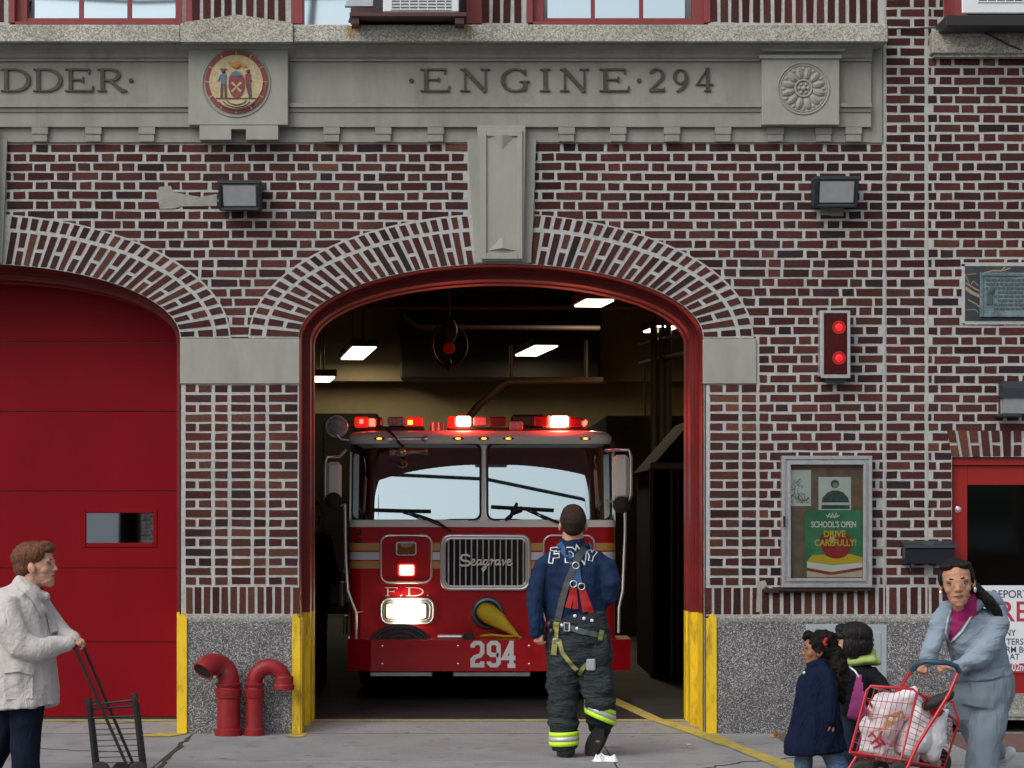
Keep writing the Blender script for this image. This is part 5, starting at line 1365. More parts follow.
# stripes
b = MB()
for y0, y1, m in ((543, 550.5, 0), (552, 560, 1), (561.3, 568.5, 0)):
    for a, c in ((359.5, 380), (432.5, 441), (529.5, 543.5), (590.5, 606)): tb(b, a, c, y0, y1, -.003, .01, m)
    for s in (XL_, XR_):
        x = tx(s); b.box(x - .002 if s < 400 else x - .01, x + .01 if s < 400 else x + .002, TY + .12, TY + 2.2, tz(y1), tz(y0), m)
    for cx_, s in ((XL_, -1), (XR_, 1)):   # round the corner
        r = .10; pts = []
        for i in range(7):
            t = PI / 2 * i / 6; ox = tx(cx_) - s * (r - (r + .002) * math.sin(t)); oy = TY + r - (r + .002) * math.cos(t); pts.append((ox, oy))
        for (p, q) in zip(pts[:-1], pts[1:]): b.add([(p[0], p[1], tz(y0)), (q[0], q[1], tz(y0)), (q[0], q[1], tz(y1)), (p[0], p[1], tz(y1))], [(0, 1, 2, 3)], m)
b.build('stripe', [M['gold'], M['refl']], eng)
# lamp panels
def panel(x0, x1, y0, y1, r, nm, w_=.011, d=-.006):
    b = MB(); b.tube([T(a, c, d) for a, c in rrect(x0, x1, y0, y1, r)], w_, 8, 0, True); return b.build(nm, M['chrome'], eng)
for x0, lit in ((380.5, 1), (543.5, 1)):
    b = MB(); tpoly(b, rrect(x0 + .5, x0 + 50.5, 536, 582, 8), -.004, .02); o = b.build('lamp_panel', M['eng_red'], eng)
    b = MB(); b.tube([T(a, c, -.006) for a, c in rrect(x0 + .2, x0 + 51, 535.5, 582.5, 8)], .011, 8, 0, True); b.build('chrome_rim', M['chrome'], o)
    b = MB(); tpoly(b, rrect(x0 + 15.5, x0 + 36, 541.8, 555.5, 2.5), -.03, 0); p = b.build('turn_signal', M['alu'], o)
    b = MB(); tpoly(b, rrect(x0 + 17, x0 + 34.8, 543, 554.4, 2), -.034, -.02); b.build('amber_lens', M['amber'], p)
    b = MB(); tpoly(b, arc(x0 + 26, 543, 7, 4.4, 0, 180, 10), -.037, -.03); b.build('reflector', mat('warm_reflector', (.6, .45, .3), .2, .8), p) if lit else None
    b = MB(); tpoly(b, rrect(x0 + 17, x0 + 35, 563.5, 576.5, 2.5), -.03, 0); p = b.build('warning_lamp', M['beacon_dim'], o)
    b = MB(); tpoly(b, rrect(x0 + 19, x0 + 33.5, 565, 575, 1.5), -.036, -.02); lab(b.build('lit_lens', M['beacon_core'], p), 'lit red warning lens')
for x0, lit in ((380.5, 1), (543.5, 0)):
    b = MB(); tpoly(b, rrect(x0 + 1, x0 + 52, 599, 622.5, 8), -.003, .02); o = b.build('headlamp_panel', M['chrome'] if 0 else M['alu'], eng)
    for w_, dd in ((0, -.012), (3.2, -.01)):
        b = MB(); b.tube([T(a, c, dd) for a, c in rrect(x0 + .5 + w_, x0 + 53 - w_, 598.5 + w_, 623.5 - w_, 8 - w_ * .7)], .009, 8, 0, True); b.build('chrome_rim', M['chrome'], o)
    for a, c in ((5, 25.5), (27, 46.5)):
        b = MB(); tpoly(b, rrect(x0 + a, x0 + c, 603, 619, 2), -.02, 0); p = b.build('headlamp', M['blackish'], o)
        b = MB(); tpoly(b, rrect(x0 + a + 1, x0 + c - 1, 603.8, 618, 2), -.026, -.01); b.build('lens', (M['head_on'] if a == 5 else M['head_on2']) if lit else M['clear'], p)
ld = bpy.data.lights.new('headlamp_light', 'AREA'); ld.energy = 2.5; ld.color = (1, .8, .55); ld.size = .2
lo = bpy.data.objects.new('headlamp_light', ld); COL.objects.link(lo); lo.location = T(407, 611, -.06); lo.rotation_euler = (PI / 2, 0, 0)
# grille
b = MB(); tpoly(b, rrect(441.5, 529.5, 535.5, 589.5, 8), -.006, .02); o = b.build('grille', M['dark'], eng)
for w_, d_ in ((0, .018), (2.6, .012)):
    b = MB(); b.tube([T(a, c, -.012 - w_ * .002) for a, c in rrect(442 + w_, 529 - w_, 536 + w_, 589 - w_, 8 - w_ * .5)], d_, 8, 0, True); b.build('surround', M['chrome'], o)
for i in range(14):
    x = 448.5 + i * 5.75; b = MB(); tb(b, x - .75, x + .75, 539.5, 585.5, -.03, -.005, 0, .003); b.build('bar', M['chrome'], o)
b = MB(); f = tfn(-.034)
def curl(P, w_): ribbon(b, P, w_, f, .008 + .0003 * len(b.v) / 400, 0)
curl([(470, 556.5), (467, 554.6), (462.5, 555), (460.5, 558), (463, 560.5), (468, 561), (470.5, 563), (468, 565.3), (462, 565.5), (459.5, 564)], 1.9)
xs = 471
def let_(ch, x):
    if ch == 'e': curl([(x + .5, 563), (x + 4, 561.5), (x + 4, 559.5), (x + 2, 559.3), (x + .8, 562), (x + 1.5, 564.8), (x + 4, 565), (x + 6, 563)], 1.3)
    if ch == 'a': curl([(x + 5, 560), (x + 2.2, 559.8), (x + .6, 562.5), (x + 1.6, 565), (x + 4, 563.5), (x + 5.2, 560), (x + 4.6, 564.5), (x + 6.6, 564)], 1.35)
    if ch == 'g': curl([(x + 5, 560), (x + 2.2, 559.8), (x + .6, 562.5), (x + 1.8, 564.8), (x + 4, 563.5), (x + 5.2, 560), (x + 3.4, 567.5), (x + .8, 571), (x - .6, 568.8), (x + 3, 566), (x + 7, 563.5)], 1.35)
    if ch == 'r': curl([(x + .5, 560), (x + 2.2, 559.2), (x + 1.2, 565), (x + 2.4, 561), (x + 4.6, 559.8), (x + 5.4, 561)], 1.35)
    if ch == 'v': curl([(x + .6, 560), (x + 2, 560), (x + 2, 564.8), (x + 5.4, 559.6)], 1.35)
for ch, x in (('e', 470.5), ('a', 476), ('g', 482.6), ('r', 489.6), ('a', 494.4), ('v', 501), ('e', 506.3)): let_(ch, x)
b.build('name_script', M['eng_white'], o)
# F.D.
b = MB(); f = tfn(-.001)
for ch, x0, x1 in (('F', 385, 398), ('.', 400, 402.6), ('D', 406, 424.5), ('.', 426.5, 429)): glyph(b, ch, x0, x1, 587.3, 596, f, .004)
b.build('lettering', M['white'], eng)
# intake and yellow hose sock
b = MB(); c = T(487.5, 613, 0); b.lathe(c, (0, -1, 0), [(-.02, .135), (.015, .14), (.03, .13), (.035, .11), (.02, .10), (0, .095)], 32); o = b.build('intake_ring', mat('intake_blue', (.10, .13, .17), .35, .5), eng)
b = MB(); b.lathe(c + Vector((0, -.0, 0)), (0, -1, 0), [(0, .10), (.05, .1), (.055, .075)], 28); b.build('intake_throat', M['blackish'], o)
M['sock'] = mat('yellow_fabric', (.55, .42, .02), .7, var=.15, vscale=9, bump=.5, bscale=30)
b = MB(); b.limb([(T(484.5, 611, -.03), .075, .075), (T(488, 613, -.09), .085, .08), (T(498, 619.5, -.13), .07, .055), (T(510, 629, -.15), .035, .02), (T(517, 634.5, -.15), .012, .008), (T(521, 637, -.15), .006, .005)]); b.tube([T(517, 635, -.15), T(505, 635.5, -.15), T(492, 634, -.15), T(480, 635, -.16)], .012, 6); b.build('hose_cover', M['sock'], o)
# bumper with angled ends
bz0, bz1 = tz(667.5), tz(637)
def bump(z): return [Vector(p) for p in ((tx(347.5), TY + .25, z), (tx(349), TY - .30, z), (tx(373), TY - .46, z), (tx(603), TY - .46, z), (tx(628), TY - .30, z), (tx(629), TY + .25, z))]
b = MB(); b.rings([bump(bz0), bump(bz1)], 0, False); o = b.build('bumper', M['eng_red'], eng)
bump_k = (DIST + TY - .46) / (DIST + TY)
def B(px, py, d=0): return Vector((tx(px), TY - .46 + d, tz(py)))
for x in (384, 458, 527.5): 
    for y in (643, 660.5): q = MB(); q.lathe(B(x, y), (0, -1, 0), [(0, .011), (.006, .009), (.009, .003)], 10); q.build('bolt', M['chrome'], o)
q = MB(); f = lambda u, v, h: Vector((VXF(u), TY - .46 - h, VZF(v)))
VXF = lambda u: tx(484) + (u - 484) / TS * .985; VZF = lambda v: tz(652) - (v - 652) / TS * .985
for ch, x0, x1 in (('2', 470, 483.8), ('9', 486.2, 500), ('4', 501, 514.5)): block_digit(q, ch, x0, x1, 637.5, 664, 4.3, f, .003)
q.build('unit_number', M['white'], o)
for a, c in ((372, 433), (453, 529), (548, 606)):
    q = MB(); q.box(tx(a), tx(c), TY - .42, TY - .2, tz(673), tz(668.2), 0, .006); q.build('step', M['alu'], o)
# coiled hose on the bumper tray
q = MB(); cc = T(401, 641, -.25)
for i in range(7):
    r = .06 + i * .03; q.tube([cc + Vector((r * math.cos(t) * 1.05, -.012 * (i % 2), r * math.sin(t) * .62)) for t in [PI * j / 20 for j in range(21)]], .014, 8)
lab(q.build('coiled_hose', mat('hose_grey', (.07, .05, .055), .7, var=.3, vscale=30), eng), 'dark coiled hose lying on the bumper tray')
q = MB(); q.bbox(tx(463), tx(474), TY - .4, TY - .2, tz(638), tz(631.5), .01); q.build('valve_block', M['blackish'], eng)
q = MB(); q.lathe(T(438, 634.8, -.3), (1, 0, 0), [(0, .02), (.2, .02), (.22, .012)], 10); q.build('nozzle', M['chrome'], eng)
# mirrors and rails
def mirror(x0, x1, y0, y1, s):
    q = MB(); q.bbox(tx(x0), tx(x1), TY - .10, TY - .02, tz(y1), tz(y0), .03); o = q.build('mirror', M['eng_white'], eng)
    xo = x0 - 1 if s < 0 else x1 - 1; xi = x1 + 3 if s < 0 else x0 - 6
    q = MB(); q.tube([T(xi, 450, .1), T(x1 - 3 if s < 0 else x0 + 2, y0 - 5, -.02), T(xo + (2 if s < 0 else 1), y0 - 5, -.06), T(xo + (0 if s < 0 else 3), y0 + 2, -.06), T(xo + (0 if s < 0 else 3), y1 - 4, -.06), T(xo + (2.5 if s < 0 else .5), y1 + 3, -.06), T(xi, y1 + 2, .08)], .014, 8); q.build('mirror_arm', M['chrome'], o)
    q = MB(); q.lathe(T((x0 + x1) / 2, y1 + (-2 if s < 0 else 6), -.11), (0, -1, 0), [(0, .075), (.03, .07), (.05, .03)], 16); q.build('round_mirror', M['blackish'], o)
mirror(326.5, 342, 462, 503, -1); mirror(612.5, 628.5, 455, 499, 1)
q = MB(); q.tube([T(345.5, 505, -.12), T(346.5, 560, -.14), T(348.5, 590, -.16), T(357, 612, -.2), T(357, 637, -.2)], .014, 8); q.tube([T(357, 612, -.2), T(362, 611.5, 0)], .01, 6); q.build('grab_rail', M['chrome'], eng)
q = MB(); q.tube([T(624, 503, -.12), T(624, 530, -.13), T(621.5, 590, -.15), T(617.5, 607, -.17), T(617, 632, -.18)], .013, 8); q.build('grab_rail', M['chrome'], eng)
for y in (532, 540.5): q = MB(); q.bbox(tx(356), tx(362), TY - .02, TY + .02, tz(y + 2), tz(y - 2), .006); q.build('hinge', M['black'], eng)
# body behind the cab, wheels, chassis
b = MB(); b.box(tx(352), tx(613), TY + 2.35, TY + 8.6, .45, tz(450), 0, .03); b.build('body', M['eng_red'], eng)
b = MB(); b.box(tx(380), tx(586), TY + .1, TY + 8.4, .3, .62); b.build('chassis', M['black'], eng)
for xs_ in (tx(352) + .16, tx(613) - .16):
    for yw in (TY + 1.35, TY + 6.6):
        b = MB(); b.lathe((xs_ - .14, yw, .55), (1, 0, 0), [(0, .3), (0, .46), (.03, .5), (.25, .5), (.28, .46), (.28, .3)], 30); o = b.build('tyre', M['blackish'], eng)
        b = MB(); b.lathe((xs_ - .145, yw, .55), (1, 0, 0), [(0, .05), (.0, .3), (.29, .3), (.29, .05)], 20); b.build('rim', M['alu'], o)
# valve gear glinting beside the cab
q = MB()
for x, y0, y1 in ((337, 585, 610), (343, 588, 606), (340, 620, 640)): q.tube([T(x, y0, .9), T(x, y1, .9)], .025, 8)
q.ell(T(339, 574, .85), (.02, .02, .02), 0, 8); q.ell(T(345, 573, .85), (.02, .02, .02), 0, 8)
q.build('pump_fitting', M['chrome'], eng)
# =====================================================  PEOPLE AND THEIR CARTS
def skinmat(name, c): return mat(name, c, .55, var=.08, vscale=20, spec=.35, bump=.15, bscale=90)
def solid(name, mb, material, parent, voxel=.008, smooth=2, wr=(), maps=None):
    """fuse overlapping closed shapes into one continuous surface, then add folds; wr: (amp, freq xyz)"""
    me = bpy.data.meshes.new(name); me.from_pydata(mb.v, [], mb.f)
    import bmesh
    bm = bmesh.new(); bm.from_mesh(me); bmesh.ops.remove_doubles(bm, verts=bm.verts, dist=1e-6); bmesh.ops.recalc_face_normals(bm, faces=bm.faces); bm.to_mesh(me); bm.free()
    o = bpy.data.objects.new(name, me); COL.objects.link(o)
    rm = o.modifiers.new('r', 'REMESH'); rm.mode = 'VOXEL'; rm.voxel_size = voxel
    if smooth: sm = o.modifiers.new('s', 'SMOOTH'); sm.iterations = smooth; sm.factor = .5
    dg = bpy.context.evaluated_depsgraph_get(); dg.update()
    m2 = bpy.data.meshes.new_from_object(o.evaluated_get(dg))
    COL.objects.unlink(o); bpy.data.objects.remove(o); bpy.data.meshes.remove(me)
    m2.name = name
    if wr:
        ns = [v.normal.copy() for v in m2.vertices]
        for v, n in zip(m2.vertices, ns):
            d = 0
            for amp, f in wr:
                q = Vector((v.co.x * f[0], v.co.y * f[1], v.co.z * f[2])); k = noise.noise(q)
                d += amp * (1 - 2 * abs(k) * 1.6) if len(f) > 3 else amp * k
            v.co += n * d
    m2.materials.clear()
    for m in (material if isinstance(material, (list, tuple)) else [material]): m2.materials.append(m)
    if maps:
        for p in m2.polygons: p.material_index = maps(p.center, p.normal)
    m2.polygons.foreach_set('use_smooth', [True] * len(m2.polygons)); m2.update()
    o = bpy.data.objects.new(name, m2); COL.objects.link(o)
    if parent: o.parent = parent; o.matrix_parent_inverse = Matrix.Translation(-Vector(parent_world(parent)))
    return o
def skin_bvh(o): 
    m = o.data; return BVHTree.FromPolygons([v.co for v in m.vertices], [tuple(p.vertices) for p in m.polygons])

def head(mb, c, H, yaw, pitch=0., roll=0., male=False, nose=1.):
    """c = middle of the head, H = chin to crown; yaw: 0 faces the camera (-Y), + turns to image left"""
    rot = Matrix.Rotation(roll, 3, 'Y') @ Matrix.Rotation(-yaw, 3, 'Z') @ Matrix.Rotation(pitch, 3, 'X')
    def p(x, f, z): return Vector(c) + rot @ Vector((x * H, -f * H, (z - .5) * H))
    def e(x, f, z, rx, rf, rz, tilt=0): mb.ell(p(x, f, z), (rx * H, rf * H, rz * H), 0, 18, rot @ Matrix.Rotation(tilt, 3, 'X'))
    e(0, -.07, .66, .335, .42, .33); e(0, .08, .52, .29, .30, .34); e(0, .10, .32, .235, .25, .26)
    e(0, .16, .18, .185, .17, .15); e(0, .23, .09, .10, .085, .08)
    e(.17, .20, .40, .10, .10, .11); e(-.17, .20, .40, .10, .10, .11)          # cheeks
    e(.13, .305, .585, .115, .05, .035); e(-.13, .305, .585, .115, .05, .035)     # brow
    mb.limb([(p(0, .315, .56), .035 * H, .035 * H), (p(0, .345 + .02 * nose, .45), .042 * H, .045 * H), (p(0, .36 + .035 * nose, .385), .052 * H, .05 * H)], 0, 10)
    e(.05, .345, .37, .035, .04, .03); e(-.05, .345, .37, .035, .04, .03)
    e(0, .315, .262, .10, .04, .028); e(0, .31, .225, .082, .04, .026)          # lips
    for s in (1, -1):
        mb.ell(p(s * .335, -.03, .46), (.045 * H, .09 * H, .125 * H), 0, 12, rot @ Matrix.Rotation(-.15, 3, 'X'))
    return p, rot
M['eye_w'] = mat('eye_white', (.26, .22, .2), .6); M['iris'] = mat('iris', (.015, .01, .008), .2); M['lip'] = mat('lips', (.25, .06, .05), .5)
def face(p, rot, H, parent, brow, lip=None):
    b = MB()
    for s in (1, -1): b.ell(p(s * .135, .304, .50), (.064 * H, .036 * H, .024 * H), 0, 12, rot)
    b.build('eyes', M['eye_w'], parent)
    b = MB()
    for s in (1, -1): b.ell(p(s * .132, .330, .50), (.034 * H, .013 * H, .026 * H), 0, 10, rot)
    b.build('irises', M['iris'], parent)
    b = MB()
    for s in (1, -1): b.tube([p(s * .05, .342, .59), p(s * .13, .350, .615), p(s * .22, .30, .585)], [.014 * H, .019 * H, .006 * H], 6); b.tube([p(s * .07, .326, .522), p(s * .135, .340, .538), p(s * .205, .30, .520)], .010 * H, 6)
    b.build('eyebrows', brow, parent)
    b = MB(); b.tube([p(-.10, .318, .25), p(-.05, .345, .260), p(0, .349, .255), p(.05, .345, .260), p(.10, .318, .25)], [.006 * H, .017 * H, .017 * H, .017 * H, .006 * H], 8); b.tube([p(-.085, .318, .243), p(0, .346, .228), p(.085, .318, .243)], [.006 * H, .020 * H, .006 * H], 8)
    b.build('lips', lip or M['lip'], parent)

def hand(mb, wrist, direc, pal, size=.17, curl=.5, thumb=1, bar=None):
    """wrist point, direction of the palm, pal = direction the palm faces; curl 0..1; one palm, four unequal fingers, a thumb from the side"""
    w = Vector(wrist); d = Vector(direc).normalized(); n = Vector(pal); n = (n - d * n.dot(d)).normalized(); s = d.cross(n)
    k = size / .18
    mb.limb([(w - d * .01, .024 * k, .018 * k), (w + d * .035 * k, .036 * k, .016 * k), (w + d * .085 * k, .040 * k, .014 * k)], 0, 12) if abs((d.cross(Vector((0, 1, 0)))).normalized().dot(s)) > .6 else mb.limb([(w - d * .01, .018 * k, .024 * k), (w + d * .035 * k, .016 * k, .036 * k), (w + d * .085 * k, .014 * k, .040 * k)], 0, 12)
    for i, (off, L) in enumerate(((-.030, .066), (-.010, .078), (.010, .074), (.029, .058))):
        b0 = w + d * .08 * k + s * off * k * thumb; a = curl * 1.35; L *= k; pts = [(b0 - d * .015 * k, .0088 * k, .0088 * k)]
        ang = 0; q = b0; pts.append((q, .0092 * k, .0092 * k))
        for seg, m in ((.45, .8), (.32, 1.1), (.23, .9)):
            ang += a * m * .8; q = q + (d * math.cos(ang) + n * math.sin(ang)) * L * seg; pts.append((q, (.0086 - .001 * (m > 1)) * k, .0084 * k))
        mb.limb(pts, 0, 8)
    t0 = w + d * .02 * k - s * .024 * k * thumb; td = (d * .7 - s * .7 * thumb + n * .35).normalized(); t1 = t0 + td * .04 * k; t2 = t1 + (d * .8 + n * (.3 + curl * .5) - s * .2 * thumb).normalized() * .03 * k; t3 = t2 + (d * .6 + n * (.3 + curl)).normalized() * .024 * k
    mb.limb([(t0, .013 * k, .013 * k), (t1, .0115 * k, .0115 * k), (t2, .0098 * k, .0098 * k), (t3, .0088 * k, .0088 * k)], 0, 8)

class Fig:
    def __init__(s, Y): s.Y = Y; s.s = FPX / (DIST + Y)
    def P(s, px, py, d=0): return W(px, py, s.Y + d)
    def limb(s, mb, pts, seg=18):   # (px,py,d,rx px, rd m)
        mb.limb([(s.P(a, b, d), rx / s.s, rd) for a, b, d, rx, rd in pts], 0, seg)
def add_band(nm, f, c0, c1, rx, rd, w_, m, par, yaw=0, tilt=0, r2=None):
    """cloth ring between two centres (front/back radii), standing 3 mm proud"""
    b = MB(); rr = []
    c0, c1 = Vector(c0), Vector(c1); r2 = r2 or (rx, rd)
    for c, (a, e) in ((c0, (rx, rd)), (c1, r2)):
        for k in ((1.0,) if 0 else (1.0,)):
            rr.append([c + Vector((math.cos(2 * PI * i / 40) * a, math.sin(2 * PI * i / 40) * e, tilt * math.cos(2 * PI * i / 40) * a)) for i in range(40)])
    inner = [[p + (( (rr[j][0] + rr[j][20]) / 2) - p) * .04 for p in rr[j]] for j in (0, 1)]
    b.rings([inner[0], rr[0], rr[1], inner[1]], 0, True, False); return b.build(nm, m, par)
def strip_on(nm, bvh, f, pts, w, m, par, side=-1, off=.004, th=.003, dens=1.2, mb=None, mi=0, back=False):
    """a strap or letter laid on a surface: px path projected along Y on the body (side -1: seen side)"""
    b = mb or MB()
    def fn_(u, v, h):
        o = f.P(u, v, -1.5); dr = (f.P(u, v, 0) - o).normalized(); hit = bvh.ray_cast(o, dr)
        q = hit[0] if hit[0] is not None else f.P(u, v, -.02)
        return q - dr * (off + h)
    ribbon(b, pts, w, fn_, th, mi, False, dens)
    return b if mb else b.build(nm, m, par)

# ------------------------------------------------ firefighter seen from behind
M['sk_light'] = skinmat('skin_light', (.50, .27, .19)); M['sk_tan'] = skinmat('skin_tan', (.44, .225, .145)); M['sk_brown'] = skinmat('skin_brown', (.27, .125, .075))
M['buzz'] = mat('buzzed_hair', (.040, .026, .022), 1., spec=.05, var=.5, vscale=140, bump=.5, bscale=300)
M['shirt'] = mat('navy_shirt', (.008, .022, .062), .85, var=.12, vscale=6, bump=.15, bscale=250, spec=.2, fold=.7, fscale=(9, 9, 4))
M['bunker'] = mat('bunker_cloth', (.026, .035, .04), .9, var=.3, vscale=9, bump=.5, bscale=110, dirt=(.06, .065, .065), dscale=7, damt=.5, spec=.2, fold=.9, fscale=(6, 6, 22))
M['limey'] = mat('lime_reflective', (.55, .85, .03), .6, emit=None); M['silver'] = mat('silver_tape', (.55, .58, .58), .35, .3)
M['boot'] = mat('boot_leather', (.012, .013, .017), .35, var=.3, vscale=30, bump=.3); M['sole'] = mat('boot_sole', (.014, .014, .015), .7, bump=.8, bscale=60)
M['strapblue'] = mat('suspender_blue', (.035, .09, .22), .8, bump=.3, bscale=300); M['strapgrey'] = mat('strap_grey', (.05, .055, .06), .75, bump=.3, bscale=300)
M['strapred'] = mat('suspender_red', (.40, .012, .012), .7); M['olive'] = mat('olive_webbing', (.24, .24, .07), .8, bump=.3, bscale=300); M['belt'] = mat('belt_green', (.06, .085, .08), .8)
f = Fig(-1.66)
man = empty('person', tuple(f.P(576, 756)), 'person in navy shirt and dark bunker trousers walking to the truck, seen from behind', 'person')
mb = MB()
p, rot = head(mb, f.P(573, 525), 39 / f.s, PI, -.22)
f.limb(mb, [(573, 533, .01, 10.5, .07), (572.5, 545, .02, 11, .075), (573, 560, .03, 12, .07)])
f.limb(mb, [(573, 562, .03, 18, .07), (574, 575, .03, 24, .09), (575, 605, .03, 20, .09), (577, 640, .03, 24, .11), (577, 655, .02, 22, .1)])
f.limb(mb, [(544, 572, .02, 5, .04), (537, 600, 0, 5, .04), (538, 632, -.05, 4.5, .03)]); f.limb(mb, [(604, 572, .02, 5, .04), (610, 590, -.02, 5, .04), (604, 599, .2, 5, .035), (592, 590, .36, 4, .03)])
f.limb(mb, [(564, 655, .02, 12, .1), (563, 700, 0, 10, .08), (566, 748, 0, 7, .05)]); f.limb(mb, [(591, 655, .02, 12, .1), (598, 695, -.03, 10, .08), (600, 728, .12, 7, .05)])
hand(mb, f.P(538.5, 630, -.05), (.02, -.05, -1), (.6, .6, 0), .16, .75, 1)
hand(mb, f.P(592, 590, .36), (-.5, .5, .3), (-.5, -.3, 0), .16, .6, -1)
body = solid('body', mb, [M['sk_light'], M['buzz']], man, .0055, 2, maps=lambda c, n: 0)
# buzzed hair cap following the skull
mb = MB(); H = 39 / f.s
def hp(x, fr, z): return p(x, fr, z)
mb.ell(p(0, -.08, .665), (.345 * H, .432 * H, .340 * H), 0, 20, rot); mb.ell(p(0, -.13, .50), (.285 * H, .34 * H, .25 * H), 0, 18, rot); mb.ell(p(0, .02, .78), (.30 * H, .36 * H, .26 * H), 0, 18, rot)
solid('hair', mb, M['buzz'], man, .007, 2, ((.002, (60, 60, 60)),))
mb = MB()
f.limb(mb, [(573, 551, .02, 20, .08), (573.5, 556, .03, 33, .095), (573, 566, .03, 37, .115), (574, 585, .03, 32.5, .135), (575, 605, .03, 31.5, .135), (576, 621, .03, 30, .13), (576, 634, .03, 29, .12)])
f.limb(mb, [(572.5, 540, .015, 13, .082), (573, 548, .02, 14.5, .09), (573, 556, .03, 26, .09)])
f.limb(mb, [(553, 559, .03, 9, .07), (543, 567, .02, 10.5, .08), (536, 590, -.0, 9.8, .07), (535, 606, -.02, 8.5, .06), (536.5, 622, -.045, 7.8, .05), (537, 633, -.05, 7, .042)])
f.limb(mb, [(596, 559, .03, 9, .07), (605, 567, .02, 10.5, .08), (611, 584, -.03, 10, .07), (610.5, 594, -.01, 9.2, .065), (605, 600, .12, 7.5, .05), (596, 594, .3, 7, .045)])
shirt = solid('shirt', mb, M['shirt'], man, .008, 3, ((.014, (13, 13, 3.5)), (.008, (9, 20, 22))))
bv = skin_bvh(shirt)
b = MB()
for ch, pts in (('F', [(550.5, 563.5), (552.5, 549.5), (562, 548.8)]), ('F', [(552, 556), (559.5, 555.3)]), ('D', [(566.5, 549.3), (571.5, 549.3), (575, 552.5), (575.3, 557), (572, 560), (567.3, 560.3), (566.7, 548.5)]), ('N', [(577.5, 560.2), (577.5, 548.8), (583.5, 560), (584.5, 549.3)]), ('Y', [(588.8, 549.8), (591.3, 555.5)]), ('Y', [(595.8, 550.5), (591.3, 555.8), (590.3, 561)])):
    strip_on('', bv, f, pts, 5.0, None, None, th=.0008, mb=b, mi=0)
for ch, pts in (('F', [(550.5, 562.4), (552.3, 549.8), (561.2, 549)]), ('F', [(552.2, 556), (558.7, 555.5)]), ('D', [(566.5, 549.3), (571.5, 549.3), (575, 552.5), (575.3, 557), (572, 560), (567.3, 560.3), (566.7, 548.9)]), ('N', [(577.5, 559.4), (577.6, 549.8), (583.6, 559.2), (584.4, 550)]), ('Y', [(589.2, 550.7), (591.3, 555.5)]), ('Y', [(595.3, 551.3), (591.3, 555.8), (590.4, 560.3)])):
    strip_on('', bv, f, pts, 3.0, None, None, th=.006, mb=b, mi=1)
b.build('back_lettering', [M['white'], M['shirt']], man)
strip_on('suspender', bv, f, [(559, 543), (563, 550), (570, 559), (575, 565)], 6.5, M['strapblue'], man, off=.006)
strip_on('suspender', bv, f, [(591, 545), (584, 549), (578, 556), (575, 564)], 6, M['strapblue'], man, off=.007)
strip_on('suspender', bv, f, [(575.5, 564), (576, 574), (578, 586)], 9, M['strapblue'], man, off=.008)
strip_on('carry_strap', bv, f, [(586, 545), (580, 555), (574, 566), (568, 580), (562, 600), (558, 618), (556, 628)], 6.5, M['strapgrey'], man, off=.012)
def surf(bvh, px, py, off):
    o = f.P(px, py, -1.5); dr = (f.P(px, py, 0) - o).normalized(); h = bvh.ray_cast(o, dr); return (h[0] if h[0] is not None else f.P(px, py, -.02)) - dr * off
for x, y in ((575.8, 565.5), (573.5, 584), (581.5, 586.5)):
    b = MB(); c = surf(bv, x, y, .022); b.tube([c + Vector((.022 * math.cos(t), 0, .022 * math.sin(t))) for t in [2 * PI * i / 20 for i in range(20)]], .0035, 6, 0, True); b.build('ring', M['chrome'], man)
for P_ in ([(572.5, 588), (568, 608)], [(574.5, 588), (575.5, 609)], [(581, 590), (585.5, 612)], [(583.5, 589.5), (591.5, 613)]): strip_on('suspender_tail', bv, f, P_, [4.2, 5.8], M['strapred'], man, off=.009)
# trousers: high waist, baggy seat, left leg planted, right leg lifted back
mb = MB()
f.limb(mb, [(576.5, 615, .03, 29.5, .142), (577, 622, .03, 31, .152), (578, 640, .03, 33.5, .165), (579, 658, .03, 33.5, .165), (579.5, 668, .03, 32, .15)])
f.limb(mb, [(565, 652, .03, 17.5, .13), (563.5, 675, .02, 17, .13), (563, 700, .01, 15, .11), (563.5, 725, .01, 14.6, .105), (564.5, 742, .01, 13.6, .10), (565, 748, .01, 12.6, .095)])
f.limb(mb, [(594, 652, .03, 18, .13), (595, 672, .0, 17.5, .13), (597.5, 690, -.05, 16.5, .12), (600, 702, -.05, 15, .11), (600.5, 716, .06, 14.2, .10), (601, 726, .14, 12.5, .095)])
tr = solid('bunker_trousers', mb, M['bunker'], man, .009, 2, ((.016, (5, 9, 20)), (.010, (10, 10, 42)), (.005, (30, 30, 30))))
bt = skin_bvh(tr)
bx = empty
# reflective bands
def bandset(cx, cy, d, rx, rd, h, tilt, par, rx2=None):
    n = ('reflective_band')
    k = 1 / f.s
    for y0, y1, m, e in ((cy - h, cy - h / 3, M['limey'], 0), (cy - h / 3, cy + h / 3, M['silver'], .001), (cy + h / 3, cy + h, M['limey'], 0)):
        add_band('reflective_band', f, f.P(cx + tilt * 0, y0, d), f.P(cx, y1, d), rx * k + e, rd + e, 0, m, par, 0, tilt)
bandset(564, 738, .01, 15.2, .118, 7, .05, man)
bandset(600, 711.5, -.01, 15.9, .125, 7.4, -.42, man)
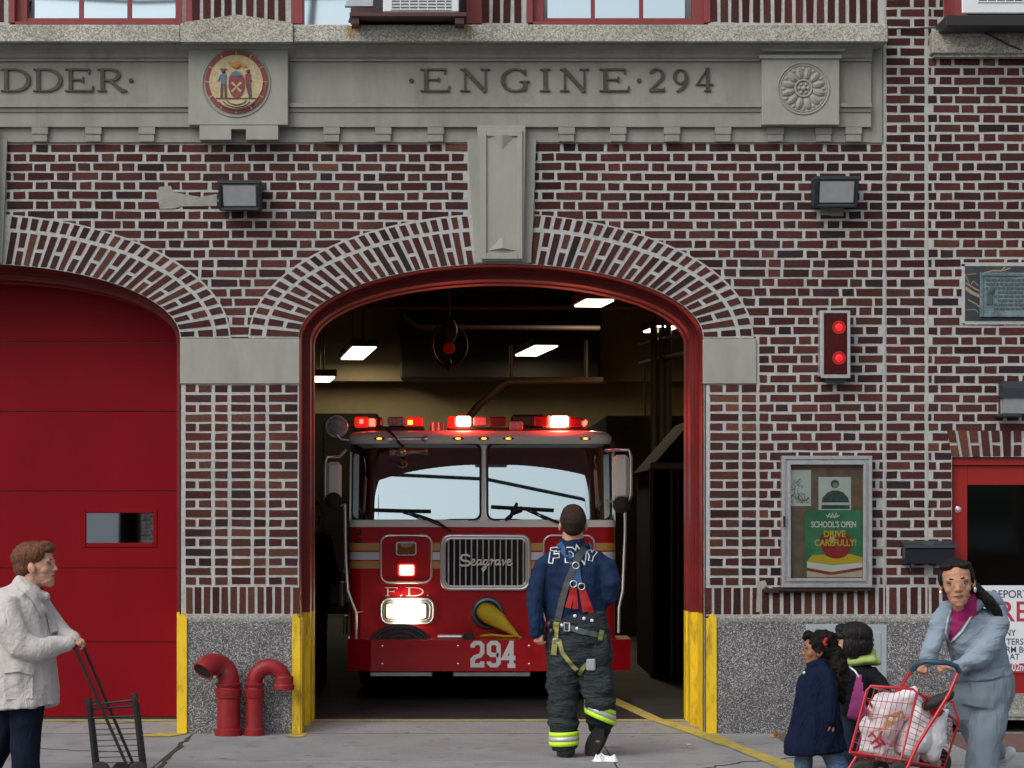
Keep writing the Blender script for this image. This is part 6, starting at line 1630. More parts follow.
# pocket, belt, harness webbing
mb = MB(); f.limb(mb, [(600.5, 641, -.09, 9, .03), (600, 653, -.11, 10, .035), (598, 664, -.09, 8.5, .03)]); solid('hip_bag', mb, M['bunker'], man, .008, 2, ((.006, (14, 14, 14)),))
strip_on('pocket_flap', bt, f, [(585, 640), (598, 643), (611, 645)], 4, M['bunker'], man, off=.035)
strip_on('belt', bt, f, [(549, 628), (556, 624.5), (566, 626), (580, 631), (594, 634), (607, 637)], 5.6, M['belt'], man, off=.006, th=.005)
strip_on('webbing', bt, f, [(556.5, 622), (555.5, 636), (553.5, 655)], 5.5, M['olive'], man, off=.014, th=.004)
strip_on('webbing', bt, f, [(559, 640), (562, 652), (570, 663), (577, 670.5)], 4.2, M['olive'], man, off=.008)
strip_on('webbing', bt, f, [(579, 675), (583, 668), (589, 662)], 4.2, M['olive'], man, off=.008)
strip_on('webbing', bt, f, [(602, 630), (600, 640)], 4.6, M['olive'], man, off=.03)
b = MB(); c = surf(bt, 567, 627, .02); b.tube([c + Vector((x / f.s, 0, z / f.s)) for x, z in ((-2.6, 4), (2.6, 4), (2.6, -4), (-2.6, -4))], .006, 6, 0, True); b.build('buckle', M['alu'], man)
b = MB(); c = surf(bt, 556, 641, .024); b.tube([c + Vector((x / f.s, 0, z / f.s)) for x, z in ((-3, 2), (3, 2), (3, -2), (-3, -2))], .004, 6, 0, True); b.build('buckle', M['alu'], man)
b = MB(); c = surf(bt, 591, 665, .03); b.bbox(c.x - .03, c.x + .03, c.y, c.y + .02, c.z - .04, c.z + .04, .008); b.build('metal_clip', M['steel'], man)
for x, y in ((566, 614.5), (575, 616), (584, 618.5), (592, 620.5), (577, 628.5), (562, 625)):
    b = MB(); b.ell(surf(bt, x, y, .006), (.012, .006, .012), 0, 10); b.build('snap', M['white'], man)
b = MB()
for x, y in ((552, 615), (549.5, 625), (551.5, 632)): b.ell(surf(bt, x, y, .03), (.022, .02, .03), 0, 10)
b.build('radio_gear', M['boot'], man)
# boots
mb = MB(); f.limb(mb, [(565, 744, .01, 9.5, .07), (566, 753, .01, 9.5, .08)]); f.limb(mb, [(566, 753.5, -.02, 8, .04), (566, 754, .12, 8, .045), (566, 755, .22, 7, .03)]); solid('boot', mb, M['boot'], man, .007, 2)
b = MB(); c0 = f.P(566, 756, 0)
def sole(b, c, fw, up, L, wd, th):
    fw = Vector(fw).normalized(); up = Vector(up).normalized(); sd = fw.cross(up)
    out = []
    for i in range(28):
        t = 2 * PI * i / 28; a = math.cos(t); q = math.sin(t); ww = wd * (1 + .16 * a - .14 * math.cos(2 * t))
        out.append(c + fw * (a * L) + sd * (q * ww))
    b.rings([[x + up * th * .5 for x in out], [x - up * th * .5 for x in out]], 0, False)
sole(b, c0 + Vector((0, .08, .008)), (0, 1, 0), (0, 0, 1), .145, .05, .028); b.build('sole', M['sole'], man)
mb = MB(); f.limb(mb, [(600, 724, .13, 9.5, .07), (601, 733, .17, 8.5, .06)])
f.limb(mb, [(601.5, 731, .12, 8.6, .05), (598, 741, .10, 8, .045), (592, 751, .12, 7.6, .035)]); solid('boot', mb, M['boot'], man, .007, 2)
b = MB(); fw = f.P(589, 754, .07) - f.P(602, 725, .02); sole(b, f.P(595, 741, .045), fw, Vector((.12, 1, -.25)) , .135, .050, .03); b.build('sole', M['sole'], man)
b = MB(); b.ell(f.P(598, 741.5, .025), (.017, .006, .009), 0, 10); b.build('sole_mark', M['seal_orange'], man)

# ------------------------------------------------ dim second firefighter beside the cab
f = Fig(4.6)
dim = empty('person', tuple(f.P(320, 703)), 'person in dark navy gear standing in the shade left of the cab', 'person')
mb = MB(); p, rot = head(mb, f.P(313, 512), 25 / f.s, -.9); f.limb(mb, [(313, 520, .02, 6, .06), (313, 532, .02, 8, .07), (313, 545, .02, 18, .1), (313, 600, .02, 15, .1)])
f.limb(mb, [(324, 540, 0, 5, .05), (330, 565, 0, 4.5, .04), (338, 582, 0, 3.5, .035)]); f.limb(mb, [(309, 600, .02, 8, .09), (308, 690, .02, 6, .06)]); f.limb(mb, [(318, 600, .02, 8, .09), (318, 690, .02, 6, .06)])
hand(mb, f.P(338, 583, 0), (.8, -.2, -.6), (0, 0, -1), .16, .4)
solid('body', mb, M['sk_light'], dim, .007, 1)
face(p, rot, 25 / f.s, dim, M['buzz'])
mb = MB(); mb.ell(p(0, -.1, .68), (.36 * 25 / f.s, .44 * 25 / f.s, .34 * 25 / f.s), 0, 16, rot); solid('hair', mb, M['buzz'], dim, .008, 1)
mb = MB(); f.limb(mb, [(313, 534, .02, 12, .09), (313, 545, .02, 20, .12), (313, 575, .02, 18, .13), (313, 612, .02, 17, .13)]); f.limb(mb, [(326, 541, 0, 6.5, .07), (331, 565, 0, 6, .06), (337, 581, 0, 5, .05)]); f.limb(mb, [(300, 541, 0, 6.5, .07), (296, 570, 0, 6, .06), (300, 600, -.1, 5, .05)]); solid('shirt', mb, M['shirt'], dim, .01, 2, ((.007, (8, 8, 12)),))
mb = MB(); f.limb(mb, [(308, 605, .02, 10, .12), (308, 650, .02, 9, .11), (308, 694, .02, 8, .1)]); f.limb(mb, [(318, 605, .02, 10, .12), (318, 650, .02, 9, .11), (318, 694, .02, 8, .1)]); solid('bunker_trousers', mb, M['bunker'], dim, .01, 2, ((.008, (6, 6, 22)),))
for x in (308, 318): 
    add_band('reflective_band', f, f.P(x, 685, .02), f.P(x, 690.5, .02), 8.8 / f.s, .11, 0, M['limey'], dim)
    b = MB(); b.limb([(f.P(x, 697, -.08), .045, .04), (f.P(x, 696, .06), .05, .05)]); b.build('boot', M['boot'], dim)

# ------------------------------------------------ elderly person with cream parka
M['parka'] = mat('cream_parka', (.50, .47, .46), .85, var=.08, vscale=5, bump=.25, bscale=60, spec=.2, fold=.55, fscale=(7, 7, 5))
M['hair_rb'] = mat('auburn_hair', (.13, .05, .026), .65, var=.6, vscale=80, bump=1., bscale=110, stretch=(1, 1, .3), spec=.25)
M['navyp'] = mat('navy_trousers', (.006, .010, .022), .9, var=.2, vscale=5, bump=.2, bscale=150, spec=.15, fold=.5, fscale=(9, 9, 5)); M['parkatrim'] = mat('parka_lining', (.03, .04, .08), .8)
f = Fig(-3.0)
old = empty('person', tuple(f.P(25, 780)), 'elderly person with short auburn hair in a cream parka pushing a black cart', 'person')
HH = 46 / f.s
mb = MB(); p, rot = head(mb, f.P(38, 566, 0), HH, -R(80), -.12, 0, nose=1.0)
f.limb(mb, [(33, 575, 0, 10, .06), (28, 592, 0, 12, .07), (24, 602, 0, 18, .10)])
f.limb(mb, [(22, 600, 0, 22, .13), (20, 650, 0, 24, .15), (22, 700, 0, 22, .14)])
f.limb(mb, [(10, 612, -.14, 9, .06), (28, 650, -.17, 7.5, .05), (66, 645, -.10, 5.5, .035), (72, 643, -.09, 4.6, .03)]); f.limb(mb, [(40, 615, .12, 8, .05), (56, 640, .1, 6, .04), (74, 641, .02, 4.8, .03)])
f.limb(mb, [(26, 700, -.06, 13, .09), (25, 745, -.05, 9, .07), (25, 775, -.05, 6, .05)]); f.limb(mb, [(18, 700, .08, 13, .09), (4, 740, .08, 9, .07), (-10, 768, .08, 6, .05)])
hand(mb, f.P(70, 643.5, -.09), (1, .1, .05), (.1, .45, -.9), .14, .95, -1); hand(mb, f.P(72, 640.5, .02), (1, 0, 0), (.1, -.4, -.9), .14, .9, 1)
solid('body', mb, M['sk_light'], old, .0048, 1, ((.0015, (40, 40, 40)),))
face(p, rot, HH, old, M['hair_rb'])
mb = MB()
def he(x, fr, z, rx, rf, rz): mb.ell(p(x, fr, z), (rx * HH, rf * HH, rz * HH), 0, 18, rot)
he(0, -.14, .73, .40, .45, .33); he(0, -.26, .52, .34, .28, .28); he(0, .14, .90, .27, .22, .13); he(0, .30, .84, .2, .12, .09); he(.24, .05, .76, .16, .22, .18); he(-.24, .05, .76, .16, .22, .18); he(0, -.30, .36, .22, .16, .14)
solid('hair', mb, M['hair_rb'], old, .006, 1, ((.006, (22, 22, 10)), (.004, (90, 90, 30))))
mb = MB()
f.limb(mb, [(28, 588, 0, 16, .10), (24, 598, 0, 27, .15), (18, 615, 0, 34, .19), (15, 640, 0, 38, .21), (16, 665, 0, 40, .23), (19, 690, 0, 38, .235), (20, 706, 0, 37.5, .235)])
f.limb(mb, [(4, 606, -.12, 17, .10), (8, 625, -.18, 17, .10), (20, 645, -.22, 15.5, .09), (38, 650, -.19, 12.5, .08), (57, 646, -.13, 9.5, .06), (67, 644, -.10, 8, .05)])
f.limb(mb, [(40, 606, .12, 13, .09), (54, 624, .12, 11, .08), (63, 634, .08, 8.5, .06), (73, 640, .03, 6.8, .045)])
f.limb(mb, [(20, 583, -.02, 8, .07), (24, 592, -.03, 13, .12), (36, 598, -.0, 14, .12), (46, 596, 0, 6, .06)])
jk = solid('parka', mb, M['parka'], old, .0085, 2, ((.022, (5, 5, 6)), (.008, (16, 16, 9)), (.002, (40, 40, 40))))
bv = skin_bvh(jk)
strip_on('pocket_flap', bv, f, [(3, 670), (18, 668), (34, 672)], 7, M['parka'], old, off=.006, th=.008)
strip_on('pocket', bv, f, [(18, 675), (19, 699)], [30, 27], M['parka'], old, off=.003, th=.006)
strip_on('front_placket', bv, f, [(45, 600), (50, 615), (54, 632)], 7, M['parka'], old, off=.010, th=.008)
strip_on('collar', bv, f, [(17, 580), (24, 588), (33, 596), (40, 606), (44, 616)], 7, M['parka'], old, off=.012, th=.010)
strip_on('hem_stitch', bv, f, [(-10, 703), (10, 707), (30, 709), (52, 709)], 1.2, M['parkatrim'], old, off=.001, th=.001) if 0 else None
b = MB(); b.limb([(f.P(24, 582, -.02), .045, .05), (f.P(30, 590, -.01), .06, .06), (f.P(37, 592, .0), .04, .05)]); b.build('inner_collar', M['parkatrim'], old)
mb = MB()
f.limb(mb, [(28, 698, -.05, 17, .12), (26, 725, -.06, 16, .11), (26, 750, -.06, 15, .10), (26, 775, -.06, 14, .09)]); f.limb(mb, [(14, 698, .08, 17, .12), (6, 725, .08, 15, .11), (-4, 752, .08, 13, .10), (-12, 770, .08, 11, .09)])
solid('trousers', mb, M['navyp'], old, .009, 2, ((.008, (8, 8, 12)),))
for x, y, d in ((30, 777, -.06), (-6, 774, .08)):
    b = MB(); b.limb([(f.P(x - 8, y, d), .04, .04), (f.P(x + 2, y + .5, d), .045, .045), (f.P(x + 10, y + 1, d), .03, .025)]); b.build('shoe', M['boot'], old)

# black folding cart
cart = empty('shopping_cart', tuple(f.P(115, 780)), 'black wire folding cart with two long handle bars, empty', 'cart')
def tubes(nm, lst, r, m, par, seg=8):
    b = MB()
    for pts in lst: b.tube([f.P(*q) for q in pts], r, seg)
    return b.build(nm, m, par)
tubes('handle', [[(72, 648, -.11), (75, 646, -.09), (80, 644, .0), (84, 648, .05), (134, 766, .05)], ], .010, M['black'], cart)
tubes('handle', [[(75, 648, -.11), (99, 702, -.10), (128, 768, -.10)]], .010, M['black'], cart)
for a, e in (((88.5, 700), (96, 774)), ((134.5, 695), (143, 774))):
    tubes('side_rail', [[(a[0], a[1], -.02), (e[0], e[1], -.02)]], .017, M['black'], cart); tubes('side_rail', [[(a[0] + 3, a[1] + 8, .26), (e[0] + 3, e[1], .26)]], .012, M['black'], cart)
    tubes('rail_tip', [[(a[0] - .8, a[1] - 2, -.02), (a[0] + 1, a[1] + 5, -.02)]], .022, M['blackish'], cart)
tubes('cross_bar', [[(90, 705, -.02), (135, 700, -.02)], [(90, 709, .0), (136, 706, .0)], [(91, 718, -.02), (137, 716, -.02)], [(89.5, 703, .26), (137, 701, .26)]], .008, M['black'], cart, 6)
b = MB()
for i in range(9):
    y = 724 + i * 5.6; x = 91.5 + i * .55; b.tube([f.P(x, y, -.02), f.P(x + 47, y - 1.5, -.02)], .0028, 5); b.tube([f.P(x, y, -.02), f.P(x + 3, y, .26)], .0028, 5); b.tube([f.P(x + 47, y - 1.5, -.02), f.P(x + 50, y, .26)], .0028, 5)
b.build('wire_basket', M['black'], cart)
for x, d in ((101, -.1), (138, -.1), (121, .3), (134, .3)):
    b = MB(); c = f.P(x, 771, d); b.lathe(c - Vector((0, .02, 0)), (0, 1, 0), [(0, .02), (0, .05), (.01, .058), (.03, .058), (.04, .05), (.04, .02)], 20); b.build('wheel', M['blackish'], cart)

# ------------------------------------------------ person in grey tracksuit
M['grey'] = mat('grey_fleece', (.23, .29, .36), .95, var=.05, vscale=5, bump=.2, bscale=160, spec=.15, fold=.5, fscale=(5, 5, 11))
M['grey2'] = mat('grey_velour_trousers', (.205, .255, .305), .95, var=.05, vscale=5, bump=.2, bscale=160, spec=.15, fold=.5, fscale=(8, 8, 2.5))
M['mag'] = mat('magenta_top', (.34, .012, .12), .8, var=.1, vscale=12); M['hair_b'] = mat('black_hair', (.006, .005, .006), .6, var=.5, vscale=60, bump=1., bscale=110, stretch=(1, 1, .25), spec=.3)
M['trim'] = mat('white_trim', (.6, .62, .62), .7)
f = Fig(-2.75)
wo = empty('person', tuple(f.P(975, 776)), 'person in grey hooded tracksuit and magenta top leaning on a red cart', 'person')
HH = 48 / f.s
mb = MB(); p, rot = head(mb, f.P(957, 583.5, -.17), HH, R(10), -.02, R(-6), nose=.6)
f.limb(mb, [(961, 600, -.1, 11, .06), (966, 614, -.05, 13, .07), (969, 622, 0, 16, .07)])
f.limb(mb, [(970, 622, 0, 20, .08), (976, 650, .03, 18, .09), (980, 690, .06, 22, .11)])
f.limb(mb, [(946, 615, 0, 9, .055), (932, 642, -.05, 7, .045), (925, 660, -.1, 4.5, .03)]); f.limb(mb, [(994, 615, 0, 9, .055), (986, 650, -.1, 7.5, .05), (956, 667, -.14, 4.8, .033), (950, 667, -.15, 4.4, .03)])
f.limb(mb, [(990, 690, .06, 15, .10), (985, 735, .04, 10, .075), (981, 776, .02, 6, .05)]); f.limb(mb, [(968, 690, .10, 15, .10), (975, 730, .16, 10, .075), (996, 755, .25, 6, .05)])
hand(mb, f.P(924.5, 660, -.1), (-.15, -.1, -.6), (.2, .4, -.3), .155, .95, 1); hand(mb, f.P(953, 667.5, -.14), (-1, -.1, .05), (0, .5, -.8), .155, .95, 1)
solid('body', mb, M['sk_tan'], wo, .0045, 1)
face(p, rot, HH, wo, M['hair_b'], mat('dark_lips', (.2, .06, .05), .5))
mb = MB()
def he(x, fr, z, rx, rf, rz): mb.ell(p(x, fr, z), (rx * HH, rf * HH, rz * HH), 0, 18, rot)
he(0, -.12, .70, .355, .42, .325); he(0, -.2, .5, .34, .28, .3); he(.14, .11, .87, .19, .22, .09); he(-.14, .11, .87, .19, .22, .09); he(.13, .20, .87, .15, .10, .07); he(-.13, .20, .87, .15, .10, .07); he(.325, -.04, .62, .045, .2, .18); he(-.325, -.04, .62, .045, .2, .18); he(0, -.42, .5, .14, .14, .14)
f.limb(mb, [(966, 578, -.03, 8, .06), (973, 587, -.05, 6, .05), (981, 594, -.10, 6, .04), (989, 601, -.11, 5.5, .035), (996, 610, -.09, 5, .03), (1001, 621, -.06, 4, .025), (1003, 632, -.04, 2, .02)])
solid('hair', mb, M['hair_b'], wo, .006, 2, ((.005, (50, 50, 20)), (.003, (90, 90, 60))))
b = MB(); b.ell(p(-.345, .02, .34), (.012, .008, .018), 0, 8); b.ell(p(.345, .02, .34), (.012, .008, .018), 0, 8); b.build('earring', M['chrome'], wo)
mb = MB(); f.limb(mb, [(963, 598, -.085, 13, .075), (965, 606, -.07, 14.5, .08), (964, 614, -.06, 14, .07), (960, 622, -.04, 10, .06), (958, 628, .0, 6, .05)]); solid('magenta_top', mb, M['mag'], wo, .007, 2, ((.005, (12, 12, 30)),))
mb = MB()
f.limb(mb, [(975, 608, .03, 22, .10), (973, 616, .02, 31, .14), (974, 632, .03, 31, .15), (977, 648, .04, 28.5, .16), (980, 662, .05, 28.5, .165), (981, 672, .05, 30, .17), (981.5, 677, .05, 30, .172)])
f.limb(mb, [(950, 610, .0, 11, .08), (942, 620, -.03, 11.5, .08), (936, 636, -.06, 10, .07), (930, 650, -.09, 8.5, .055), (926.5, 658, -.10, 7.6, .045)])
f.limb(mb, [(995, 611, .02, 12, .09), (996, 626, -.04, 12.5, .09), (990, 645, -.12, 12, .085), (979, 656, -.15, 11, .075), (964, 664, -.15, 8.5, .055), (957, 667, -.15, 7.2, .045)])
jk = solid('hooded_jacket', mb, M['grey'], wo, .0085, 3, ((.020, (6, 6, 10)), (.010, (12, 12, 30)), (.003, (50, 50, 50))))
bv = skin_bvh(jk)
strip_on('magenta_panel', bv, f, [(965, 604), (960, 616), (954, 630), (950, 641)], [20, 16, 8, 1.5], M['mag'], wo, off=.004, th=.004)
strip_on('zip_edge', bv, f, [(953, 603), (948, 618), (945.5, 632), (949, 642)], 1.8, M['trim'], wo, off=.008, th=.004)
strip_on('zip_edge', bv, f, [(978, 600), (972, 615), (962, 631), (950, 643)], 2.0, M['trim'], wo, off=.008, th=.004)
strip_on('zip_edge', bv, f, [(950, 643), (952, 655), (951, 668)], 1.0, M['steel'], wo, off=.003, th=.002)
mb = MB()
f.limb(mb, [(974, 607, -.08, 6, .05), (981, 598, -.05, 7.5, .07), (991, 600, .03, 9.5, .09), (1000, 609, .05, 7, .07)]); f.limb(mb, [(947, 613, -.05, 6, .05), (950, 606, -.06, 5, .05), (953, 600, -.05, 4, .04)])
hd = solid('hood', mb, M['grey'], wo, .007, 2, ((.006, (14, 14, 14)),)); b = MB()
b.tube([f.P(974, 600, -.10), f.P(982, 597.5, -.09), f.P(992, 602, -.045), f.P(1000, 611, -.01)], .006, 6); b.build('hood_piping', M['navyp'], hd)
mb = MB()
f.limb(mb, [(979, 668, .05, 26, .14), (982, 682, .06, 30, .17), (983, 696, .06, 30, .175), (982, 706, .06, 27, .16)])
f.limb(mb, [(991, 694, .05, 19.5, .14), (989, 715, .03, 18.5, .12), (985, 738, .02, 17.5, .11), (982, 760, .01, 17, .10), (981, 772, .01, 17, .10)])
f.limb(mb, [(966, 694, .09, 17, .13), (965, 712, .12, 15, .12), (975, 730, .18, 14.5, .11), (986, 745, .24, 14, .10), (994, 754, .28, 12, .085)])
tr = solid('tracksuit_trousers', mb, M['grey2'], wo, .0085, 3, ((.020, (8, 8, 4)), (.009, (16, 16, 9))))
bt = skin_bvh(tr)
strip_on('side_seam', bt, f, [(1004, 690), (1003, 720), (998, 745), (995, 770)], 1.4, M['grey'], wo, off=.001, th=.003)
mb = MB(); f.limb(mb, [(996, 759, .30, 6, .05), (1003, 757, .30, 6.5, .05), (1010, 752, .30, 6, .045)]); solid('trainer', mb, M['trim'], wo, .006, 2)
b = MB(); b.tube([f.P(993, 765, .30), f.P(1004, 763, .30), f.P(1014, 754, .30)], .018, 8); lab(b.build('trainer_sole', M['white'], wo), 'white sole of the lifted trainer')
b = MB(); b.tube([f.P(1000, 751, .24), f.P(1004, 758, .245)], .012, 8); b.tube([f.P(992, 755, .24), f.P(996, 762, .245)], .01, 8); b.build('trainer_stripe', mat('blue_panel', (.06, .16, .3), .6), wo)
mb = MB(); f.limb(mb, [(972, 776, -.02, 9, .05), (981, 777, .0, 9, .06)]); solid('trainer', mb, M['trim'], wo, .006, 2)

# ------------------------------------------------ red cart with bags
M['cartred'] = mat('cart_red', (.50, .012, .018), .3, coat=.4); M['bag'] = mat('plastic_bag', (.68, .68, .72), .45, var=.08, vscale=9, bump=.5, bscale=25, spec=.6)
M['tanbox'] = mat('carton', (.5, .30, .14), .7, var=.2, vscale=15); M['bagpink'] = mat('bag_red_print', (.45, .05, .07), .55, var=.5, vscale=25)
f = Fig(-3.25)
rc = empty('shopping_cart', tuple(f.P(895, 780)), 'red wire shopping cart filled with white plastic bags', 'cart')
D = .34
def fr2(pts, r=.0085, nm='frame_bar', m=None): return tubes(nm, [pts], r, m or M['cartred'], rc)
A_, B_, C_, E_ = (869, 686), (918, 690), (901, 760), (850, 752)
fr2([(850, 752, 0), (852, 745, 0), (867, 690, 0), (871, 686, 0), (913, 689, 0), (917, 693, 0), (901, 760, 0), (850, 752, 0)])
fr2([(888, 700, D), (906, 692, D), (953, 702, D), (959, 722, D), (944, 768, D), (872, 762, D)])
fr2([(871, 686, 0), (888, 692, D)]); fr2([(917, 692, 0), (958, 722, D)]); fr2([(850, 752, 0), (870, 762, D)]); fr2([(901, 760, 0), (944, 768, D)])
fr2([(904, 775, -.02), (918, 744, -.02), (943, 704, .0), (950, 692, .0), (958, 672, .02), (959, 668, .03)], .0115); fr2([(848, 770, .2), (870, 735, .22), (905, 680, .2), (914, 668, .1), (919, 663, .05)], .0105)
b = MB(); b.tube([f.P(912, 670, .08), f.P(918, 664, .02), f.P(925, 661.5, -.02), f.P(948, 663, -.02), f.P(956, 666, .0), f.P(959.5, 672, .02)], .0165, 10); b.build('handle_grip', mat('grip_blue', (.02, .06, .11), .5), rc)
b = MB(); n = 8
def lerp(a, c, t): return tuple(a[i] + (c[i] - a[i]) * t for i in range(3))
def panel_wires(c00, c10, c11, c01, nu, nv):
    for i in range(1, nu): b.tube([f.P(*lerp(c00, c10, i / nu)), f.P(*lerp(c01, c11, i / nu))], .0021, 5)
    for j in range(1, nv): b.tube([f.P(*lerp(c00, c01, j / nv)), f.P(*lerp(c10, c11, j / nv))], .0021, 5)
panel_wires((870, 687, 0), (916, 690, 0), (901, 760, 0), (850, 752, 0), 9, 5)
panel_wires((917, 692, 0), (958, 722, D), (944, 768, D), (901, 760, 0), 5, 12)
panel_wires((888, 692, D), (957, 706, D), (944, 768, D), (870, 762, D), 10, 5)
panel_wires((870, 687, 0), (888, 692, D), (870, 762, D), (850, 752, 0), 4, 6)
panel_wires((850, 752, 0), (901, 760, 0), (944, 768, D), (870, 762, D), 8, 4)
b.build('wire_basket', M['cartred'], rc)
for x, y, r, d in ((862, 771, .075, .0), (935, 774, .10, .36), (899, 774, .07, .0), (880, 772, .06, .3)):
    b = MB(); c = f.P(x, y, d); c.z = r; b.lathe(c - Vector((0, .02, 0)), (0, 1, 0), [(0, r * .3), (0, r * .78), (.006, r * .95), (.012, r), (.032, r), (.04, r * .8), (.04, r * .3)], 24); o = b.build('wheel', M['blackish'], rc)
    b = MB(); b.lathe(c - Vector((0, .026, 0)), (0, 1, 0), [(0, r * .1), (0, r * .35), (.05, r * .35)], 14); b.build('hub', M['alu'], o)
def bag(nm, pts, label, m, wr=((.020, (7, 7, 7)), (.012, (16, 16, 16)), (.004, (45, 45, 45)))):
    mb = MB(); f.limb(mb, pts); o = solid(nm, mb, m, None, .009, 1, wr); tag(o, label, 'bag', 'bags in the red cart'); return o
g1 = bag('plastic_bag', [(873, 752, .15, 14, .09), (878, 730, .16, 19, .12), (890, 708, .17, 20, .10), (908, 698, .17, 11, .06), (915, 690, .17, 5, .03)], 'large white plastic bag with red writing in the front of the red cart', M['bag'])
bvg = skin_bvh(g1)
b = MB()
for pts in ([(868, 737), (872, 733), (876, 738), (879, 744)], [(871, 744), (876, 740), (882, 736)], [(873, 748), (879, 746), (884, 741)], [(882, 731), (879, 737), (885, 745)]): strip_on('', bvg, f, pts, 2.0, None, None, off=.003, th=.002, mb=b)
for k, pts in enumerate(([(866, 706), (866, 716)], [(869, 701), (872, 708)])): strip_on('', bvg, f, pts, 2.4, None, None, off=.003, th=.002, mb=b)
o = b.build('red_print', M['bagpink'], g1)
b = strip_on('carton_print', bvg, f, [(868, 726), (885, 722), (904, 714)], [14, 12, 8], M['tanbox'], g1, off=.002, th=.002)
bag('plastic_bag', [(905, 755, .2, 12, .09), (914, 738, .2, 17, .12), (918, 718, .2, 14, .10), (914, 702, .2, 9, .06)], 'white plastic bag filling the middle of the red cart', M['bag'])
bag('plastic_bag', [(930, 752, .24, 10, .08), (934, 735, .24, 13, .08), (940, 718, .24, 8, .06), (946, 712, .24, 4, .03)], 'smaller white plastic bag at the handle end of the red cart', M['bag'])
mb = MB(); f.limb(mb, [(926, 706, .1, 5, .04), (938, 700, .1, 6, .05), (950, 695, .08, 5, .04)]); o = solid('black_bag', mb, M['blackish'], None, .007, 2, ((.008, (18, 18, 18)),)); tag(o, 'folded black pouch lying on top of the red cart', 'pouch')
mb = MB(); f.limb(mb, [(904, 688, .3, 4, .03), (906, 692, .3, 5, .03), (908, 700, .28, 4, .03)]); f.limb(mb, [(930, 708, .2, 7, .04), (938, 712, .2, 5, .04)]); o = solid('red_pouch', mb, M['strapred'], None, .007, 2, ((.006, (18, 18, 18)),)); tag(o, 'red cloth bundle tucked between the bags and the cart rim', 'cloth')

# ------------------------------------------------ child in navy coat
M['navyc'] = mat('navy_coat', (.005, .010, .032), .9, var=.2, vscale=7, bump=.3, bscale=160, spec=.15, fold=.8, fscale=(12, 12, 4))
M['jeans'] = mat('blue_jeans', (.07, .14, .25), .85, fold=.7, fscale=(12, 12, 20), var=.25, vscale=12, bump=.3, bscale=200); M['jeansd'] = mat('dark_jeans', (.015, .03, .06), .85, var=.2)
M['curl'] = mat('curly_black_hair', (.006, .004, .004), .75, spec=.2, var=.4, vscale=40, bump=1., bscale=60)
f = Fig(-2.6)
g = empty('person', tuple(f.P(818, 778)), 'small child with curly black ponytail in a long navy coat walking left', 'person')
HH = 37 / f.s
mb = MB(); p, rot = head(mb, f.P(817.5, 650, 0), HH, R(93), -.05, 0, nose=.5)
f.limb(mb, [(820, 660, 0, 7.5, .05), (821, 672, 0, 9, .055), (819, 690, 0, 15, .09), (817, 740, 0, 18, .12)])
f.limb(mb, [(829, 680, -.11, 7, .05), (831, 705, -.13, 6, .04), (832, 722, -.13, 4.6, .033)]); f.limb(mb, [(808, 690, .1, 6, .04), (801, 715, .08, 5, .035)])
f.limb(mb, [(803, 738, .03, 9, .07), (802, 775, .03, 6, .05)]); f.limb(mb, [(826, 738, -.03, 9, .07), (840, 775, -.03, 6, .05)])
hand(mb, f.P(832, 722, -.13), (.12, -.1, -1), (-.7, .3, 0), .115, .35, 1); hand(mb, f.P(800, 717, .08), (-.1, 0, -1), (.7, .3, 0), .11, .4, -1)
solid('body', mb, M['sk_brown'], g, .0045, 1)
face(p, rot, HH, g, M['hair_b'])
mb = MB()
def he(x, fr, z, rx, rf, rz): mb.ell(p(x, fr, z), (rx * HH, rf * HH, rz * HH), 0, 18, rot)
he(0, -.12, .72, .38, .44, .34); he(0, -.25, .5, .34, .3, .3); he(0, .22, .86, .28, .18, .13); he(.3, 0, .62, .09, .2, .2); he(-.3, 0, .62, .09, .2, .2)
f.limb(mb, [(829, 648, 0, 8, .06), (836, 656, -.02, 10, .07), (838, 668, -.04, 10.5, .08), (839, 682, -.05, 9, .07), (840, 694, -.05, 6, .05), (842, 700, -.05, 2.5, .02)])
solid('hair', mb, M['curl'], g, .006, 1, ((.014, (28, 28, 28)), (.008, (60, 60, 60))))
b = MB(); b.tube([f.P(826.5, 639, -.10), f.P(824, 642, -.12), f.P(826, 645, -.11)], .011, 8); b.build('hair_tie', M['strapred'], g)
mb = MB()
f.limb(mb, [(820, 665, 0, 11, .075), (820, 672, 0, 16, .11), (818, 685, 0, 19, .13), (817, 705, 0, 22.5, .15), (816, 725, 0, 26.5, .17), (815, 745, 0, 31, .19), (815.5, 751, 0, 32, .19)])
f.limb(mb, [(824, 674, -.09, 9.5, .07), (829, 688, -.12, 9.5, .07), (830.5, 704, -.14, 8.5, .06), (831, 720, -.14, 7, .05)]); f.limb(mb, [(806, 680, .08, 8, .06), (801, 700, .1, 7.5, .05), (799, 714, .09, 7, .045)])
f.limb(mb, [(811, 664, -.02, 5, .06), (820, 664, -.0, 11, .085), (829, 667, 0, 7, .06)])
ct = solid('coat', mb, M['navyc'], g, .0085, 2, ((.010, (13, 13, 5)), (.006, (20, 20, 12)), (.003, (45, 45, 45))))
bv = skin_bvh(ct); b = MB(); b.ell(surf(bv, 804.5, 673, .004), (.013, .008, .013), 0, 10); b.build('button', M['alu'], g)
mb = MB(); f.limb(mb, [(804, 745, .03, 10, .08), (803, 775, .03, 8.5, .07)]); f.limb(mb, [(828, 745, -.03, 11, .08), (842, 776, -.03, 9.5, .07)]); solid('jeans', mb, M['jeans'], g, .008, 2, ((.006, (14, 14, 20)),))
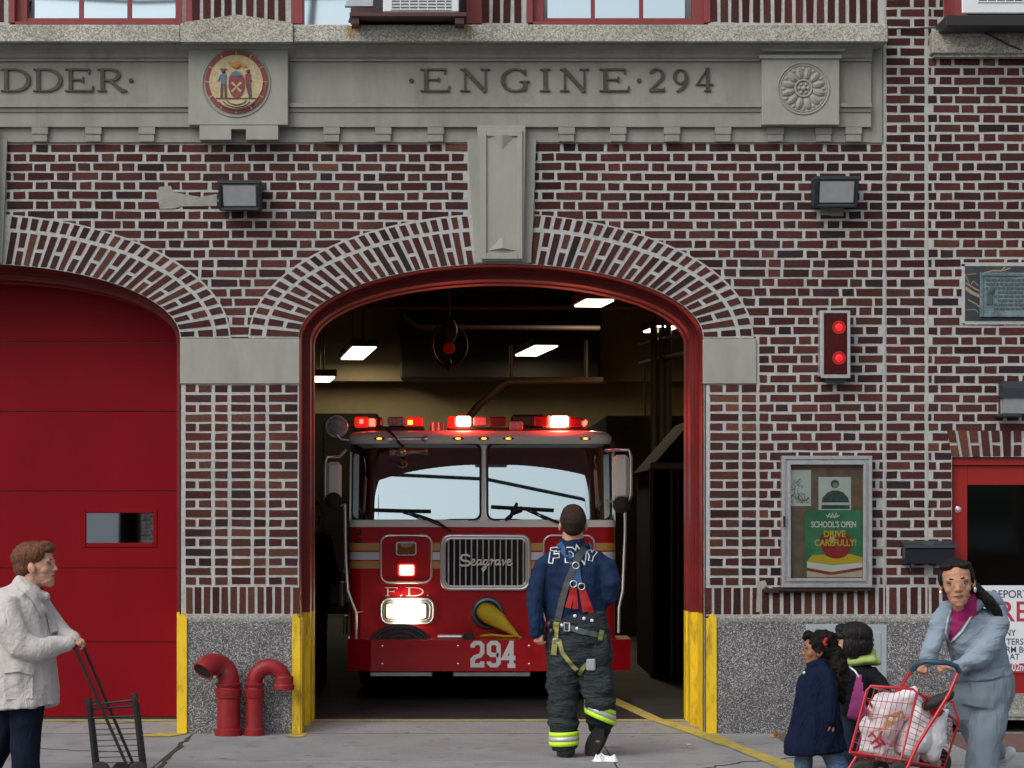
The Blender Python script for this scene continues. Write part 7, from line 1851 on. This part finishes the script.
for x, d in ((800, .03), (838, -.03)): b = MB(); b.limb([(f.P(x - 6, 778, d), .03, .025), (f.P(x + 6, 777, d), .035, .035)]); b.build('shoe', M['white'], g)

# ------------------------------------------------ child in black and pink jacket
f = Fig(-2.2)
M['blackj'] = mat('black_jacket', (.007, .008, .012), .8, spec=.2, fold=.6, var=.2, vscale=8, bump=.2, bscale=120); M['pinkj'] = mat('pink_panel', (.48, .07, .28), .75, var=.08, vscale=8); M['limeh'] = mat('lime_hood', (.36, .50, .13), .85, bump=.3, bscale=120)
g = empty('person', tuple(f.P(862, 772)), 'child with black bobbed hair in black and pink jacket with lime hood beside the cart', 'person')
HH = 39 / f.s
mb = MB(); p, rot = head(mb, f.P(851, 643, 0), HH, R(105), -.02, 0, nose=.5)
f.limb(mb, [(855, 652, 0, 7.5, .05), (857, 664, 0, 9, .055), (858, 680, 0, 16, .09), (858, 715, 0, 16, .1)])
f.limb(mb, [(872, 678, -.05, 7, .05), (882, 695, -.1, 5.5, .04), (880, 700, -.2, 4.4, .033)]); f.limb(mb, [(846, 680, .1, 6, .04), (842, 708, .08, 5, .035)])
f.limb(mb, [(851, 715, .03, 9, .07), (849, 768, .03, 6, .05)]); f.limb(mb, [(866, 715, -.03, 9, .07), (866, 768, -.03, 6, .05)])
hand(mb, f.P(880, 699, -.2), (-.6, -.6, .0), (0, .2, -1), .11, .8, 1)
solid('body', mb, M['sk_tan'], g, .0045, 1)
face(p, rot, HH, g, M['hair_b'])
mb = MB()
he(0, -.10, .72, .39, .46, .34); he(0, -.22, .46, .37, .34, .34); he(.3, -.06, .42, .10, .26, .30); he(-.3, -.06, .42, .10, .26, .30); he(0, .24, .84, .30, .17, .15); he(.17, .28, .70, .12, .10, .12); he(-.17, .28, .70, .12, .10, .12)
solid('hair', mb, M['hair_b'], g, .006, 1, ((.006, (60, 60, 14)), (.003, (110, 110, 30))))
mb = MB()
f.limb(mb, [(857, 668, 0, 14, .09), (859, 677, 0, 19, .12), (860, 695, 0, 19, .13), (858, 712, 0, 18.5, .13), (857, 717, 0, 18, .13)])
f.limb(mb, [(869, 674, -.04, 10, .07), (879, 684, -.08, 9.5, .065), (884, 693, -.13, 8, .055), (882, 698, -.19, 6.5, .045)]); f.limb(mb, [(846, 676, .08, 8, .06), (842, 705, .08, 6.5, .05)])
def pinkmap(c, n):
    k = FPX / (DIST + c.y); x = VX + c.x * k; y = VY - (c.z - EYE) * k
    return 1 if (n.y < .35 and c.y < g.location.y - .02 and y > 675 and 856.5 - (y - 676) * .24 < x < 861 + (y - 676) * .19) else 0
jk = solid('jacket', mb, [M['blackj'], M['pinkj']], g, .0085, 2, ((.009, (9, 9, 12)), (.005, (22, 22, 22))), maps=pinkmap); bv = skin_bvh(jk)
strip_on('white_piping', bv, f, [(843, 663), (850, 667), (855, 671), (859, 677)], 1.6, M['white'], g, off=.003, th=.003)
mb = MB(); f.limb(mb, [(850, 662, -.03, 4, .06), (858, 661, -.02, 6, .09), (867, 659, .0, 6, .1), (874, 661, .02, 5, .08)]); f.limb(mb, [(868, 656, .02, 5, .07), (871, 652, .04, 4, .05)]); solid('hood', mb, M['limeh'], g, .007, 2, ((.010, (16, 16, 16)),))
mb = MB(); f.limb(mb, [(850, 712, .03, 10, .09), (850, 766, .03, 9, .07)]); f.limb(mb, [(866, 712, -.03, 10, .09), (866, 766, -.03, 9, .07)]); solid('jeans', mb, M['jeansd'], g, .008, 2, ((.006, (14, 14, 20)),))
for x, d in ((848, .03), (864, -.03)): b = MB(); b.limb([(f.P(x - 6, 769, d), .03, .025), (f.P(x + 6, 768, d), .035, .035)]); b.build('shoe', M['blackish'], g)
# =====================================================  WORLD, LIGHT, CAMERA
w = bpy.data.worlds.new('World'); scene.world = w; w.use_nodes = True
nt = w.node_tree; N, L = nt.nodes, nt.links
bg = N['Background']; sk = N.new('ShaderNodeTexSky'); sk.sky_type = 'NISHITA'; sk.sun_disc = False
SE, SR = R(44), R(222)
sk.sun_elevation = SE; sk.sun_rotation = SR; sk.air_density = 1.2; sk.dust_density = 4.5; sk.ozone_density = 1.
hs = N.new('ShaderNodeHueSaturation'); hs.inputs['Saturation'].default_value = .38
L.new(sk.outputs[0], hs.inputs['Color']); L.new(hs.outputs[0], bg.inputs['Color']); bg.inputs['Strength'].default_value = .15
sl = bpy.data.lights.new('sun', 'SUN'); sl.energy = .6; sl.angle = R(55); sl.color = (1, .97, .92)
so = bpy.data.objects.new('sun', sl); COL.objects.link(so)
d = Vector((math.sin(SR) * math.cos(SE), math.cos(SR) * math.cos(SE), math.sin(SE)))   # towards the sun
so.rotation_euler = d.to_track_quat('Z', 'Y').to_euler(); so.location = (0, -10, 12)
cam = bpy.data.cameras.new('camera'); co = bpy.data.objects.new('camera', cam); COL.objects.link(co)
co.location = (0, -DIST, EYE); co.rotation_euler = (PI / 2, 0, 0)
cam.sensor_width = 36; cam.lens = FPX * 36 / 1024; cam.shift_x = (512 - VX) / 1024; cam.shift_y = (VY - 384) / 1024
cam.clip_start = .1; cam.clip_end = 900
scene.camera = co
vs = scene.view_settings; vs.view_transform = 'Standard'; vs.look = 'None'; vs.gamma = 1; vs.use_curve_mapping = False; vs.exposure = 0.17
cy = scene.cycles; cy.max_bounces = 8; cy.diffuse_bounces = 4; cy.glossy_bounces = 4; cy.transparent_max_bounces = 12; cy.use_denoising = True
cy.sample_clamp_indirect = 6
